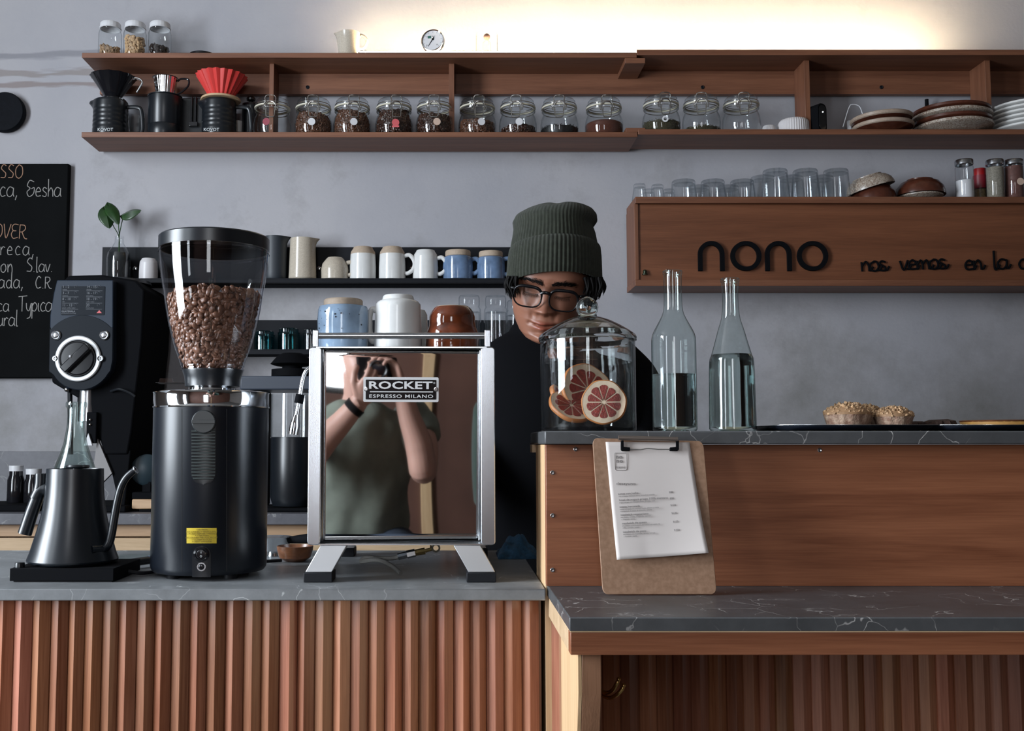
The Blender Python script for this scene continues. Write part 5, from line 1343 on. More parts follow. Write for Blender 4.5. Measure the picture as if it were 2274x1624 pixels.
b = MB().tube(smooth_path([W(120, 1088, Yc), W(104, 1086, Yc), W(90, 1090, Yc), W(80, 1108, Yc)], 6), [.010] * 8 + [.0098] * 11, 18); b.build('handle_joint', M_['kettle'], t, ang=50)
Ys = Yc - .022
sp = [W(200, 1222, Yc - .04), W(228, 1219, Ys), W(241, 1208, Ys), W(248, 1185, Ys), W(254, 1150, Ys), W(261, 1112, Ys), W(269, 1082, Ys), W(280, 1062, Ys), W(292, 1050, Ys), W(299, 1045, Ys)]
qs = smooth_path(sp, 6); n = len(qs)
b = MB().tube(qs, [.0070 - .0022 * i / n for i in range(n)], 16, cap=False); b.build('spout', M_['kettle'], t, ang=60)
MB().lathe(0, 0, [(.0048, 0), (.0062, .001), (.0062, .0022), (.0042, .0022)], 20, M=Matrix.Translation(qs[-1]) @ (qs[-1] - qs[-4]).to_track_quat('Z', 'Y').to_matrix().to_4x4()).build('spout_tip', M_['steel'], t)
# glass pour-over bottle behind
Yg = 1.80; cg = P(167, 1000, Yg)[0]; k = S(Yg); zf = lambda py: P(167, py, Yg)[1]
t = thing('flared_carafe', 'clear glass carafe with narrow neck flaring out behind the black kettle', 'carafe', (cg, Yg, ZT))
pr = [(0, ZT + .0005), (60 * k, ZT + .0005), (64 * k, ZT + .004), (60 * k, zf(1110)), (50 * k, zf(1060)), (43 * k, zf(1038)), (33 * k, zf(1010)), (25 * k, zf(985)), (19.5 * k, zf(950)), (18 * k, zf(925)), (19 * k, zf(908))]
MB().lathe(cg, Yg, pr, 56).build('carafe_body', M_['green_glass'], t)
MB().lathe(cg, Yg, [(19 * k, zf(908)), (22 * k, zf(904)), (22.5 * k, zf(897)), (21 * k, zf(893)), (18 * k, zf(893)), (16.5 * k, zf(905))], 56).build('rim', M_['green_glass'], t)
MB().lathe(cg, Yg, [(16.5 * k, zf(905)), (15.5 * k, zf(940)), (22 * k, zf(985)), (30 * k, zf(1010)), (48 * k, zf(1062)), (56 * k, zf(1110)), (0, ZT + .008)], 56).build('inner_wall', M_['green_glass'], t)
# power cable
cb = [W(262, 1268, Yk0 + .07), W(292, 1272, Yk0 + .10), W(315, 1279, 1.53), W(345, 1280, 1.50), W(372, 1270, 1.75)]
cb = [(xb - .004, Yk0 + .07, ZT + .008), (xb + .02, Yk0 + .075, ZT + .004), (xb + .045, Yk0 + .12, ZT + .0035), (xb + .10, Yk0 + .19, ZT + .0035), (xb + .2, Yk0 + .25, ZT + .0035)]
o = MB().tube(smooth_path(cb, 8), .0028, 10).build('power_cable', M_['rubber'], loc=(xb, Yk0 + .1, ZT)); tag(o, 'thin black power cable running from the kettle base behind the large grinder', 'cable')
c0 = W(290, 1262, 1.66); c1 = W(345, 1246, 1.70)
t = thing('audio_plug', 'grey and black cable plug lying between kettle base and large grinder', 'plug', (c0.x, 1.68, ZT))
c0.z = ZT + .010; c1.z = ZT + .011
MB().tube([c0, c0.lerp(c1, .75)], .0065, 14).build('plug_body', M_['satin_black'], t)
plabel(MB().tube([c0.lerp(c1, .75), c1], .0072, 14).build('sleeve', mat('blue_sleeve', (.01, .04, .09), .4), t), 'dark blue sleeve')
MB().tube([c0, c0.lerp(c1, -.12)], .004, 12).build('tip', M_['steel'], t)

# ---------------------------------------------------------------- large hopper grinder
YG = 1.592; RG = 125.5 * 1.583 / F; xg = P(468.5, 1000, YG)[0]; k = S(YG)
zg = lambda py, Y=YG: P(468, py, Y)[1]
t = thing('hopper_grinder', 'large black cylindrical coffee grinder with chrome band and clear hopper', 'coffee grinder', (xg, YG, ZT))
zc0, zc1 = zg(907), zg(873)
M_['grinder'] = mat('grinder', (.005, .007, .011), .30, 0, .38)
MB().lathe(xg, YG, [(0, ZT + .008), (RG - .004, ZT + .008), (RG - .001, ZT + .012), (RG, ZT + .016), (RG, zc0 - .0005), (0, zc0 - .0005)], 128).build('grinder_body', M_['grinder'], t)
for a in (45, 135, 225, 315):
    MB().lathe(xg + .06 * math.cos(math.radians(a)), YG + .06 * math.sin(math.radians(a)), [(0, ZT), (.010, ZT), (.010, ZT + .008), (0, ZT + .008)], 20).build('foot', M_['rubber'], t)
MB().lathe(xg, YG, [(0, zc0), (RG + .0008, zc0), (RG + .0012, zc0 + .0015), (RG + .0004, zc0 + .003), (RG + .0004, zc1 - .002), (RG + .0012, zc1), (RG - .002, zc1 + .0012), (52 * k + .012, zc1 + .0014), (52 * k, zc1 + .004), (50 * k, zg(858)), (0, zg(858))], 128).build('chrome_band', M_['chrome'], t)
MB().lathe(xg + .001, YG, [(0, zg(859)), (60 * k, zg(859)), (60.5 * k, zg(850)), (62 * k, zg(838)), (66 * k, zg(826)), (66 * k, zg(822)), (0, zg(822))], 96).build('hopper_neck', M_['satin_black'], t)
HP = [(68, 821), (69, 812), (84, 770), (92, 740), (99, 711), (104.5, 682), (109, 652), (113.5, 628), (117, 603), (119.5, 580), (121, 556)]
HPz = [(r * k, zg(py)) for r, py in HP]
hs = [(p.x, p.z) for p in smooth_path([Vector((r, 0, z)) for r, z in HPz], 4)]
MB().lathe(xg, YG, hs, 128).build('hopper', M_['hopper'], t)
for i, (z, r) in enumerate(((zg(822), 69), (zg(814), 69.5), (zg(563), 121.5))):
    MB().lathe(xg, YG, [((r - 1) * k, z - .0008), ((r + .7) * k, z - .0008), ((r + .7) * k, z + .0008), ((r - 1) * k, z + .0008), ((r - 1) * k, z - .0008)], 96).build('hopper_ridge', M_['hopper'], t)
MB().lathe(xg, YG, [(118 * k, zg(557)), (121.5 * k, zg(557)), (122 * k, zg(553)), (122 * k, zg(531)), (119 * k, zg(528)), (0, zg(527))], 128).build('hopper_lid', M_['satin_black'], t)
# sliding shutter at the hopper neck
b = MB()
sl0 = W(408, 851, YG - .01); sl1 = W(350, 852, YG - .01)
b.box(sl1.x, sl0.x, YG - .022, YG + .01, sl0.z - .0006, sl0.z + .0006)
b.prism([(W(361, 850, YG).x, sl0.z + .0006), (W(393, 850, YG).x, sl0.z + .0006), (W(391, 842, YG).x, sl0.z + .0066), (W(364, 842, YG).x, sl0.z + .0066)], YG - .022, YG - .020)
b.build('shutter_slide', M_['clear_glass'], t)
inner = [(max(.004, r - .0015), z) for r, z in hs]
lev = lambda a: zg(657) + .0045 * math.sin(a * 1 + 2.3) + .0045 * math.exp(-((a - 4.5) / .55) ** 2)
b = bean_fill(xg, YG, inner, lev, .0066, 77, BEAN_HI, dens=1.12)
tag(b.build('coffee_beans', mat('roast_bean', (.19, .088, .052), .33, noise=.3, nscale=50, tone=True), loc=(xg, YG, zg(820))), 'roasted coffee beans heaped in the clear hopper of the large grinder', 'coffee beans', kind='stuff')
def cyl_pt(px, py, dr=0.0, R=RG):
    th = (px - 468.5) / 128.0
    for _ in range(12):
        th = max(-1.4, min(1.4, th)); Y = YG - R * math.cos(th)
        X = P(px, py, Y)[0]; th = math.asin(max(-.99, min(.99, (X - xg) / R)))
    Y = YG - R * math.cos(th); z = P(px, py, Y)[1]
    return Vector((xg + (R + dr) * math.sin(th), YG - (R + dr) * math.cos(th), z))
def patch(px0, px1, py0, py1, dr, round_bottom=False, round_top=False, n=14):
    b = MB(); hw = (px1 - px0) / 2; cx = (px0 + px1) / 2; rows = []
    for j in range(n * 2 + 1):
        py = py0 + (py1 - py0) * j / (n * 2); w = hw
        if round_bottom and py > py1 - hw: w = math.sqrt(max(.02, hw * hw - (py - (py1 - hw)) ** 2))
        if round_top and py < py0 + hw: w = math.sqrt(max(.02, hw * hw - ((py0 + hw) - py) ** 2))
        rows.append((py, w))
    f = lambda u, v: cyl_pt(cx + (u * 2 - 1) * rows[round(v * n * 2)][1], rows[round(v * n * 2)][0], dr)
    g = lambda u, v: cyl_pt(cx + (u * 2 - 1) * rows[round(v * n * 2)][1], rows[round(v * n * 2)][0], -.002)
    b.grid(f, 9, n * 2 + 1)
    # side walls
    m = n * 2 + 1
    for u0 in (0, 1):
        b.grid(lambda u, v: (f if u < .5 else g)(u0, v), 2, m)
    for v0 in (0, 1):
        b.grid(lambda u, v: (f if v < .5 else g)(u, v0), 9, 2)
    return b
seam = mat('seam', (.002, .002, .003), .7)
for px in (404, 503.5):
    b = MB(); b.tube([cyl_pt(px, py, -.0003) for py in range(909, 1282, 20)], .0006, 5); b.build('panel_seam', seam, t)
patch(424, 479, 942, 1077, .0004, True).build('vent_frame', M_['satin_black'], t)
b = MB()
for i in range(16):
    py = 958 + i * 7.0
    w = 26 if py < 1050 else math.sqrt(max(4, 26 ** 2 - (py - 1050) ** 2))
    b.tube([cyl_pt(452 + dx * w, py, .0012) for dx in (-1, -.5, 0, .5, 1)], .0014, 6)
b.build('vent_louvres', mat('vent_grey', (.035, .045, .045), .4), t)
kn = cyl_pt(453, 937, 0)
Tk = Matrix.Translation(kn) @ Matrix.Rotation(math.asin((kn.x - xg) / RG), 4, 'Z') @ Matrix.Rotation(PI / 2, 4, 'X')
b = MB().lathe(0, 0, [(0, -.004), (.0170, -.004), (.0170, .0045), (.0160, .0055), (0, .0055)], 48, M=Tk)
b.box(-.0165, .0165, -.0026, .0026, .0055, .0085, M=Tk)
b.build('round_latch', mat('latch_grey', (.022, .026, .028), .38), t, bevel=.0004)
patch(414.5, 481, 1173, 1207, .0003).build('warning_sticker', mat('yellow', (.62, .46, .03), .5), t)
b = MB(); lines = [('CAUTION', 1178), ('DISCONNECT FROM SUPPLY', 1182.8), ('CIRCUIT BEFORE OPENING', 1187.2), ('ATTENTION', 1191.6), ('DÉCONNECTER DU CIRCUIT', 1196), ("D'ALIMENTATION", 1200.4), ('AVANT D’OUVRIR', 1204.8)]
for tx, py in lines:
    c_ = cyl_pt(448, py, .0006); text_mesh(b, tx, .0031, Matrix.Translation(c_) @ Matrix.Rotation(math.asin((c_.x - xg) / RG), 4, 'Z') @ Matrix.Rotation(PI / 2, 4, 'X'), .0001, 'CENTER', sx=1.12)
b.build('sticker_text', mat('sticker_ink', (.20, .14, .01), .6), t)
patch(427, 468, 1213, 1282, .0006, False, True).build('switch_plate', M_['satin_black'], t)
c_ = cyl_pt(447.5, 1231, .0006); Ts = Matrix.Translation(c_) @ Matrix.Rotation(math.asin((c_.x - xg) / RG), 4, 'Z') @ Matrix.Rotation(PI / 2, 4, 'X')
MB().lathe(0, 0, [(0, 0), (.0112, 0), (.0112, .002), (.0085, .003), (.0075, .0025), (.006, .004), (0, .0042)], 40, M=Ts).build('power_switch', M_['gloss_black'], t)
b = MB(); b.box(-.0004, .0004, .0015, .0040, .0042, .0045, M=Ts)
b.tube([Ts @ Vector((.0012 * math.cos(a), -.0025 + .0014 * math.sin(a), .0044)) for a in [2 * PI * q_ / 14 for q_ in range(14)]], .0003, 4, closed=True)
b.build('switch_marks', M_['white_print'], t)
c_ = cyl_pt(447.5, 1259, .0006); Ts = Matrix.Translation(c_) @ Matrix.Rotation(math.asin((c_.x - xg) / RG), 4, 'Z') @ Matrix.Rotation(PI / 2, 4, 'X')
MB().lathe(0, 0, [(.0045, 0), (.0045, .0012), (.0062, .0012), (.0062, 0)], 32, M=Ts).build('button_ring', M_['brushed'], t)
MB().lathe(0, 0, [(0, 0), (.0036, 0), (.0036, .0016), (.0025, .003), (0, .0032)], 24, M=Ts).build('reset_button', M_['gloss_black'], t)

# ---------------------------------------------------------------- espresso machine (its back to the camera)
YM0 = 1.500
mx = lambda px, Y=YM0: P(px, 1000, Y)[0]
mz = lambda py, Y=YM0: P(890, py, Y)[1]
t = thing('espresso_machine', 'polished steel espresso machine seen from behind, cups standing on its top', 'espresso machine', (mx(890), 1.70, ZT))
zt_, zb_ = mz(771), mz(1211)
M_['panel_inside'] = mat('panel_inside', (.18, .18, .19), .35, 1.0)
MB().box(mx(692), mx(1092), 1.548, 1.90, zb_ + .001, zt_ - .001).build('body', M_['brushed'], t, bevel=.003)
for a, c_ in ((684, 712.5), (1068, 1099.5)):
    MB().prism(rrect((mx(a) + mx(c_)) / 2, (zt_ + zb_) / 2, mx(c_) - mx(a), zt_ - zb_, .005, 5), YM0, 1.548).build('corner_column', M_['brushed'], t, bevel=.0012)
# polished rear panel, very slightly askew in its frame, as its reflections show
pc = Vector(((mx(713) + mx(1068)) / 2, 1.5215, (zt_ + zb_) / 2))
TP = Matrix.Translation(pc) @ Matrix.Rotation(math.radians(4.0), 4, 'Z') @ Matrix.Rotation(math.radians(4.3), 4, 'X')
hw_, hh_ = (mx(1068) - mx(713)) / 2 - .0012, (zt_ - zb_) / 2 - .003
def pan(u, v):
    a, c2 = u * 2 - 1, v * 2 - 1
    bow = -.0004 * (1 - a * a) * (1 - c2 * c2)
    edge = .0025 * (max(0, abs(c2) - .965) / .035) ** 2
    return TP @ Vector((a * hw_, bow + edge, c2 * hh_))
o = MB().grid(pan, 60, 80).build('rear_panel', M_['mirror'], t, ang=60)
m_ = o.modifiers.new('s', 'SOLIDIFY'); m_.thickness = .0012; m_.offset = -1
b = MB()
for s_ in (-1, 1): b.tube([TP @ Vector((s_ * (hw_ + .0002), -.0006, -hh_)), TP @ Vector((s_ * (hw_ + .0002), -.0006, hh_))], .0011, 8)
b.build('panel_edge_trim', M_['steel'], t)
MB().box(mx(700), mx(1082), YM0 - .0, 1.90, zt_ - .0016, zt_ + .0010).build('top_plate', M_['steel'], t, bevel=.0006)
MB().box(mx(700), mx(1082), YM0 + .003, 1.548, zb_ - .0004, zb_ + .0016).build('bottom_lip', M_['steel'], t)
# badge
bc = W(890.5, 865.5, 1.50)
# intersect with panel plane
nP = (TP.to_3x3() @ Vector((0, -1, 0))); d_ = (bc - Vector((0, 0, EYE))); s_ = (pc - Vector((0, 0, EYE))).dot(nP) / d_.dot(nP)
bc = Vector((0, 0, EYE)) + d_ * s_
TB = Matrix.Translation(bc) @ TP.to_3x3().to_4x4()
kk = bc.y / F
bw, bh = 167 * kk, 55 * kk
MB().prism(rrect(0, 0, bw, bh, .002, 4), -.0022, -.0002, M=TB).build('badge_plate', mat('badge_silver', (.74, .75, .76), .38, .1), t)
MB().prism(rrect(0, 0, bw - 10.5 * kk, bh - 11 * kk, .001, 3), -.0026, -.0021, M=TB).build('badge_field', M_['gloss_black'], t)
b = MB(); TX = TB @ Matrix.Translation((0, -.0027, 0)) @ Matrix.Rotation(PI / 2, 4, 'X')
def fit(b, body, x0, x1, z0, hcap, off, space=1.0):
    tmp = MB(); text_mesh(tmp, body, 1.0, Matrix.Identity(4), 0, offset=0, space=space)
    xs = [v[0] for v in tmp.v]; ys = [v[1] for v in tmp.v]; w, hgt = max(xs) - min(xs), max(ys)
    size = hcap / hgt; sx = (x1 - x0) / (w * size)
    text_mesh(b, body, size, TX @ Matrix.Translation((x0 - min(xs) * size * sx, z0, 0)), .0003, sx=sx, offset=off / 1, space=space)
fit(b, 'ROCKET', -70 * kk, 69 * kk, 2.2 * kk, 15.5 * kk, .00042, 1.05)
fit(b, 'ESPRESSO MILANO', -70 * kk, 71 * kk, -18.2 * kk, 7.2 * kk, .00008, 1.12)
b.box(-69 * kk, 71 * kk, -.0030, -.0024, -6.0 * kk, -3.6 * kk, M=TB)
text_mesh(b, '®', 6 * kk, TX @ Matrix.Translation((71.5 * kk, 13 * kk, 0)), .0002)
b.build('badge_lettering', mat('badge_white', (.78, .79, .80), .35), t)
for s_ in (-1, 1):
    MB().lathe(0, 0, [(0, 0), (.0033, 0), (.0033, .0016), (.0018, .0020), (0, .0014)], 24, M=TB @ Matrix.Translation((s_ * 77.5 * kk, -.0022, 1 * kk)) @ Matrix.Rotation(PI / 2, 4, 'X')).build('badge_screw', M_['steel'], t)
# cup rail
zr1, zr0 = mz(738), mz(752)
yr0, yr1 = YM0 + .006, 1.885
b = MB(); zr_c = (zr0 + zr1) / 2; rr = (zr1 - zr0) / 2
b.tube([(mx(703), yr0, zr_c), (mx(1079), yr0, zr_c)], rr, 18); b.build('front_rail', M_['brushed'], t)
MB().tube([(mx(703), yr1, zr_c), (mx(1079), yr1, zr_c)], rr, 18).build('back_rail', M_['brushed'], t)
for px in (698.5, 1083.5):
    MB().box(mx(px - 6.5), mx(px + 6.5), yr0 - .006, yr0 + .006, zt_, mz(733)).build('rail_post', M_['brushed'], t, bevel=.001)
    MB().box(mx(px - 6.5), mx(px + 6.5), yr1 - .006, yr1 + .006, zt_, mz(733)).build('rail_post', M_['brushed'], t, bevel=.001)
# legs and rubber feet
for Yl in (YM0, 1.84):
    for a in (((713, 1212), (771, 1212), (738, 1272), (680, 1272)), ((1007, 1212), (1066, 1212), (1099, 1272), (1040, 1272))):
        pts = [(mx(px), mz(py)) for px, py in a]
        MB().prism(pts, Yl + .004, Yl + .044).build('leg', M_['leg_steel'] if 'leg_steel' in M_ else M_.setdefault('leg_steel', mat('leg_steel', (.72, .74, .76), .42, .85)), t, bevel=.0008)
    for a, c_ in ((677, 740), (1036, 1101)):
        MB().box(mx(a), mx(c_), Yl, Yl + .046, ZT + .0003, mz(1272) - .0002).build('rubber_foot', M_['rubber'], t, bevel=.001)
# plumbing under the body
hose = mat('braided_hose', (.30, .29, .27), .35, .8, bump=.8, bscale=1400)
Yh = 1.60
b = MB().tube(smooth_path([W(800, 1248, Yh), W(812, 1238, Yh), W(835, 1240, Yh), W(870, 1240, Yh), W(884, 1237, Yh)], 6), .0035, 12); b.build('braided_hose', hose, t)
b = MB().tube(smooth_path([W(800, 1248, Yh), W(840, 1244, Yh - .01), W(868, 1256, Yh - .02), W(890, 1274, Yh - .04)], 6), .0035, 12); b.build('braided_hose', hose, t)
MB().tube([W(884, 1237, Yh), W(904, 1232, Yh)], .0052, 8).build('hose_nut', M_['chrome'], t)
MB().tube([W(904, 1232, Yh), W(922, 1228, Yh)], .0062, 6).build('hose_nut', M_['steel'], t)
MB().tube([W(922, 1228, Yh), W(944, 1224, Yh)], [.0048, .0052], 8).build('brass_nut', M_['brass'], t)
MB().tube([W(944, 1224, Yh), W(962, 1219, Yh)], [.003, .0026], 8).build('valve_stem', M_['brass'], t)
MB().lathe(0, 0, [(.004, 0), (.004, .004), (.0068, .004), (.0068, 0)], 24, M=Matrix.Translation(W(968, 1217, Yh - .01)) @ Matrix.Rotation(PI / 2, 4, 'X')).build('drain_ring', M_['chrome'], t)
# steam wand on the far side
Yw = 1.83
wp = smooth_path([W(700, 815, Yw), W(688, 818, Yw), W(679, 826, Yw), W(672, 845, Yw), W(666, 880, Yw), W(658, 925, Yw)], 6)
MB().tube(wp, .0042, 14).build('steam_wand', M_['chrome'], t)
wa, wb_ = W(658, 922, Yw), W(651, 965, Yw)
MB().tube([wa, wa.lerp(wb_, .3), wa.lerp(wb_, .55), wb_], [.0045, .0072, .0092, .0088], 18).build('wand_tip', M_['chrome'], t)
ga, gb = W(667, 876, Yw), W(663, 896, Yw)
MB().tube([ga, gb], .0078, 14).build('wand_grip', M_['matte_black'], t)

# ---------------------------------------------------------------- cups on the machine
ZC_ = zt_ + .0012; YU = 1.60; ku = S(YU)
def uz(py): return P(880, py, YU)[1]
x = P(762, 720, YU)[0]
t = thing('mug', 'pale blue speckled ceramic mug upside down on the espresso machine, bare clay foot', 'mug', (x, YU, ZC_), 'mugs warming on the espresso machine')
M_['blue_speck'] = mat('blue_speck', (.36, .50, .68), .1, noise=.5, nscale=16, coat=.3)
MB().lathe(x, YU, [(0, ZC_), (50 * ku, ZC_), (54 * ku, ZC_ + .004), (57 * ku, uz(735)), (57.5 * ku, uz(712)), (56 * ku, uz(690)), (53 * ku, uz(682)), (44 * ku, uz(680)), (0, uz(680))], 72).build('mug_body', M_['blue_speck'], t)
plabel(MB().lathe(x, YU, [(43 * ku, uz(681)), (43.5 * ku, uz(676)), (43.5 * ku, uz(669)), (41 * ku, uz(666)), (0, uz(666))], 56).build('unglazed_foot', M_['raw_clay'], t), 'bare clay foot')
b = MB(); rnd = random.Random(4)
for _ in range(26):
    a = rnd.uniform(-PI * .9, -PI * .1); py = rnd.uniform(690, 760); r = prof_r([(54 * ku, ZC_), (57.3 * ku, uz(735)), (57.6 * ku, uz(705)), (55 * ku, uz(680))], uz(py))
    b.ball((x + r * math.cos(a), YU + r * math.sin(a), uz(py)), rnd.choice((.0005, .0006, .0008, .0013)), 8, 5)
b.build('glaze_specks', mat('speck_dark', (.03, .04, .06), .4), t)
x = P(884, 720, YU)[0]
t = thing('mug', 'tall white ceramic mug upside down in the middle of the espresso machine top', 'mug', (x, YU, ZC_), 'mugs warming on the espresso machine')
MB().lathe(x, YU, [(0, ZC_), (51 * ku, ZC_), (53.5 * ku, ZC_ + .003), (53 * ku, uz(750)), (52 * ku, uz(720)), (50.5 * ku, uz(685)), (50 * ku, uz(677)), (46 * ku, uz(671)), (36 * ku, uz(667)), (34 * ku, uz(659)), (32 * ku, uz(657)), (0, uz(657))], 72).build('mug_body', M_['white_cer'], t)
MB().tube(smooth_path([(x - 48 * ku, YU + .004, uz(690)), (x - 58 * ku, YU + .006, uz(686)), (x - 64 * ku, YU + .006, uz(700)), (x - 64 * ku, YU + .006, uz(735)), (x - 60 * ku, YU + .006, uz(755)), (x - 49 * ku, YU + .004, uz(758))], 6), .0058, 12, flat=.8).build('handle', M_['white_cer'], t)
x2 = P(932, 720, 1.72)[0]; k2 = S(1.72)
t = thing('cup', 'second white cup mostly hidden behind the tall white mug', 'cup', (x2, 1.72, ZC_))
MB().lathe(x2 - .012, 1.72, [(0, ZC_), (34 * k2, ZC_), (36 * k2, ZC_ + .003), (33 * k2, P(900, 700, 1.72)[1]), (28 * k2, P(900, 690, 1.72)[1]), (0, P(900, 690, 1.72)[1])], 48).build('cup_body', M_['white_cer'], t)
x = P(1004, 720, YU)[0]
t = thing('cup', 'glossy dark brown wavy cup upside down on the espresso machine', 'cup', (x, YU, ZC_), None)
bp = [(0, ZC_), (58 * ku, ZC_), (60 * ku, ZC_ + .003), (59 * ku, uz(752)), (58 * ku, uz(742)), (55 * ku, uz(733)), (52 * ku, uz(725)), (51.5 * ku, uz(715)), (51 * ku, uz(704)), (48 * ku, uz(695)), (42 * ku, uz(686)), (38 * ku, uz(683))]
MB().lathe(x, YU, bp, 72).build('cup_body', M_['brown_cer'], t)
plabel(MB().lathe(x, YU, [(38 * ku, uz(683)), (36 * ku, uz(681.5)), (0, uz(681.5))], 56).build('pale_foot_ring', M_['raw_clay'], t), 'pale foot ring')
# wooden bowl and portafilter behind the machine
Yb = Yat(1250, ZT) + .02; x = P(655, 1235, Yb)[0]; k = S(Yb); zf = lambda py: P(655, py, Yb)[1]
t = thing('wooden_bowl', 'small dark brown wooden bowl on the counter between grinder and espresso machine', 'bowl', (x, Yb, ZT))
MB().lathe(x, Yb, [(0, ZT + .0005), (22 * k, ZT + .0005), (34 * k, zf(1238)), (39 * k, zf(1222)), (40 * k, zf(1213)), (38 * k, zf(1212)), (32 * k, zf(1230)), (0, zf(1240))], 48).build('bowl_shell', M_['walnut'], t)
t = thing('portafilter', 'black and steel portafilter lying behind the wooden bowl, partly hidden by the grinder', 'portafilter', (x - .05, Yb + .085, ZT))
zp = ZT + .022
MB().lathe(x - .05, Yb + .085, [(0, zp - .012), (.026, zp - .012), (.030, zp + .010), (.032, zp + .012), (.029, zp + .012), (0, zp - .004)], 36).build('basket', M_['steel'], t)
MB().tube([(x - .025, Yb + .08, zp + .006), (x + .03, Yb + .06, zp + .012), (x + .065, Yb + .05, zp + .010)], [.006, .010, .011], 14).build('handle', M_['matte_black'], t)
MB().lathe(x - .05, Yb + .085, [(0, ZT + .0003), (.012, ZT + .0003), (.010, zp - .012), (0, zp - .012)], 20).build('spout', M_['steel'], t)
# ---------------------------------------------------------------- glass jar with grapefruit on the bar
YJR = 1.505; kj = S(YJR); xj = P(1306, 900, YJR)[0]
zj = lambda py: P(1306, py, YJR)[1]
zB = ZH + .0006
t = thing('lidded_jar', 'large clear glass jar with domed knobbed lid holding grapefruit slices on the bar', 'jar', (xj, YJR, zB))
MB().lathe(xj, YJR, [(0, zB), (103 * kj, zB), (105 * kj, zB + .002), (105 * kj, zj(762)), (106 * kj, zj(757))], 96).build('jar_body', M_['clear_glass'], t)
MB().lathe(xj, YJR, [(0, zB + .005), (99 * kj, zB + .005), (101 * kj, zB + .009), (102 * kj, zj(760))], 96).build('inner_wall', M_['glass'], t)
tl = MB().lathe(xj, YJR, [(0, zj(712)), (20 * kj, zj(712)), (48 * kj, zj(718)), (70 * kj, zj(728)), (90 * kj, zj(740)), (95 * kj, zj(752)), (94 * kj, zj(806)), (97 * kj, zj(806)), (98 * kj, zj(758)), (108 * kj, zj(757)), (109 * kj, zj(751)), (106 * kj, zj(745)), (92 * kj, zj(735)), (72 * kj, zj(723)), (52 * kj, zj(713)), (34 * kj, zj(706)), (20 * kj, zj(703)), (0, zj(703))], 96)
lid = tl.build('lid', M_['lid_glass'], t)
b = MB().lathe(xj, YJR, [(0, zj(702.5)), (21 * kj, zj(702.5)), (21.5 * kj, zj(702)), (18 * kj, zj(701)), (23.5 * kj, zj(692)), (25 * kj, zj(683)), (22.5 * kj, zj(673)), (15 * kj, zj(665)), (6 * kj, zj(660)), (0, zj(659))], 64)
b.build('knob', M_['knob_glass'], lid)

# grapefruit slices
M_['rind'] = mat('rind', (.56, .20, .055), .5, noise=.3, nscale=60); M_['pith'] = mat('pith', (.62, .47, .33), .6, noise=.12, nscale=150)
M_['flesh'] = mat('flesh', (.27, .030, .018), .35, noise=.45, nscale=260, bump=.5, bscale=500)
def slice_(cpx, cpy, Y, r, rot, label, th=.0075, frac=1.0, order='XYZ'):
    c = W(cpx, cpy, Y); T = Matrix.Translation(c) @ Euler([math.radians(a) for a in rot], order).to_matrix().to_4x4() @ Matrix.Rotation(PI / 2, 4, 'X')
    t = thing('grapefruit_slice', label, 'grapefruit slice', c, 'dried grapefruit slices in the jar')
    n = 56
    wob = lambda a, z: .02 * math.sin(a * 3 + cpx) + .012 * math.sin(a * 7)
    MB().lathe(0, 0, [(r * .95, -th / 2), (r, -th * .35), (r * 1.01, 0), (r, th * .35), (r * .95, th / 2), (r * .95, -th / 2)], n, M=T, rib=wob).build('rind', M_['rind'], t, ang=60)
    MB().lathe(0, 0, [(0, -th * .44), (r * .95, -th * .46), (r * .95, th * .46), (r * .78, th * .40), (0, th * .30)], n, M=T, rib=wob).build('pith', M_['pith'], t)
    ns = 10
    for s_ in (1, -1):
        for i in range(ns):
            a0, a1 = 2 * PI * (i + .045) / ns, 2 * PI * (i + .955) / ns; rr = r * (.76 + .03 * math.sin(i * 2.1 + cpx))
            am = (a0 + a1) / 2; pts = [(r * .07 * math.cos(am), r * .07 * math.sin(am))]
            for q_ in range(9):
                a = a0 + (a1 - a0) * q_ / 8; e = rr * (1 - .10 * (abs(q_ - 4) / 4) ** 3); pts.append((e * math.cos(a), e * math.sin(a)))
            z0, z1 = s_ * th * .30, s_ * th * .47
            m = len(pts); cen = (sum(p[0] for p in pts) / m, sum(p[1] for p in pts) / m)
            vs = [T @ Vector((x, y, z0)) for x, y in pts] + [T @ Vector((cen[0] + (x - cen[0]) * .93, cen[1] + (y - cen[1]) * .93, z1)) for x, y in pts]
            b = MB(); b.add(vs, [tuple(range(m, 2 * m))] + [(q_, (q_ + 1) % m, (q_ + 1) % m + m, q_ + m) for q_ in range(m)])
            if s_ == 1 or True: b.build('segment', M_['flesh'], t)
slice_(1341, 894, 1.455, .0318, (-8, 0, -14), 'round grapefruit slice facing the front of the jar, all its segments showing')
slice_(1304, 866, 1.512, .0405, (-20, -14, 24), 'largest grapefruit slice, leaning behind the front one, tipped upward')
slice_(1268, 903, 1.488, .0325, (-52, 22, -6), 'low grapefruit slice lying tilted under the others, pale rim showing')
slice_(1243, 884, 1.520, .0210, (-50, 50, 20), 'small crumpled grapefruit piece at the side of the jar')

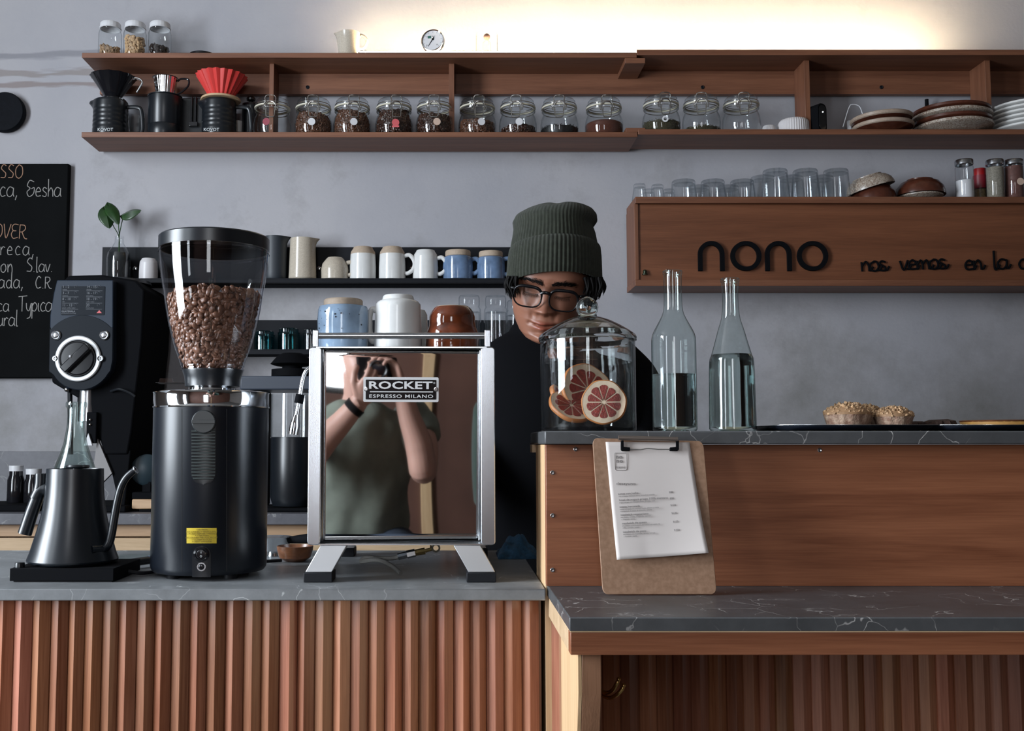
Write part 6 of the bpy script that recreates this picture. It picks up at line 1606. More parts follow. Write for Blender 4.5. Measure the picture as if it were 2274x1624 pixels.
# ---------------------------------------------------------------- two water bottles
def bottle(cpx, Y, prof_px, level, rim_y, label, wlabel):
    k = S(Y); x = P(cpx, 800, Y)[0]; zf = lambda py: P(cpx, py, Y)[1]
    t = thing('water_bottle', label, 'bottle', (x, Y, zB), 'clear glass water bottles on the bar')
    pts = smooth_path([Vector((hw * k, 0, zf(py))) for py, hw in prof_px], 4)
    out = [(p.x, p.z) for p in pts]
    base = [(0, zB + .004), (prof_px[0][1] * k * .7, zB + .001), (prof_px[0][1] * k * .93, zB), (prof_px[0][1] * k, zB + .003)]
    out = base + [p for p in out if p[1] > zB + .005]
    b = MB().lathe(x, Y, out, 72)
    b.build('bottle_body', M_['green_glass'], t)
    r = prof_px[-1][1] * k
    MB().lathe(x, Y, [(r, zf(rim_y + 9)), (r + 1.6 * k, zf(rim_y + 7)), (r + 1.2 * k, zf(rim_y + 4)), (r + 2.2 * k, zf(rim_y + 2)), (r + 1 * k, zf(rim_y)), (r - 3 * k, zf(rim_y)), (r - 3.5 * k, zf(rim_y + 12))], 48).build('rim', M_['green_glass'], t)
    zw = zf(level)
    wp_ = [(0, zB + .008), ((prof_px[0][1] - 4) * k * .7, zB + .0035), ((prof_px[0][1] - 3) * k, zB + .006)]
    for rr, z in out:
        if zB + .008 < z < zw: wp_.append((rr - 1.6 * k, z))
    wp_ += [(prof_r(out, zw) - 1.6 * k, zw), (0, zw)]
    plabel(MB().lathe(x, Y, wp_, 72).build('water', M_['water'], t), wlabel)
bottle(1496.5, 1.50, [(957, 49), (940, 49), (850, 49), (765, 49), (747, 47.5), (735, 43), (722, 36), (708, 28.5), (695, 23), (680, 20.5), (660, 20), (640, 20), (611, 20)], 832, 602, 'clear glass bottle with rounded shoulders, half full of water, beside the lidded jar', 'water filling half the bottle')
bottle(1624.5, 1.50, [(958, 51), (940, 51), (870, 50), (805, 48.5), (788, 44), (760, 36), (733, 28.5), (712, 22), (695, 19), (670, 17.5), (649, 17.5), (628, 19)], 788, 619, 'clear glass bottle with long sloping neck, water up to its shoulder', 'water up to the sloping shoulder')

# ---------------------------------------------------------------- trays and pastries
def tray(px0, px1, Y0, Y1, label, slant=.008):
    x0, x1 = P(px0, 950, Y0)[0], P(px1, 950, Y0)[0]; z1 = P(0, 945, Y0)[1]
    t = thing('serving_tray', label, 'tray', ((x0 + x1) / 2, (Y0 + Y1) / 2, ZH + .0006), 'dark metal serving trays on the bar')
    z0 = ZH + .0008; fl = .010
    B = [(x0 + fl, Y0 + fl), (x1 - fl, Y0 + fl), (x1 - fl, Y1 - fl), (x0 + fl, Y1 - fl)]; Tt = [(x0, Y0), (x1, Y0), (x1, Y1), (x0, Y1)]
    vs = [(x, y, z0) for x, y in B] + [(x, y, z1) for x, y in Tt]
    MBt = MB().add(vs, [(0, 1, 2, 3)] + [(i, (i + 1) % 4, (i + 1) % 4 + 4, i + 4) for i in range(4)])
    o = MBt.build('pan', M_['tray_metal'], t); m_ = o.modifiers.new('s', 'SOLIDIFY'); m_.thickness = .0008
    b = MB(); o_ = .004
    r = [(x0 - o_, Y0 - o_), (x1 + o_, Y0 - o_), (x1 + o_, Y1 + o_), (x0 - o_, Y1 + o_)]
    vs = [(x, y, z1) for x, y in Tt] + [(x, y, z1 + .0004) for x, y in r]
    b.add(vs, [(i, (i + 1) % 4, (i + 1) % 4 + 4, i + 4) for i in range(4)]); o = b.build('flat_rim', M_['steel'], t); m_ = o.modifiers.new('s', 'SOLIDIFY'); m_.thickness = .0007
    return t
M_['tray_metal'] = mat('tray_metal', (.010, .014, .024), .3, .3, .5)
tray(1745, 2078, 1.430, 1.60, 'dark metal tray carrying three oat muffins and brown cookies')
tray(2098, 2400, 1.425, 1.60, 'dark metal tray carrying the yellow tart')
ztray = ZH + .0020
M_['muffin'] = mat('muffin', (.46, .33, .24), .8, alt=(.22, .12, .08), nscale=130, bump=.6, bscale=400)
M_['crumb'] = mat('crumb', (.44, .27, .15), .6, tone=True, noise=.25, nscale=200)
def muffin(px, Y, hw, ptop, pbase, label, seed):
    k = S(Y); x = P(px, 930, Y)[0]; zt_ = P(px, ptop, Y)[1]; zm_ = P(px, ptop + (pbase - ptop) * .48, Y)[1]; z = ztray + .001
    t = thing('muffin', label, 'muffin', (x, Y, z), 'oat muffins on the dark tray')
    rnd = random.Random(seed)
    MB().lathe(x, Y, [(0, z), (hw * .80 * k, z), (hw * .82 * k, z + .002), (hw * 1.0 * k, zm_), (0, zm_ + .002)], 64, rib=lambda a, zz_: .025 * math.sin(a * 9 + zz_ * 400) + .02 * math.sin(a * 17)).build('muffin_base', M_['muffin'], t)
    b = MB().lathe(x, Y, [(hw * 1.0 * k, zm_), (hw * 1.02 * k, zm_ + .003), (hw * .82 * k, zm_ + (zt_ - zm_) * .6), (hw * .45 * k, zm_ + (zt_ - zm_) * .88), (0, zm_ + (zt_ - zm_) * .92)], 40, col=(.8, .75, .7))
    for _ in range(230):
        a = rnd.uniform(0, 2 * PI); u = math.sqrt(rnd.random()); r = u * hw * 1.0 * k
        zc = zm_ + (zt_ - zm_) * (1 - u ** 2.6) * .92 + rnd.uniform(.0004, .0030)
        s = rnd.uniform(.0020, .0036); tn = rnd.uniform(.6, 1.35)
        M3 = Euler((rnd.uniform(0, 6), rnd.uniform(0, 6), rnd.uniform(0, 6))).to_matrix().to_4x4()
        b.ball((x + r * math.cos(a), Y + r * math.sin(a), zc), s, 6, 4, (1.2, .8, .5), M3, (tn, tn, tn * .95))
    b.build('crumble_top', M_['crumb'], t)
muffin(1882, 1.50, 50, 898, 947, 'largest oat crumble muffin, the first on the tray', 1)
muffin(1926, 1.565, 33, 903, 945, 'oat muffin standing behind and between the two front ones', 2)
muffin(1984, 1.49, 41, 907, 947, 'smaller pale oat muffin beside the brown cookies', 3)
M_['choc'] = mat('choc', (.045, .018, .010), .8, noise=.5, nscale=150, bump=1, bscale=300)
def cookie(px, Y, hw, h, label, tilt):
    k = S(Y); x = P(px, 945, Y)[0]; z = ztray + .001
    T = Matrix.Translation((x, Y, z)) @ Matrix.Rotation(tilt, 4, 'Y')
    b = MB().lathe(0, 0, [(0, 0), (hw * .9 * k, 0), (hw * k, h * .3), (hw * .9 * k, h * .8), (hw * .5 * k, h), (0, h * .9)], 48, M=T, rib=lambda a, zz_: .06 * math.sin(a * 5) + .04 * math.sin(a * 11 + zz_ * 900) + .03 * math.sin(a * 23))
    tag(b.build('cookie', M_['choc'], loc=(x, Y, z)), label, 'cookie', 'dark brown cookies on the tray')
cookie(2034, 1.53, 26, .0125, 'dark brown cookie lying nearest the pale muffin', 0)
cookie(2086, 1.50, 36, .0145, 'dark brown cookie resting up on the tray edge, beside the tart', -.05)
Yt = 1.50; k = S(Yt); x = P(2225, 945, Yt)[0]; z = ztray + .001
t = thing('tart', 'golden yellow tart with browned crust rim on the second dark tray', 'tart', (x, Yt, z))
zt_ = P(2225, 934, Yt)[1]
MB().lathe(x, Yt, [(0, z), (78 * k, z), (84 * k, zt_ - .002), (84 * k, zt_ - .0015)], 72, rib=lambda a, zz_: .006 * math.sin(a * 40)).build('crust', mat('tart_yellow', (.52, .27, .07), .5, noise=.35, nscale=60), t)
plabel(MB().lathe(x, Yt, [(84 * k, zt_ - .0025), (86 * k, zt_ - .0005), (84 * k, zt_), (78 * k, zt_ - .0006), (0, zt_ - .001)], 72).build('browned_rim', mat('tart_brown', (.16, .055, .018), .5, noise=.5, nscale=90), t), 'browned top rim')

# ---------------------------------------------------------------- clipboard with the menu
Yb_ = Yat(1321, ZL + .0008); Yt_ = 1.4045
A, B_, C_, D_ = W(1338, 1321, Yb_), W(1591, 1322, Yb_), W(1561, 981, Yt_), W(1315, 974, Yt_)
A.z = B_.z = ZL + .001
D_.y = C_.y = Yt_
nrm = (B_ - A).cross(D_ - A).normalized()
if nrm.y > 0: nrm = -nrm
def Q(u, v, off=0.0):
    return (A * (1 - u) + B_ * u) * (1 - v) + (D_ * (1 - u) + C_ * u) * v + nrm * off
def Qpx(px, py, off=0.0):
    """point of the board plane seen at a pixel"""
    lo = Vector((0, 0, EYE)); d = W(px, py, 1.4) - lo
    s_ = (A - lo).dot(nrm) / d.dot(nrm)
    return lo + d * s_ + nrm * off
t = thing('clipboard', 'brown hardboard clipboard with a printed cafe menu leaning against the bar', 'clipboard', (A + B_) / 2)
outl = rrect(.5, .5, 1, 1, .045, 5)
n = len(outl); vs = [Q(u, v, 0) for u, v in outl] + [Q(u, v, .0028) for u, v in outl]
MB().add(vs, [tuple(range(n)), tuple(range(2 * n - 1, n - 1, -1))] + [(i, (i + 1) % n, (i + 1) % n + n, i + n) for i in range(n)]).build('board', M_['hardboard'], t, bevel=.0006)
pT = [(1344, 983), (1530, 984)]; pB = [(1367, 1246), (1567, 1232)]
def paper(u, v):
    top = Vector(pT[0]).lerp(Vector(pT[1]), u); bot = Vector(pB[0]).lerp(Vector(pB[1]), u)
    p = top.lerp(bot, v); bow = .0034 + .006 * v ** 2 + .0016 * math.sin(u * 5 + 1) * v + .012 * v ** 3 * max(0, u - .35)
    return Qpx(p.x, p.y, bow)
pap = MB().grid(paper, 24, 30).build('menu_sheet', M_['paper'], t, ang=80)
m_ = pap.modifiers.new('s', 'SOLIDIFY'); m_.thickness = .0002; m_.offset = -1
kq = 1.38 / F
tb = MB()
def ptext(body, px, py, h, rot=-4.0, sx=1.0, off=0.0, align='LEFT'):
    u = (px - 1344) / 200; v = (py - 984) / 255
    bow = .0034 + .006 * v ** 2 + .0016 * math.sin(u * 5 + 1) * v + .012 * v ** 3 * max(0, u - .35)
    c = Qpx(px, py, bow + .0006)
    X = (B_ - A).normalized(); Zv = nrm.cross(X).normalized()
    if Zv.z < 0: Zv = -Zv
    R = Matrix((X, Zv, -nrm if X.cross(Zv).dot(nrm) < 0 else nrm)).transposed().to_4x4()
    text_mesh(tb, body, h * kq * 1.35, Matrix.Translation(c) @ R @ Matrix.Rotation(math.radians(-rot), 4, 'Z'), .00005, align, sx=sx, offset=off)
rt = -3.0
ptext('no', 1366.5, 1020, 8.5, 0, 1.25, .0001); ptext('no', 1367.5, 1029, 8.5, 0, 1.25, .0001); ptext('menú', 1366, 1042, 6.5, 0, 1.1)
ptext('desayuno', 1367, 1079, 6.8, 0, 1.25)
menu = [(1371, 1101, 'arroz con leche', '$80', ['con compota hecha en casa y almendras tostadas']),
        (1373, 1115, 'bowl de yogurt griego 100% manzana', '$95', ['yogurt griego con manzana asada, granola y miel']),
        (1374, 1130, 'avena horneada', '$120', ['avena horneada con manzana asada, plátano y crema', 'acompañada de leche de almendra caliente']),
        (1376, 1148, 'sandwich vegetariano', '$130', ['pan blanco, tomate, mozzarella, espinaca', 'y vinagreta / papas']),
        (1379, 1167, 'sandwich de queso', '$135', ['pan blanco y combinación de quesos con aceite de', 'oliva y tomate / papas']),
        (1381, 1186, 'sandwich de pavo', '$150', ['pan blanco con mayonesa, tomate, lechuga', 'y mostaza / papas'])]
for px, py, a_, pr_, subs in menu:
    ptext(a_, px, py, 4.6, rt, 1.15, .00003)
    ptext(pr_, px + 113 - (py - 1101) * .0, py - 4, 4.4, rt, 1.0)
    for i, s_ in enumerate(subs): ptext(s_, px + .5 + i, py + 4.6 + i * 4.6, 3.0, rt, 1.0)
tb.build('printed_text', M_['ink'], t)
b = MB(); bxp = [(1363, 1010), (1365, 1008), (1388, 1008), (1390, 1010), (1391, 1043), (1389, 1046), (1367, 1046), (1365, 1044)]
b.tube([Qpx(x_, y_, .0044) for x_, y_ in bxp], .0003, 5, closed=True); b.build('logo_frame', M_['ink'], t)
cl0, cl1 = Qpx(1371, 976, .008), Qpx(1502, 979, .008)
MB().tube([cl0, cl1], .0032, 14).build('clip_bar', M_['bracket_metal'] if 'bracket_metal' in M_ else M_.setdefault('bracket_metal', mat('bracket_metal', (.30, .25, .22), .3, .8)), t)
b = MB()
b.tube([Qpx(1379, 1000, .007), Qpx(1421, 1001.5, .007)], .0007, 8); b.tube([Qpx(1421, 1001.5, .007), Qpx(1436, 999, .0075), Qpx(1460, 1001, .007), Qpx(1500, 1001, .007)], .0007, 8)
b.tube([Qpx(1381, 985, .007), Qpx(1378, 972, .009)], .0008, 8); b.tube([Qpx(1501, 985, .007), Qpx(1502, 974, .009)], .0008, 8)
b.build('spring_wire', M_['wire'], t)
for s_, x0_ in ((1, 1377), (-1, 1505)):
    b = MB(); pts = [(0, 982), (6 * s_, 982), (6 * s_, 996), (20 * s_, 997), (20 * s_, 1004), (2 * s_, 1004), (0, 1001)]
    q0 = [Qpx(x0_ + dx, py, .0042) for dx, py in pts]; q1 = [Qpx(x0_ + dx, py, .0088) for dx, py in pts]; m = len(pts)
    b.add(q0 + q1, [tuple(range(m)), tuple(range(2 * m - 1, m - 1, -1))] + [(i, (i + 1) % m, (i + 1) % m + m, i + m) for i in range(m)])
    b.build('clip_corner', M_['matte_black'], t, bevel=.0006)
# ---------------------------------------------------------------- people
def skinmat(name, c, tone):
    m = mat(name, c, .42, 0, .4, noise=.08, nscale=12, bump=.06, bscale=350, tone=tone)
    b = m.node_tree.nodes['Principled BSDF']
    b.inputs['Subsurface Weight'].default_value = .12; b.inputs['Subsurface Radius'].default_value = (.02, .008, .004); b.inputs['Subsurface Scale'].default_value = .3
    return m
def head_mesh(b, T, brow_dark=True, nphi=150, nz=150):
    zt = [-.116, -.113, -.106, -.095, -.08, -.062, -.045, -.02, 0, .03, .06, .085, .103, .113, .116]
    wv = [.010, .026, .040, .050, .0585, .065, .069, .0725, .0735, .0765, .0755, .066, .048, .026, .004]
    fv = [.062, .073, .081, .0845, .083, .0845, .084, .081, .079, .087, .086, .072, .052, .028, .004]
    bv = [.0, .005, .012, .022, .036, .052, .066, .083, .093, .103, .100, .086, .062, .034, .004]
    G = lambda x, z, cx, cz, sx, sz: math.exp(-((x - cx) / sx) ** 2 - ((z - cz) / sz) ** 2)
    def ip(z, arr): return float(np.interp(z, zt, arr))
    rows = []
    cols = []
    for j in range(nz):
        v = j / (nz - 1); z = -.116 + .232 * (v + .03 * math.sin(v * 2 * PI) * -1)
        z = max(-.116, min(.116, z)); w, f, bk = ip(z, wv), ip(z, fv), ip(z, bv)
        row = []
        for i in range(nphi):
            ph = 2 * PI * i / nphi; a = ph - .45 * math.sin(ph) * math.cos(ph) * 0
            cx_, sy = math.cos(a), math.sin(a)
            e = .82
            x = w * math.copysign(abs(cx_) ** e, cx_)
            if sy < 0: y = -(f) * abs(sy) ** e    # front = -y
            else: y = bk * sy ** e
            fr = max(0, -sy); kf = fr ** .7
            d = 0.0; tone = [1, 1, 1]
            if fr > 0:
                ax = abs(x)
                ridge = max(0, min(1, (.018 - z) / .056)) if z > -.040 else max(0, 1 - (-.040 - z) / .012)
                d += (.003 + .019 * ridge ** 1.2) * math.exp(-(x / (.0080 + .0060 * ridge)) ** 2) * (1 if z < .022 else max(0, 1 - (z - .022) / .015))
                d += .0085 * G(ax, z, .0150, -.0385, .0068, .0070)           # nostril wings
                d += .004 * G(x, z, 0, -.036, .010, .008)
                d -= .0045 * G(ax, z, .0075, -.0475, .0035, .003)             # nostrils
                d -= .0105 * G(ax, z, .031, .004, .017, .012)                # sockets
                d += .0075 * G(ax, z, .031, -.002, .0125, .0085)             # closed lids
                d -= .0016 * G(ax, z, .031, -.0085, .013, .0016)
                d += .0042 * G(ax, z, .031, .021, .020, .007)                # brow ridge
                d += .0045 * G(ax, z, .040, -.030, .018, .018)               # cheek
                d -= .0030 * G(ax, z, .022, -.050, .0045, .010)              # fold
                d += .0062 * G(x, z, 0, -.0655, .0185, .0050) - .0012 * G(x, z, 0, -.062, .003, .005)
                d += .0072 * G(x, z, 0, -.0775, .0155, .0052)
                lip_z = -.0712 + .0035 * (ax / .024) ** 2
                d -= .0052 * math.exp(-((z - lip_z) / .0017) ** 2) * math.exp(-(ax / .022) ** 4)
                d -= .0035 * G(ax, z, .0262, -.0685, .0042, .0042)
                d -= .0038 * G(x, z, 0, -.0885, .018, .005)
                d += .0060 * G(x, z, 0, -.101, .015, .010)
                lipm = math.exp(-(x / .021) ** 4) * (math.exp(-((z + .0665) / .0042) ** 2) + math.exp(-((z + .0765) / .0045) ** 2)); lipm = min(1, lipm)
                browm = 0
                if brow_dark:
                    bz = .0185 + .0045 * math.sin(max(0, min(1, (ax - .010) / .042)) * PI * .8)
                    if .010 < ax < .054: browm = math.exp(-((z - bz) / (.0058 - .003 * (ax - .01) / .044)) ** 4) * .85
                lash = math.exp(-((z - (-.0095 + 11 * (ax - .031) ** 2)) / .0013) ** 2) * (1 if abs(ax - .031) < .0145 else 0)
                lidm = .25 * G(ax, z, .031, .004, .016, .010)
                red = .25 * G(x, z, 0, -.036, .018, .012)
                mm = math.exp(-((z - lip_z) / .0012) ** 2) * math.exp(-(ax / .024) ** 6) * .6
                for c_, (l_, r_) in enumerate(((.92, 1.0), (.55, .82), (.52, .80))):
                    tone[c_] = (1 + (l_ - 1) * lipm) * (1 + (r_ - 1) * red) * (1 - .88 * browm) * (1 - .85 * min(1, lash)) * (1 - lidm) * (1 - mm)
            n = Vector((x * .35, -1, 0)).normalized()
            p = Vector((x, y, z)) + n * (d * kf)
            row.append(T @ p); cols.append(tuple(tone))
        rows.append(row)
    n0 = nphi
    vs = [p for r in rows for p in r]; base = len(b.v); b.v += [tuple(p) for p in vs]
    for j in range(nz - 1):
        for i in range(n0):
            b.f.append((base + j * n0 + i, base + j * n0 + (i + 1) % n0, base + (j + 1) * n0 + (i + 1) % n0, base + (j + 1) * n0 + i)); b.c.append(cols[j * n0 + i])
    b.f.append(tuple(base + i for i in range(n0))[::-1]); b.c.append((1, 1, 1))
    b.f.append(tuple(base + (nz - 1) * n0 + i for i in range(n0))); b.c.append((1, 1, 1))
def tone_of(b, c): b.cur = c
def ell_ring(c, X, Y_, rx, ry, n=32, e=1.0):
    out = []
    for i in range(n):
        a = 2 * PI * i / n; ca, sa = math.cos(a), math.sin(a)
        out.append(Vector(c) + X * (rx * math.copysign(abs(ca) ** e, ca)) + Y_ * (ry * math.copysign(abs(sa) ** e, sa)))
    return out
def hand(b, wrist, fwd, palm_n, side, curl=(.5, .5, .5, .55), spread=.06, thumb=(.5, .4), s=1.0, index_straight=False):
    """palm with four jointed fingers and a thumb. fwd: finger direction, palm_n: out of the palm, side: direction of the thumb"""
    f, n, t = Vector(fwd).normalized(), Vector(palm_n), Vector(side)
    n = (n - f * n.dot(f)).normalized(); t = (t - f * t.dot(f) - n * t.dot(n)).normalized()
    w = Vector(wrist)
    prof = [(-.02, .026, .020), (0, .027, .018), (.02, .034, .017), (.05, .041, .015), (.075, .042, .013), (.088, .038, .010)]
    b.loft([ell_ring(w + f * (d * s), t, n, rx * s, ry * s, 20, .9) for d, rx, ry in prof])
    for i, (off, L, r) in enumerate(((.030, .072, .0088), (.010, .080, .0090), (-.011, .074, .0086), (-.030, .058, .0076))):
        base = w + f * (.082 * s) + t * (off * s); d = (f + t * (spread * (1.5 - i) * .6)).normalized(); ang = 0; pts = [base - d * .012 * s]; rr = [r * s]
        pts.append(base); rr.append(r * s * 1.02)
        cur = base
        for k, fr in enumerate((.44, .31, .25)):
            ang += curl[i] * (.9 if k == 0 else 1.15)
            dd = d * math.cos(ang) + n * math.sin(ang)
            mid = cur + dd * (L * fr * .5 * s); cur = cur + dd * (L * fr * s)
            pts += [mid, cur]; rr += [r * s * (.96 - .07 * k), r * s * (.97 - .09 * k)]
        pts.append(cur + dd * .004 * s); rr.append(r * s * .45)
        b.tube(pts, rr, 12)
    base = w + f * (.022 * s) + t * (.026 * s); dirs = [(t * .75 + f * .7 + n * .25).normalized(), (t * .35 + f * .9 + n * (.25 + thumb[0])).normalized(), (t * (.15 - thumb[1]) + f * .9 + n * (.3 + thumb[0])).normalized()]
    pts, rr, cur = [base - dirs[0] * .008, base], [.013 * s, .014 * s], base
    for k, (dd, L) in enumerate(zip(dirs, (.036, .032, .026))):
        cur = cur + dd * (L * s); pts.append(cur); rr.append((.0120 - .0012 * k) * s)
    pts.append(cur + dirs[2] * .004 * s); rr.append(.005 * s)
    b.tube(pts, rr, 12)
def limb(b, pts, rads, n=8, seg=20, flat=1.0):
    q = smooth_path([Vector(p) for p in pts], n); m = len(q)
    rs = [float(np.interp(i / (m - 1) * (len(pts) - 1), range(len(pts)), rads)) for i in range(m)]
    b.tube(q, rs, seg, flat=flat)

# ================= barista
YH = 2.30
HC = W(1227, 622, YH - .06)
TH = Matrix.Translation(HC + Vector((0, .07, 0))) @ Euler((math.radians(20), math.radians(8.5), math.radians(-7)), 'XYZ').to_matrix().to_4x4() @ Matrix.Diagonal((1.13, 1.04, 1.05, 1))
person = thing('person', 'person in dark green knit beanie, glasses and black jacket looking down behind the bar', 'person', (HC.x + .02, YH + .03, 0))
b = MB(); tone_of(b, (1, 1, 1))
head_mesh(b, TH)
NK = TH @ Vector((0, .035, -.07))
cb_ = Vector((HC.x + .035, YH + .07, HC.z - .19))
limb(b, [NK, (NK + cb_) / 2, cb_, cb_ + Vector((.01, .02, -.10))], [.054, .056, .060, .085])
# hips, legs and torso under the clothes are one surface
hipz = .92; cxb = HC.x + .055
tz = [(.88, .15, .10), (1.0, .15, .105), (1.12, .155, .11), (1.25, .17, .11), (HC.z - .22, .12, .08)]
b.loft([ell_ring((cxb, YH + .09, z), Vector((1, 0, 0)), Vector((0, 1, 0)), rx, ry, 28) for z, rx, ry in tz])
WR, WL = Vector((cxb + .10, 1.98, 1.00)), Vector((cxb - .27, 2.14, .99))
hand(b, WR, (-.15, -1, -.25), (0, -.2, -1), (-1, 0, 0), (.45, .5, .5, .5), s=.95)
hand(b, WL, (.15, -1, -.25), (0, -.2, -1), (1, 0, 0), (.45, .5, .5, .5), s=.95)
sk = skinmat('skin_warm', (.27, .118, .075), True)
b.build('body', sk, person, ang=75)
# jacket: torso, collar, sleeves
M_['jacket'] = mat('jacket', (.0035, .0036, .0045), .9, 0, .05)
b = MB()
X, Yv_ = Vector((1, 0, 0)), Vector((0, 1, 0))
def jring(px0, px1, py, Y, d, n=44, e=.85, tilt=0):
    a, c_ = W(px0, py, Y), W(px1, py, Y); m = (a + c_) / 2
    return ell_ring(m, (c_ - a).normalized(), (Yv_ + Vector((0, 0, tilt))).normalized(), (c_ - a).length / 2, d, n, e)
Yj = YH + .09
rings_ = [jring(1062, 1420, 1330, Yj, .13), jring(1062, 1420, 1200, Yj, .135), jring(1066, 1418, 1080, Yj, .14), jring(1072, 1420, 960, Yj, .145),
          jring(1078, 1424, 870, Yj, .145), jring(1062, 1420, 810, Yj, .135), jring(1068, 1405, 778, Yj, .12), jring(1095, 1380, 757, Yj, .105), jring(1128, 1350, 738, Yj - .01, .092), jring(1140, 1335, 720, Yj - .02, .086), jring(1143, 1328, 703, Yj - .02, .084), jring(1150, 1322, 690, Yj - .01, .080)]
# open collar cut: front of the collar dips below the chin
fixed = []
for i, r in enumerate(rings_):
    out = []
    for p in r:
        q_ = p.copy()
        if i >= 8:
            s_ = max(0, (Yj - .01 - p.y) / .09); side = max(0, (p.x - W(1150, 700, Yj).x) / .15)
            q_.z -= (i - 7) * .020 * s_ * min(1, max(0, side * 1.6))
            q_.y -= .0
        out.append(q_)
    fixed.append(out)
b.loft(fixed, cap=False)
b.loft([jring(1062, 1420, 1331, Yj, .13), jring(1070, 1415, 1500, Yj, .135)], cap=True)
SR, SL = W(1392, 805, Yj), W(1098, 800, Yj)
ER, EL = W(1418, 985, Yj - .06), W(1050, 985, Yj - .04)
limb(b, [SR + Vector((-.03, 0, .0)), SR.lerp(ER, .35) + Vector((.014, 0, 0)), ER, ER.lerp(WR, .5), WR + Vector((0, .03, 0))], [.062, .060, .052, .046, .036])
limb(b, [SL + Vector((.03, 0, -.005)), SL.lerp(EL, .35) + Vector((-.008, 0, 0)), EL, EL.lerp(WL, .5), WL + Vector((0, .03, 0))], [.060, .058, .052, .046, .036])
b.build('jacket', M_['jacket'], person, ang=70)
b = MB()
for s_ in (-1, 1): limb(b, [(cxb + s_ * .09, YH + .09, .93), (cxb + s_ * .095, YH + .08, .70), (cxb + s_ * .10, YH + .07, .48), (cxb + s_ * .10, YH + .10, .10)], [.105, .088, .066, .052])
b.build('trousers', mat('trousers', (.012, .013, .018), .9), person, ang=70)
b = MB()
for s_ in (-1, 1): b.ball((cxb + s_ * .10, YH + .04, .045), .05, 20, 12, (.95, 2.3, .9))
b.build('shoes', M_['matte_black'], person)
# beanie: ribbed rings following the photo's outline
def bring(px0, px1, py, Yc_, d, lift=0, n=288, rib=.0013, nr=72, ph=0.0):
    a, c_ = W(px0, py, Yc_), W(px1, py, Yc_); m = (a + c_) / 2; X_ = (c_ - a) / 2; rx = X_.length; X_.normalize(); out = []
    for i in range(n):
        t_ = 2 * PI * i / n; ca, sa = math.cos(t_), math.sin(t_)
        rr = 1 + (rib / rx) * math.cos(nr * t_ + ph)
        p = m + X_ * (rx * rr * ca) + Vector((0, d * rr * sa, 0))
        p.z += lift * max(0, -sa)
        out.append(p)
    return out
Yh2 = YH + .012
M_['beanie'] = mat('beanie', (.038, .043, .031), .95, 0, .1, noise=.35, nscale=90, bump=.9, bscale=1500, sheen=.15)
crown = [(1133, 1327, 566, .106, .0), (1135, 1325, 545, .106, .0), (1139, 1321, 525, .106, 0), (1141, 1318, 508, .106, 0), (1139, 1321, 494, .105, 0), (1145, 1322, 482, .098, 0), (1162, 1317, 472, .085, 0), (1180, 1305, 464, .064, 0), (1200, 1286, 460, .036, 0), (1222, 1262, 461, .012, 0)]
b = MB()
rg = []
for i, (a_, c_, py, d, l) in enumerate(crown):
    r = bring(a_, c_, py, Yh2, d, .010 * (1 - i / 9), rib=.0012 * max(.15, 1 - i * .11))
    for p in r:
        px_ = CX + p.x / (p.y / F)
        dip = math.exp(-((px_ - 1242) / 14) ** 2)
        if i >= 6: p.z -= dip * .008 * (i - 5) / 4; p.y += 0
        if i in (2, 3, 4, 5) and px_ > 1296: p.x += (.0, .0, .0, -.003, .004, .002, 0)[i]; 
    rg.append(r)
b.loft(rg, cap=True)
b.build('beanie', M_['beanie'], person, ang=80)
b = MB()
cuff = [(1130, 1330, 637, .116, .016), (1126, 1334, 638, .122, .016), (1125, 1335, 625, .125, .015), (1127, 1334, 600, .125, .013), (1129, 1333, 575, .122, .011), (1132, 1331, 556, .120, .010), (1136, 1327, 551, .114, .010)]
b.loft([bring(a_, c_, py, Yh2, d, l, rib=.0016) for a_, c_, py, d, l in cuff], cap=False)
b.build('beanie_cuff', M_['beanie'], person, ang=80)
b = MB(); c_ = W(1329, 618, YH - .01)
b.box(-.0012, .0012, -.012, .012, -.017, .017, M=Matrix.Translation((c_.x + .0035, YH - .012, c_.z)) @ Matrix.Rotation(math.radians(-14), 4, 'Z'))
plabel(b.build('beanie_tag', M_['raw_clay'], person), 'small tan patch on the cuff')
# hair
b = MB(); rnd = random.Random(2)
for side, (xa_, xb_, y0_, y1_) in ((-1, (1128, 1152, 618, 668)), (1, (1296, 1336, 620, 672))):
    for k_ in range(110):
        u = rnd.random(); px_ = xa_ + (xb_ - xa_) * u; Y0 = YH - .05 + rnd.uniform(-.02, .10) if side < 0 else YH - .055 + rnd.uniform(-.02, .10)
        L = rnd.uniform(.7, 1.0) * (y1_ - y0_) * (.72 + .28 * math.sin(u * PI))
        top = W(px_, y0_ - 4, Y0); bot = W(px_ + side * rnd.uniform(-6, 6), y0_ + L, Y0 + rnd.uniform(-.006, .012))
        mid = (top + bot) / 2 + Vector((side * rnd.uniform(.002, .008), 0, 0))
        q_ = smooth_path([top, mid, bot], 4); n_ = len(q_)
        b.tube(q_, [.0034 * (1 - (i / (n_ - 1)) ** 2 * .92) for i in range(n_)], 6)
for k_ in range(70):   # back of the head under the beanie
    a = rnd.uniform(.1, PI - .1); p0 = Vector((HC.x + .02 + .088 * math.cos(a), YH + .01 + .098 * math.sin(a), HC.z + .03)); p1 = p0 + Vector((0, 0, -rnd.uniform(.06, .085)))
    b.tube([p0, (p0 + p1) / 2, p1], [.005, .005, .001], 6)
b.build('hair', mat('hair_black', (.004, .0035, .0035), .6, 0, .12), person, ang=60)
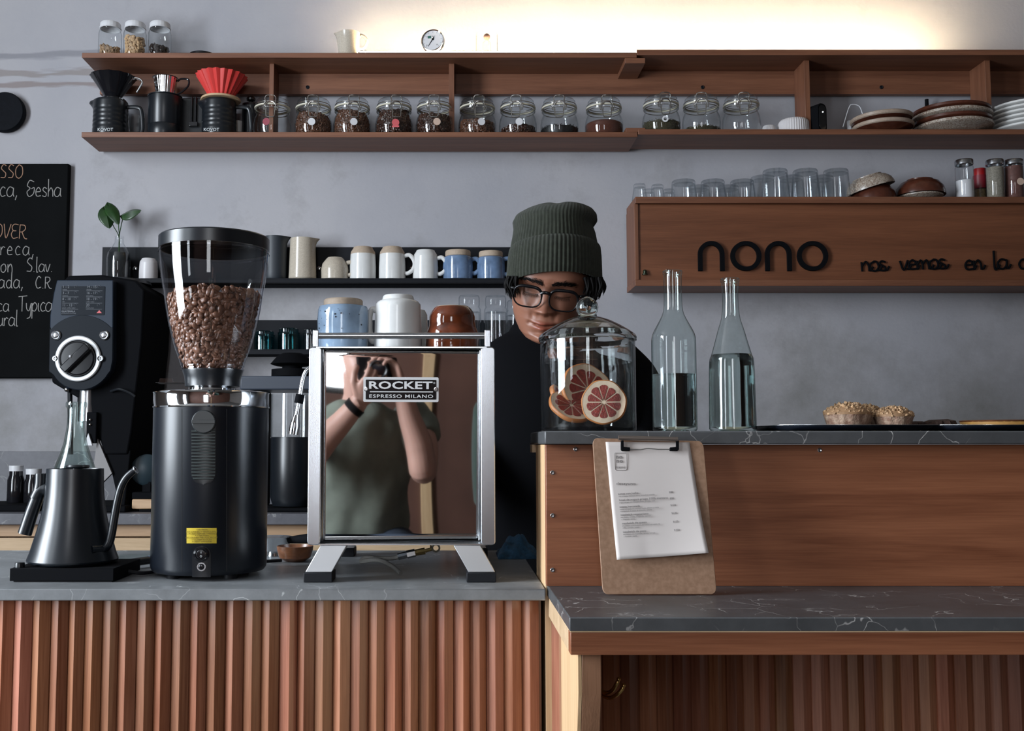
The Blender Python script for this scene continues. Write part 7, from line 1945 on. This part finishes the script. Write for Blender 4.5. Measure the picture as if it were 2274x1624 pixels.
# glasses on the nose
fr = mat('frame_black', (.004, .004, .005), .25, 0, .25)
def lens_outline(cx_, w, h):
    pts = []
    for i in range(40):
        a = 2 * PI * i / 40; ca, sa = math.cos(a), math.sin(a)
        x_ = w / 2 * math.copysign(abs(ca) ** .62, ca) * (1 - .10 * max(0, -sa)); z_ = h / 2 * math.copysign(abs(sa) ** .68, sa)
        pts.append((cx_ + x_, z_))
    return pts
gz = -.010; gy = -.1005
for s_ in (-1, 1):
    pts = lens_outline(s_ * .0345, .054, .043)
    path = [TH @ Vector((x_, gy + .10 * x_ * x_ * 18, z_ + gz)) for x_, z_ in pts]
    b = MB().tube(path, [.0018 + .0019 * max(0, pts[i][1] / .0215) for i in range(40)], 8, closed=True); b.build('lens_rim', fr, person, ang=60)
    n = len(path); cen = sum(path, Vector()) / n
    b = MB().add([cen] + path, [(0, i + 1, (i + 1) % n + 1) for i in range(n)]); b.build('lens', M_['lens'], person)
    b = MB().tube(smooth_path([TH @ Vector((s_ * .0605, gy + .007, gz + .013)), TH @ Vector((s_ * .074, gy + .018, gz + .013)), TH @ Vector((s_ * .081, -.04, gz + .012)), TH @ Vector((s_ * .080, .02, gz + .008))], 5), .0022, 8, flat=1.3); b.build('temple', fr, person)
    b = MB().ball(TH @ Vector((s_ * .066, gy + .0085, gz + .0135)), .0013, 8, 6); b.build('hinge_dot', M_['steel'], person)
MB().tube(smooth_path([TH @ Vector((-.0095, gy, gz + .010)), TH @ Vector((-.004, gy - .002, gz + .013)), TH @ Vector((.004, gy - .002, gz + .013)), TH @ Vector((.0095, gy, gz + .010))], 5), .0038, 10).build('bridge', fr, person)
# lashes
b = MB()
for s_ in (-1, 1):
    for i in range(16):
        u = (i / 15 - .5) * 2; x_ = s_ * (.031 + u * .0135); y_ = -.083 - .0045 * (1 - u * u); z_ = -.0095 + 11 * (u * .0135) ** 2
        b.tube([TH @ Vector((x_, y_ + .004, z_ + .0005)), TH @ Vector((x_ + s_ * u * .002, y_ - .0035, z_ - .0030))], [.0006, .0002], 5)
b.build('eyelashes', fr, person)
b = MB()
for s_ in (-1, 1):
    for i in range(130):
        u = rnd.random(); ax = .008 + .047 * u; bz = .0185 + .0045 * math.sin(min(1, u * 1.12) * PI * .8) + rnd.gauss(0, .0022 * (1.15 - .6 * u))
        ca = min(.999, (ax / .0760) ** (1 / .82)); y_ = -(.084 * math.sqrt(1 - ca * ca) ** .82) - .0035
        p0 = Vector((s_ * ax, y_, bz - .0012)); p1 = Vector((s_ * (ax + .0050), y_ + .0006 + .004 * u, bz + .0014 - .002 * u))
        b.tube([TH @ p0, TH @ ((p0 + p1) / 2 + Vector((0, -.0009, .0003))), TH @ p1], [.00055, .0006, .0002], 4)
b.build('eyebrows', bpy.data.materials['hair_black'], person)

# ================= photographer, seen only as a reflection in the steel panel
ph = thing('person', 'photographer in grey-green t-shirt holding a camera to the face, reflected in the steel panel', 'person', (-.03, -.32, 0))
skp = skinmat('skin_pale', (.50, .29, .23), False)
b = MB(); tone_of(b, (1, 1, 1))
TPH = Matrix.Translation((-.028, -.165, EYE + .030)) @ Matrix.Rotation(PI, 4, 'Z') @ Matrix.Rotation(math.radians(2), 4, 'X')
head_mesh(b, TPH, True, 90, 90)
limb(b, [(-.05, -.20, EYE - .03), (-.05, -.22, EYE - .10), (-.05, -.24, EYE - .17)], [.055, .055, .075])
wr = Vector((.075, -.065, EYE - .055)); wl = Vector((-.060, -.050, EYE - .105))
er = Vector((.150, -.085, EYE - .330)); el = Vector((-.235, -.080, EYE - .300))
sr = Vector((.125, -.245, EYE - .185)); sl_ = Vector((-.235, -.245, EYE - .185))
limb(b, [sr, sr.lerp(er, .5) + Vector((.02, .01, 0)), er, er.lerp(wr, .3) + Vector((.008, 0, 0)), er.lerp(wr, .65), wr], [.056, .052, .046, .047, .037, .028])
limb(b, [sl_, sl_.lerp(el, .5) + Vector((-.02, .01, 0)), el, el.lerp(wl, .3) + Vector((-.006, 0, 0)), el.lerp(wl, .65), wl], [.056, .052, .046, .047, .036, .028])
hand(b, wr, (-.35, .12, 1), (-.85, .25, 0), (-.2, -.9, 0), (.55, .6, .65, .7), thumb=(.2, .2), s=.95)
hand(b, wl, (.55, .35, .8), (.4, -.4, .9), (-.8, .2, .2), (.5, .5, .5, .5), thumb=(.3, .1), s=.95)
b.loft([ell_ring((-.048, cy_, z), Vector((1, 0, 0)), Vector((0, 1, 0)), rx, ry, 28) for z, cy_, rx, ry in ((.50, -.325, .13, .09), (.68, -.30, .13, .085), (.86, -.26, .15, .08), (.915, -.25, .15, .07), (.955, -.245, .09, .055), (.98, -.235, .05, .045))])
b.c = [None] * len(b.c)
o = b.build('body', skp, ph, ang=75)
m_ = o.modifiers.new('r', 'REMESH'); m_.mode = 'VOXEL'; m_.voxel_size = .0045; m_.use_smooth_shade = True
me_ = bpy.data.meshes.new_from_object(o.evaluated_get(bpy.context.evaluated_depsgraph_get())); o.modifiers.clear(); o.data = me_
shirt = mat('shirt', (.17, .19, .155), .9, noise=.25, nscale=14, bump=.5, bscale=25)
b = MB()
def sring(cx_, cy_, z, rx, ry): return ell_ring((cx_, cy_, z), X, Yv_, rx, ry, 40, .85)
b.loft([sring(-.04, -.33, .46, .17, .13), sring(-.04, -.32, .56, .165, .125), sring(-.045, -.30, .68, .165, .12), sring(-.05, -.28, .78, .175, .12), sring(-.052, -.26, .86, .185, .115), sring(-.053, -.25, .915, .175, .10), sring(-.053, -.245, .955, .12, .08), sring(-.052, -.235, .975, .072, .066)], cap=True)
for s_, (a_, m_) in ((1, (sr, er)), (-1, (sl_, el))): limb(b, [a_ + Vector((-s_ * .05, 0, .01)), a_, a_.lerp(m_, .45) + Vector((s_ * .018, 0, 0))], [.070, .070, .066])
o = b.build('t_shirt', shirt, ph, ang=70, subsurf=2)
tx = bpy.data.textures.new('folds', 'CLOUDS'); tx.noise_scale = .11; tx.noise_depth = 1
m_ = o.modifiers.new('folds', 'DISPLACE'); m_.texture = tx; m_.strength = .045; m_.mid_level = .45; m_.texture_coords = 'LOCAL'
b = MB()
for s_ in (-1, 1): limb(b, [(-.04 + s_ * .09, -.36, .45), (-.04 + s_ * .12, -.16, .46), (-.04 + s_ * .14, .03, .46), (-.04 + s_ * .14, .06, .40), (-.04 + s_ * .14, .04, .22), (-.04 + s_ * .14, .02, .06)], [.10, .088, .070, .064, .055, .048])
b.loft([sring(-.04, -.38, .40, .17, .13), sring(-.04, -.36, .49, .17, .13)])
b.build('trousers', mat('jeans', (.02, .03, .05), .9), ph, ang=70)
b = MB()
for s_ in (-1, 1): b.ball((-.04 + s_ * .14, .07, .045), .05, 20, 12, (.9, 2.2, .9))
b.build('shoes', M_['matte_black'], ph)
wd_ = (er * 0 + wl.lerp(el, .10)); ax = (wl - el).normalized()
MB().lathe(0, 0, [(.0305, -.012), (.033, -.011), (.033, .011), (.0305, .012)], 32, M=Matrix.Translation(wd_) @ ax.to_track_quat('Z', 'Y').to_matrix().to_4x4()).build('wristwatch', M_['matte_black'], ph)
b = MB()
for k_ in range(260):
    a = rnd.uniform(0, 2 * PI); v = rnd.uniform(.15, 1); th_ = v * PI * .5
    p = Vector((.082 * math.cos(a) * math.cos(th_), .10 * math.sin(a) * math.cos(th_), .04 + .085 * math.sin(th_)))
    if p.y < -.055 and p.z < .085: continue
    q_ = p * 1.04 + Vector((rnd.uniform(-.01, .01), rnd.uniform(-.01, .01), -.03)); b.tube([TPH @ p, TPH @ ((p + q_) / 2), TPH @ q_], [.008, .007, .002], 5)
b.build('hair', mat('hair_brown', (.035, .022, .015), .7), ph, ang=60)
# camera in the hands, lens just behind the viewpoint
ct = thing('camera', 'black camera held up to the photographer’s face, reflected in the steel panel', 'camera', (0, -.07, EYE - .04))
MB().box(-.062, .062, -.105, -.068, EYE - .040, EYE + .036).build('camera_body', M_['matte_black'], ct, bevel=.006)
MB().box(-.018, .018, -.100, -.072, EYE + .036, EYE + .050).build('viewfinder_hump', M_['matte_black'], ct, bevel=.004)
TL = Matrix.Translation((0, -.068, EYE)) @ Matrix.Rotation(-PI / 2, 4, 'X')
MB().lathe(0, 0, [(.031, 0), (.031, .018), (.029, .030), (.029, .046), (.026, .048), (.022, .044)], 40, M=TL).build('lens_barrel', M_['satin_black'], ct)
MB().lathe(0, 0, [(.023, .040), (.016, .0435), (0, .045)], 32, M=TL).build('front_element', mat('lens_coat', (.01, .01, .02), .03, 0, 1), ct)
# stool the photographer sits on
st = thing('stool', 'round wooden stool the photographer sits on, behind the viewpoint', 'stool', (-.04, -.37, 0))
MB().lathe(-.04, -.37, [(0, .31), (.17, .31), (.175, .315), (.175, .335), (.165, .342), (0, .342)], 40).build('seat', M_['oak'], st)
for a in (45, 135, 225, 315):
    c_, s_ = math.cos(math.radians(a)), math.sin(math.radians(a))
    MB().tube([(-.04 + .17 * c_, -.37 + .17 * s_, .0), (-.04 + .12 * c_, -.37 + .12 * s_, .312)], [.014, .017], 12).build('leg', M_['oak'], st)
# green chair by the rear wall
gc = thing('armchair', 'dark green rounded armchair by the rear wall, seen only in the steel panel', 'armchair', (.95, -1.75, 0))
gm = mat('green_velvet', (.010, .040, .028), .85, sheen=.3)
def bk(u, v):
    a = PI * (-.15 + 1.3 * u); r = .34; return Vector((.95 - r * math.cos(a), -1.75 - r * .8 * math.sin(a), .30 + v * (.42 + .12 * math.sin(u * PI))))
o = MB().grid(bk, 30, 10).build('backrest', gm, gc, ang=80); m_ = o.modifiers.new('s', 'SOLIDIFY'); m_.thickness = .07; bv_ = o.modifiers.new('b', 'BEVEL'); bv_.width = .02; bv_.segments = 3
MB().lathe(.95, -1.75, [(0, .28), (.30, .28), (.31, .30), (.31, .42), (.28, .45), (0, .46)], 40).build('seat_cushion', gm, gc)
for a in (45, 135, 225, 315): MB().tube([(.95 + .22 * math.cos(math.radians(a)), -1.75 + .22 * math.sin(math.radians(a)), 0), (.95 + .19 * math.cos(math.radians(a)), -1.75 + .19 * math.sin(math.radians(a)), .285)], [.012, .018], 12).build('leg', M_['walnut'], gc)
